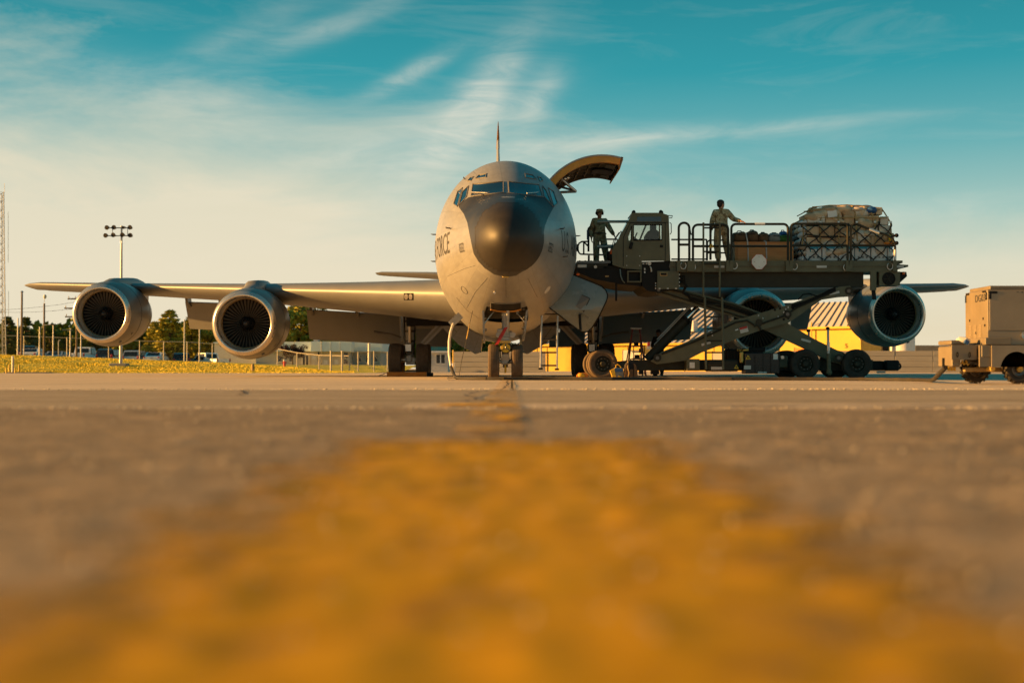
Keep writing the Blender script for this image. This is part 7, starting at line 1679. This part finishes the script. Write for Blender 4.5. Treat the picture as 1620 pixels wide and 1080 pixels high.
def toolbags():
    D = 31.0; t = thing('tool_bag', 'open yellow and blue tool bag on the ground before the loader wheel', 'bag', (P(974, 600, D).x, D, 0))
    z = lambda y: P(0, y, D).z
    MB().prism([P(971.5, 600.5, D), P(987, 600.5, D), P(986, 582, D), P(972.5, 581.5, D)], (0, .22, 0)).build('body', 'bag_grey', t, smooth=20)
    MB().prism([P(970.5, 601, D - .02), P(975.5, 601, D - .02), P(972, 583, D - .02), P(965.5, 586, D - .02), P(967.5, 592, D - .02)], (0, .2, 0)).build('side_flap', 'yellow_bag', t, smooth=20)
    MB().prism([P(977.5, 601, D - .03), P(986.5, 601, D - .03), P(985, 596.5, D - .03), P(978.5, 593.5, D - .03)], (0, .04, 0)).build('front_pocket', 'yellow_bag', t, smooth=20)
    MB().tube([P(974.3, 582, D + .05), P(974.5, 577.5, D + .05), P(977.5, 576.3, D + .05), P(981, 579, D + .05), P(982.5, 582, D + .05)], .014, 6).build('carry_handle', 'yellow_bag', t)
    MB().prism([P(972.8, 588, D - .01), P(985, 588, D - .01), P(984.5, 582.5, D - .01), P(973, 582.5, D - .01)], (0, .02, 0)).build('blue_panel', 'tarp_blue', t, smooth=20)
    t = thing('backpack', 'dark brown backpack standing beside the yellow tool bag', 'backpack', (P(1000, 600, D).x, D, 0))
    MB().pp([(987.5, 600.8), (1009, 600.8), (1008.5, 586), (1005.5, 574.5), (1000, 570.5), (994, 571), (989.5, 577), (988, 588)], D, D + .3).build('body', 'dark_cloth', t, smooth=25)
    MB().pp([(988, 598), (995, 598.5), (995.5, 580), (994, 574), (991.5, 573.5), (989.5, 579)], D - .07, D + .0).build('side_pocket', 'bag_brown', t, smooth=25); MB().pp([(1003, 598.5), (1009, 599), (1008.5, 588), (1006, 577), (1003, 575)], D - .06, D + .0).build('side_pocket', 'bag_brown', t, smooth=25)
    MB().pp([(996, 597), (1002, 597), (1001.5, 584), (996.5, 584)], D - .05, D).build('front_pocket', 'bag_brown', t, smooth=25)
    MB().tube([P(993.5, 571, D + .02), P(993, 580, D - .09), P(995.5, 590, D - .09), P(993, 599, D - .05)], .014, 5).build('shoulder_strap', 'strap_tan', t); MB().tube([P(996, 571, D + .1), P(997.5, 568.5, D + .1), P(999.5, 570.5, D + .1)], .012, 5).build('grab_loop', 'dark_cloth', t)
toolbags()
def stepladder():
    D = 43.5; t = thing('stepladder', 'dark folding stepladder with red rails in the shade behind the loader wheel', 'ladder', (P(1006, 592, D).x, D, 0))
    for k, (xt, xb, m) in enumerate(((1001, 989, 'red_dark'), (1012, 1019, 'red_dark'))):
        MB().cyl(P(xt, 520, D), V((P(xb, 0, D).x, D - .35, .02)), .028, n=8).build('front_rail', m, t); MB().cyl(P(xt, 520, D) + V((0, .08, 0)), V((P(xb, 0, D).x, D + .75, .02)), .022, n=8).build('rear_rail', 'steel_dark', t)
    for i in range(5): u = (i + .6) / 5.6; a = P(1001, 520, D).lerp(V((P(989, 0, D).x, D - .35, .02)), u); b = P(1012, 520, D).lerp(V((P(1019, 0, D).x, D - .35, .02)), u); MB().box((a + b) / 2, ((b - a).length, .1, .03), b=.006).build('step', 'steel_dark', t)
    MB().box(P(1006.5, 519.5, D) + V((0, .04, 0)), (.36, .24, .06), b=.015).build('top_cap', 'steel', t)
    t = thing('work_stand', 'low dark maintenance stand behind the stepladder', 'stand', (P(1022, 590, 46).x, 46, 0))
    for x in (1002, 1019): MB().pp(rect(x, 546, x + 1.2, 592), 46, 46.05).build('leg', 'black', t, smooth=0)
    for y in (546, 556, 566, 576): MB().pp(rect(1002, y, 1020, y + 1.5), 45.98, 46.5).build('shelf', 'steel_dark', t, smooth=0)
    for x0, x1, y in ((1004, 1010, 546), (1012, 1018, 556), (1005, 1012, 566)): MB().pp(rect(x0, y - 5, x1, y), 46.1, 46.4).build('tool_case', 'black', t, smooth=0)
stepladder()
s = thing('fire_point_sign', 'small white sign with a red mark beyond the stepladder', 'sign', (P(1026, 588, 70).x, 70, 0)); MB().pp(rect(1023.5, 537.5, 1030, 552), 70, 70.04).build('panel', 'white_dull', s, smooth=0); MB().pp([(1025, 540.5), (1028.2, 540.5), (1028.2, 547), (1024, 547.5)], 69.98, 69.998).build('red_mark', 'red_paint', s, smooth=0); MB().cyl((P(1026.7, 0, 70.05).x, 70.06, 0), (P(1026.7, 0, 70.05).x, 70.06, 1.3), .03, n=6).build('post', 'fence_steel', s)
m = MB(); m.pp(rect(1014, 549, 1040, 560), 72, 73); tag(m.build('site_cabinet', 'gold_paint', org=P(1027, 588, 72)), 'low yellow cabinet behind the small sign under the wing', 'cabinet')
# ================================================================ PEOPLE
def camomat():
    m = bpy.data.materials.new('camouflage'); m.use_nodes = True; nt = m.node_tree; N = nt.nodes.new; L = nt.links.new; b = nt.nodes['Principled BSDF']; tc = N('ShaderNodeTexCoord')
    n = N('ShaderNodeTexNoise'); n.inputs['Scale'].default_value = 8; n.inputs['Detail'].default_value = 3; n.inputs['Distortion'].default_value = .6; L(tc.outputs['Object'], n.inputs[0])
    r = N('ShaderNodeValToRGB'); r.color_ramp.interpolation = 'CONSTANT'; e = r.color_ramp.elements; e[0].color = (.16, .11, .05, 1); e[1].position = .44; e[1].color = (.30, .25, .14, 1)
    for p, c in ((.52, (.42, .34, .20)), (.585, (.20, .20, .10)), (.64, (.52, .43, .28))): k = e.new(p); k.color = (*c, 1)
    L(n.outputs[0], r.inputs[0]); L(r.outputs[0], b.inputs['Base Color']); b.inputs['Roughness'].default_value = .9
    n2 = N('ShaderNodeTexNoise'); n2.inputs['Scale'].default_value = 14; L(tc.outputs['Object'], n2.inputs[0]); bp = N('ShaderNodeBump'); bp.inputs['Distance'].default_value = .025; L(n2.outputs[0], bp.inputs['Height']); L(bp.outputs[0], b.inputs['Normal']); MT['camouflage'] = m
camomat()
def skin_mesh(verts, edges, radii, root, sub=2):
    me = bpy.data.meshes.new('figure'); me.from_pydata([tuple(v) for v in verts], edges, []); o = bpy.data.objects.new('figure', me); COL.objects.link(o)
    o.modifiers.new('s', 'SKIN'); me.skin_vertices[0]
    for i, r in enumerate(radii): me.skin_vertices[0].data[i].radius = r if isinstance(r, tuple) else (r, r)
    for i in range(len(verts)): me.skin_vertices[0].data[i].use_root = (i == root)
    sb = o.modifiers.new('u', 'SUBSURF'); sb.levels = sub; sb.render_levels = sub
    dg = bpy.context.evaluated_depsgraph_get(); r = bpy.data.meshes.new_from_object(o.evaluated_get(dg)); bpy.data.objects.remove(o); bpy.data.meshes.remove(me)
    r.polygons.foreach_set('use_smooth', [True] * len(r.polygons)); return r
def person(label, loc, rz, J, H=1.78, cloth='camouflage', hair='hair', cap=False, boots='boot', grp='airmen on the loader'):
    """J: joint overrides; local x = person's right-hand side seen from behind, y = forward"""
    base = dict(pelvis=(0, 0, .96), spine=(0, .0, 1.14), chest=(0, .0, 1.34), neck=(0, -.01, 1.49), jaw=(0, .02, 1.565), head=(0, .015, 1.655), crown=(0, .0, 1.735), nose=(0, .12, 1.635),
                shL=(-.175, -.01, 1.42), elL=(-.25, -.03, 1.14), wrL=(-.25, .06, .90), shR=(.175, -.01, 1.42), elR=(.25, -.03, 1.14), wrR=(.25, .06, .90),
                hipL=(-.095, 0, .92), knL=(-.11, .03, .50), anL=(-.12, -.02, .10), hipR=(.095, 0, .92), knR=(.11, .03, .50), anR=(.12, -.02, .10))
    base.update(J); j = {k: V(v) for k, v in base.items()}; s = H / 1.78
    t = thing('person', label, 'person', loc, rz, grp); t.scale = (s, s, s)
    names = [n for n in base if n[:2] not in ('hd', 'ft')]; ed = [('pelvis', 'spine'), ('spine', 'chest'), ('chest', 'neck'), ('neck', 'jaw'), ('jaw', 'head'), ('head', 'crown'), ('head', 'nose'), ('chest', 'shL'), ('shL', 'elL'), ('elL', 'wrL'), ('chest', 'shR'), ('shR', 'elR'), ('elR', 'wrR'), ('pelvis', 'hipL'), ('hipL', 'knL'), ('knL', 'anL'), ('pelvis', 'hipR'), ('hipR', 'knR'), ('knR', 'anR')]
    rad = dict(pelvis=.13, spine=.125, chest=(.135, .125), neck=.055, jaw=.072, head=.092, crown=.066, nose=.014, shL=.065, elL=.045, wrL=.03, shR=.065, elR=.045, wrR=.03, hipL=.085, knL=.06, anL=.042, hipR=.085, knR=.06, anR=.042)
    vs = [j[n] for n in names]; rr = [rad[n] for n in names]; ee = [(names.index(a), names.index(b)) for a, b in ed]
    for sd in 'LR':   # hands with five fingers, feet
        w = j['wr' + sd]; d = (w - j['el' + sd]).normalized(); sx = -1 if sd == 'L' else 1
        if 'hd' + sd in J: d = V(J['hd' + sd]).normalized()
        a = V((0, 1, 0)) - d * d.y; a = a.normalized() if a.length > .1 else V((0, 0, 1)); c = d.cross(a)
        pi = len(vs); vs.append(w + d * .075); rr.append((.038, .018)); ee.append((names.index('wr' + sd), pi))
        for k in range(4):
            off = a * (.030 - .02 * k); ln = (.085, .095, .088, .07)[k]; b0 = len(vs); curl = c * (-.02 * sx)
            vs += [w + d * .085 + off, w + d * (.085 + ln * .55) + off * 1.15 + curl * .5, w + d * (.085 + ln) + off * 1.2 + curl * 1.6]; rr += [.0095, .009, .008]; ee += [(pi, b0), (b0, b0 + 1), (b0 + 1, b0 + 2)]
        b0 = len(vs); vs += [w + d * .035 + a * .04, w + d * .07 + a * .062]; rr += [.0115, .010]; ee += [(pi, b0), (b0, b0 + 1)]
        an = j['an' + sd]; b0 = len(vs); fw = V((sx * .12, 1, 0)).normalized()
        if 'ft' + sd in J: fw = V(J['ft' + sd]).normalized()
        vs += [an + V((0, 0, -.05)), an + fw * .13 + V((0, 0, -.06)), an + fw * .2 + V((0, 0, -.062))]; rr += [.042, .038, .028]; ee += [(names.index('an' + sd), b0), (b0, b0 + 1), (b0 + 1, b0 + 2)]
    me = skin_mesh(vs, ee, rr, 0); setmat(me, 'skin'); link('body', me, t)
    # uniform
    cn = ['pelvis', 'spine', 'chest', 'neck', 'shL', 'elL', 'wrL', 'shR', 'elR', 'wrR', 'hipL', 'knL', 'anL', 'hipR', 'knR', 'anR']; cr = dict(pelvis=(.19, .16), spine=(.185, .16), chest=(.21, .17), neck=.08, shL=.105, elL=.08, wrL=.058, shR=.105, elR=.08, wrR=.058, hipL=.13, knL=.105, anL=.09, hipR=.13, knR=.105, anR=.09)
    ce = [e for e in ed if e[0] in cn and e[1] in cn]; jj = dict(j); jj['neck'] = j['neck'] - V((0, 0, .02))
    me = skin_mesh([jj[n] for n in cn], [(cn.index(a), cn.index(b)) for a, b in ce], [cr[n] for n in cn], 0); setmat(me, cloth); link('uniform', me, t)
    for sd in 'LR':
        an = j['an' + sd]; fw = V(J.get('ft' + sd, (.12 if sd == 'R' else -.12, 1, 0))).normalized(); m = MB(); m.cyl(an + V((0, 0, .16)), an + V((0, 0, -.03)), .07, .062, 14); a = math.atan2(-fw.x, fw.y)
        m.ball(an + fw * .07 + V((0, 0, -.05)), (.055, .155, .055), 14, rot=rotz(a)); m.box(an + fw * .07 + V((0, 0, -.088)), (.1, .29, .024), rotz(a), b=.01); m.build('boot', boots, t, local=True, smooth=60)
    hd = j['head']; f = (j['nose'] - hd); f.z = 0; f.normalize(); sdv = V((f.y, -f.x, 0))
    m = MB(); Rm = Matrix((sdv, f, V((0, 0, 1)))).transposed()
    m.ball(hd - f * .018 + V((0, 0, .045)), (.098, .112, .088), 16, rot=Rm); m.ball(hd - f * .05 + V((0, 0, -.01)), (.088, .07, .085), 14, rot=Rm); m.build('hair', hair, t, local=True, smooth=70)
    for s_ in (-1, 1):
        MB().ball(hd + sdv * s_ * .096 - f * .005 + V((0, 0, -.02)), (.012, .022, .034), 8, rot=Rm).build('ear', 'skin', t, local=True); MB().ball(hd + sdv * s_ * .034 + f * .088 + V((0, 0, .004)), (.013, .01, .008), 8, rot=Rm).build('eye', 'dark_cloth', t, local=True)
    MB().box(hd + f * .088 + V((0, 0, -.062)), (.045, .016, .009), Rm, b=.003).build('mouth', 'red_paint' if False else 'bag_brown', t, local=True)
    if cap:
        m = MB(); m.lathe([(0, .108), (.05, .106), (.085, .09), (.10, .0)], hd + V((0, 0, .03)), (0, 0, 1), 20); m.box(hd + f * .14 + V((0, 0, .038)), (.13, .1, .012), Rm, b=.005); m.build('cap', 'camouflage', t, local=True)
        for s_ in (-1, 1): MB().ball(hd + sdv * s_ * .108 + V((0, 0, -.005)), (.03, .045, .055), 10, rot=Rm).build('ear_defender', 'black', t, local=True)
    else:
        MB().tube([j['neck'] + V((math.cos(a) * .075, math.sin(a) * .075, .0 - .02 * math.sin(a))) for a in [i * math.pi / 6 for i in range(12)]], .022, 6, closed=True).build('collar', cloth, t, local=True)
    MB().tube([j['pelvis'] + V((math.cos(a) * .195, math.sin(a) * .165, .075)) for a in [i * math.pi / 8 for i in range(16)]], .018, 6, closed=True).build('belt', 'dark_cloth', t, local=True)
    return t
# airman with his back to us, hand on the rail
fx = P(1141, 412, N0 + .3); hp = P(1172, 352.5, N0 - .02)
loc = V((fx.x, N0 + .28, DZ - .06)); k = 1 / (1.80 / 1.78); rel = (hp - loc) * k
person('bare headed airman seen from behind with one hand on the deck rail', loc, 0, dict(
    wrR=(rel.x, rel.y + .02, rel.z + .05), elR=(.34, .0, 1.24), shR=(.175, -.01, 1.43), wrL=(-.27, .10, .93), elL=(-.26, -.04, 1.17), nose=(.10, .07, 1.635), hdR=(.85, -.15, -.28), chest=(.01, 0, 1.35), knR=(.15, .05, .5), anR=(.22, -.02, .10), anL=(-.08, .02, .10)), 1.80)
# airman on the front bridge, facing the camera
loc = V((P(948, 0, N0 + 1.5).x, N0 + 1.5, P(0, 424, N0 + 1.5).z))
person('airman in cap and ear defenders standing on the bridge beside the cab', loc, R(180), dict(wrL=(-.42, .16, .98), elL=(-.33, -.02, 1.16), wrR=(.25, .1, .90), elR=(.25, -.02, 1.14), nose=(-.05, .115, 1.645), knL=(-.17, .05, .5), anL=(-.25, .0, .10), knR=(.10, .02, .5), anR=(.10, -.02, .10)), 1.72, cap=True)
# mechanic in the shade under the wing
person('person in dark clothes standing in the shade under the right wing', (P(1041, 0, 49).x, 49, 0), R(150), dict(elL=(-.26, .02, 1.14), wrL=(-.12, .26, 1.12), elR=(.26, .02, 1.14), wrR=(.12, .26, 1.1)), 1.74, cloth='dark_cloth', boots='dark_cloth', grp='people under the wing')
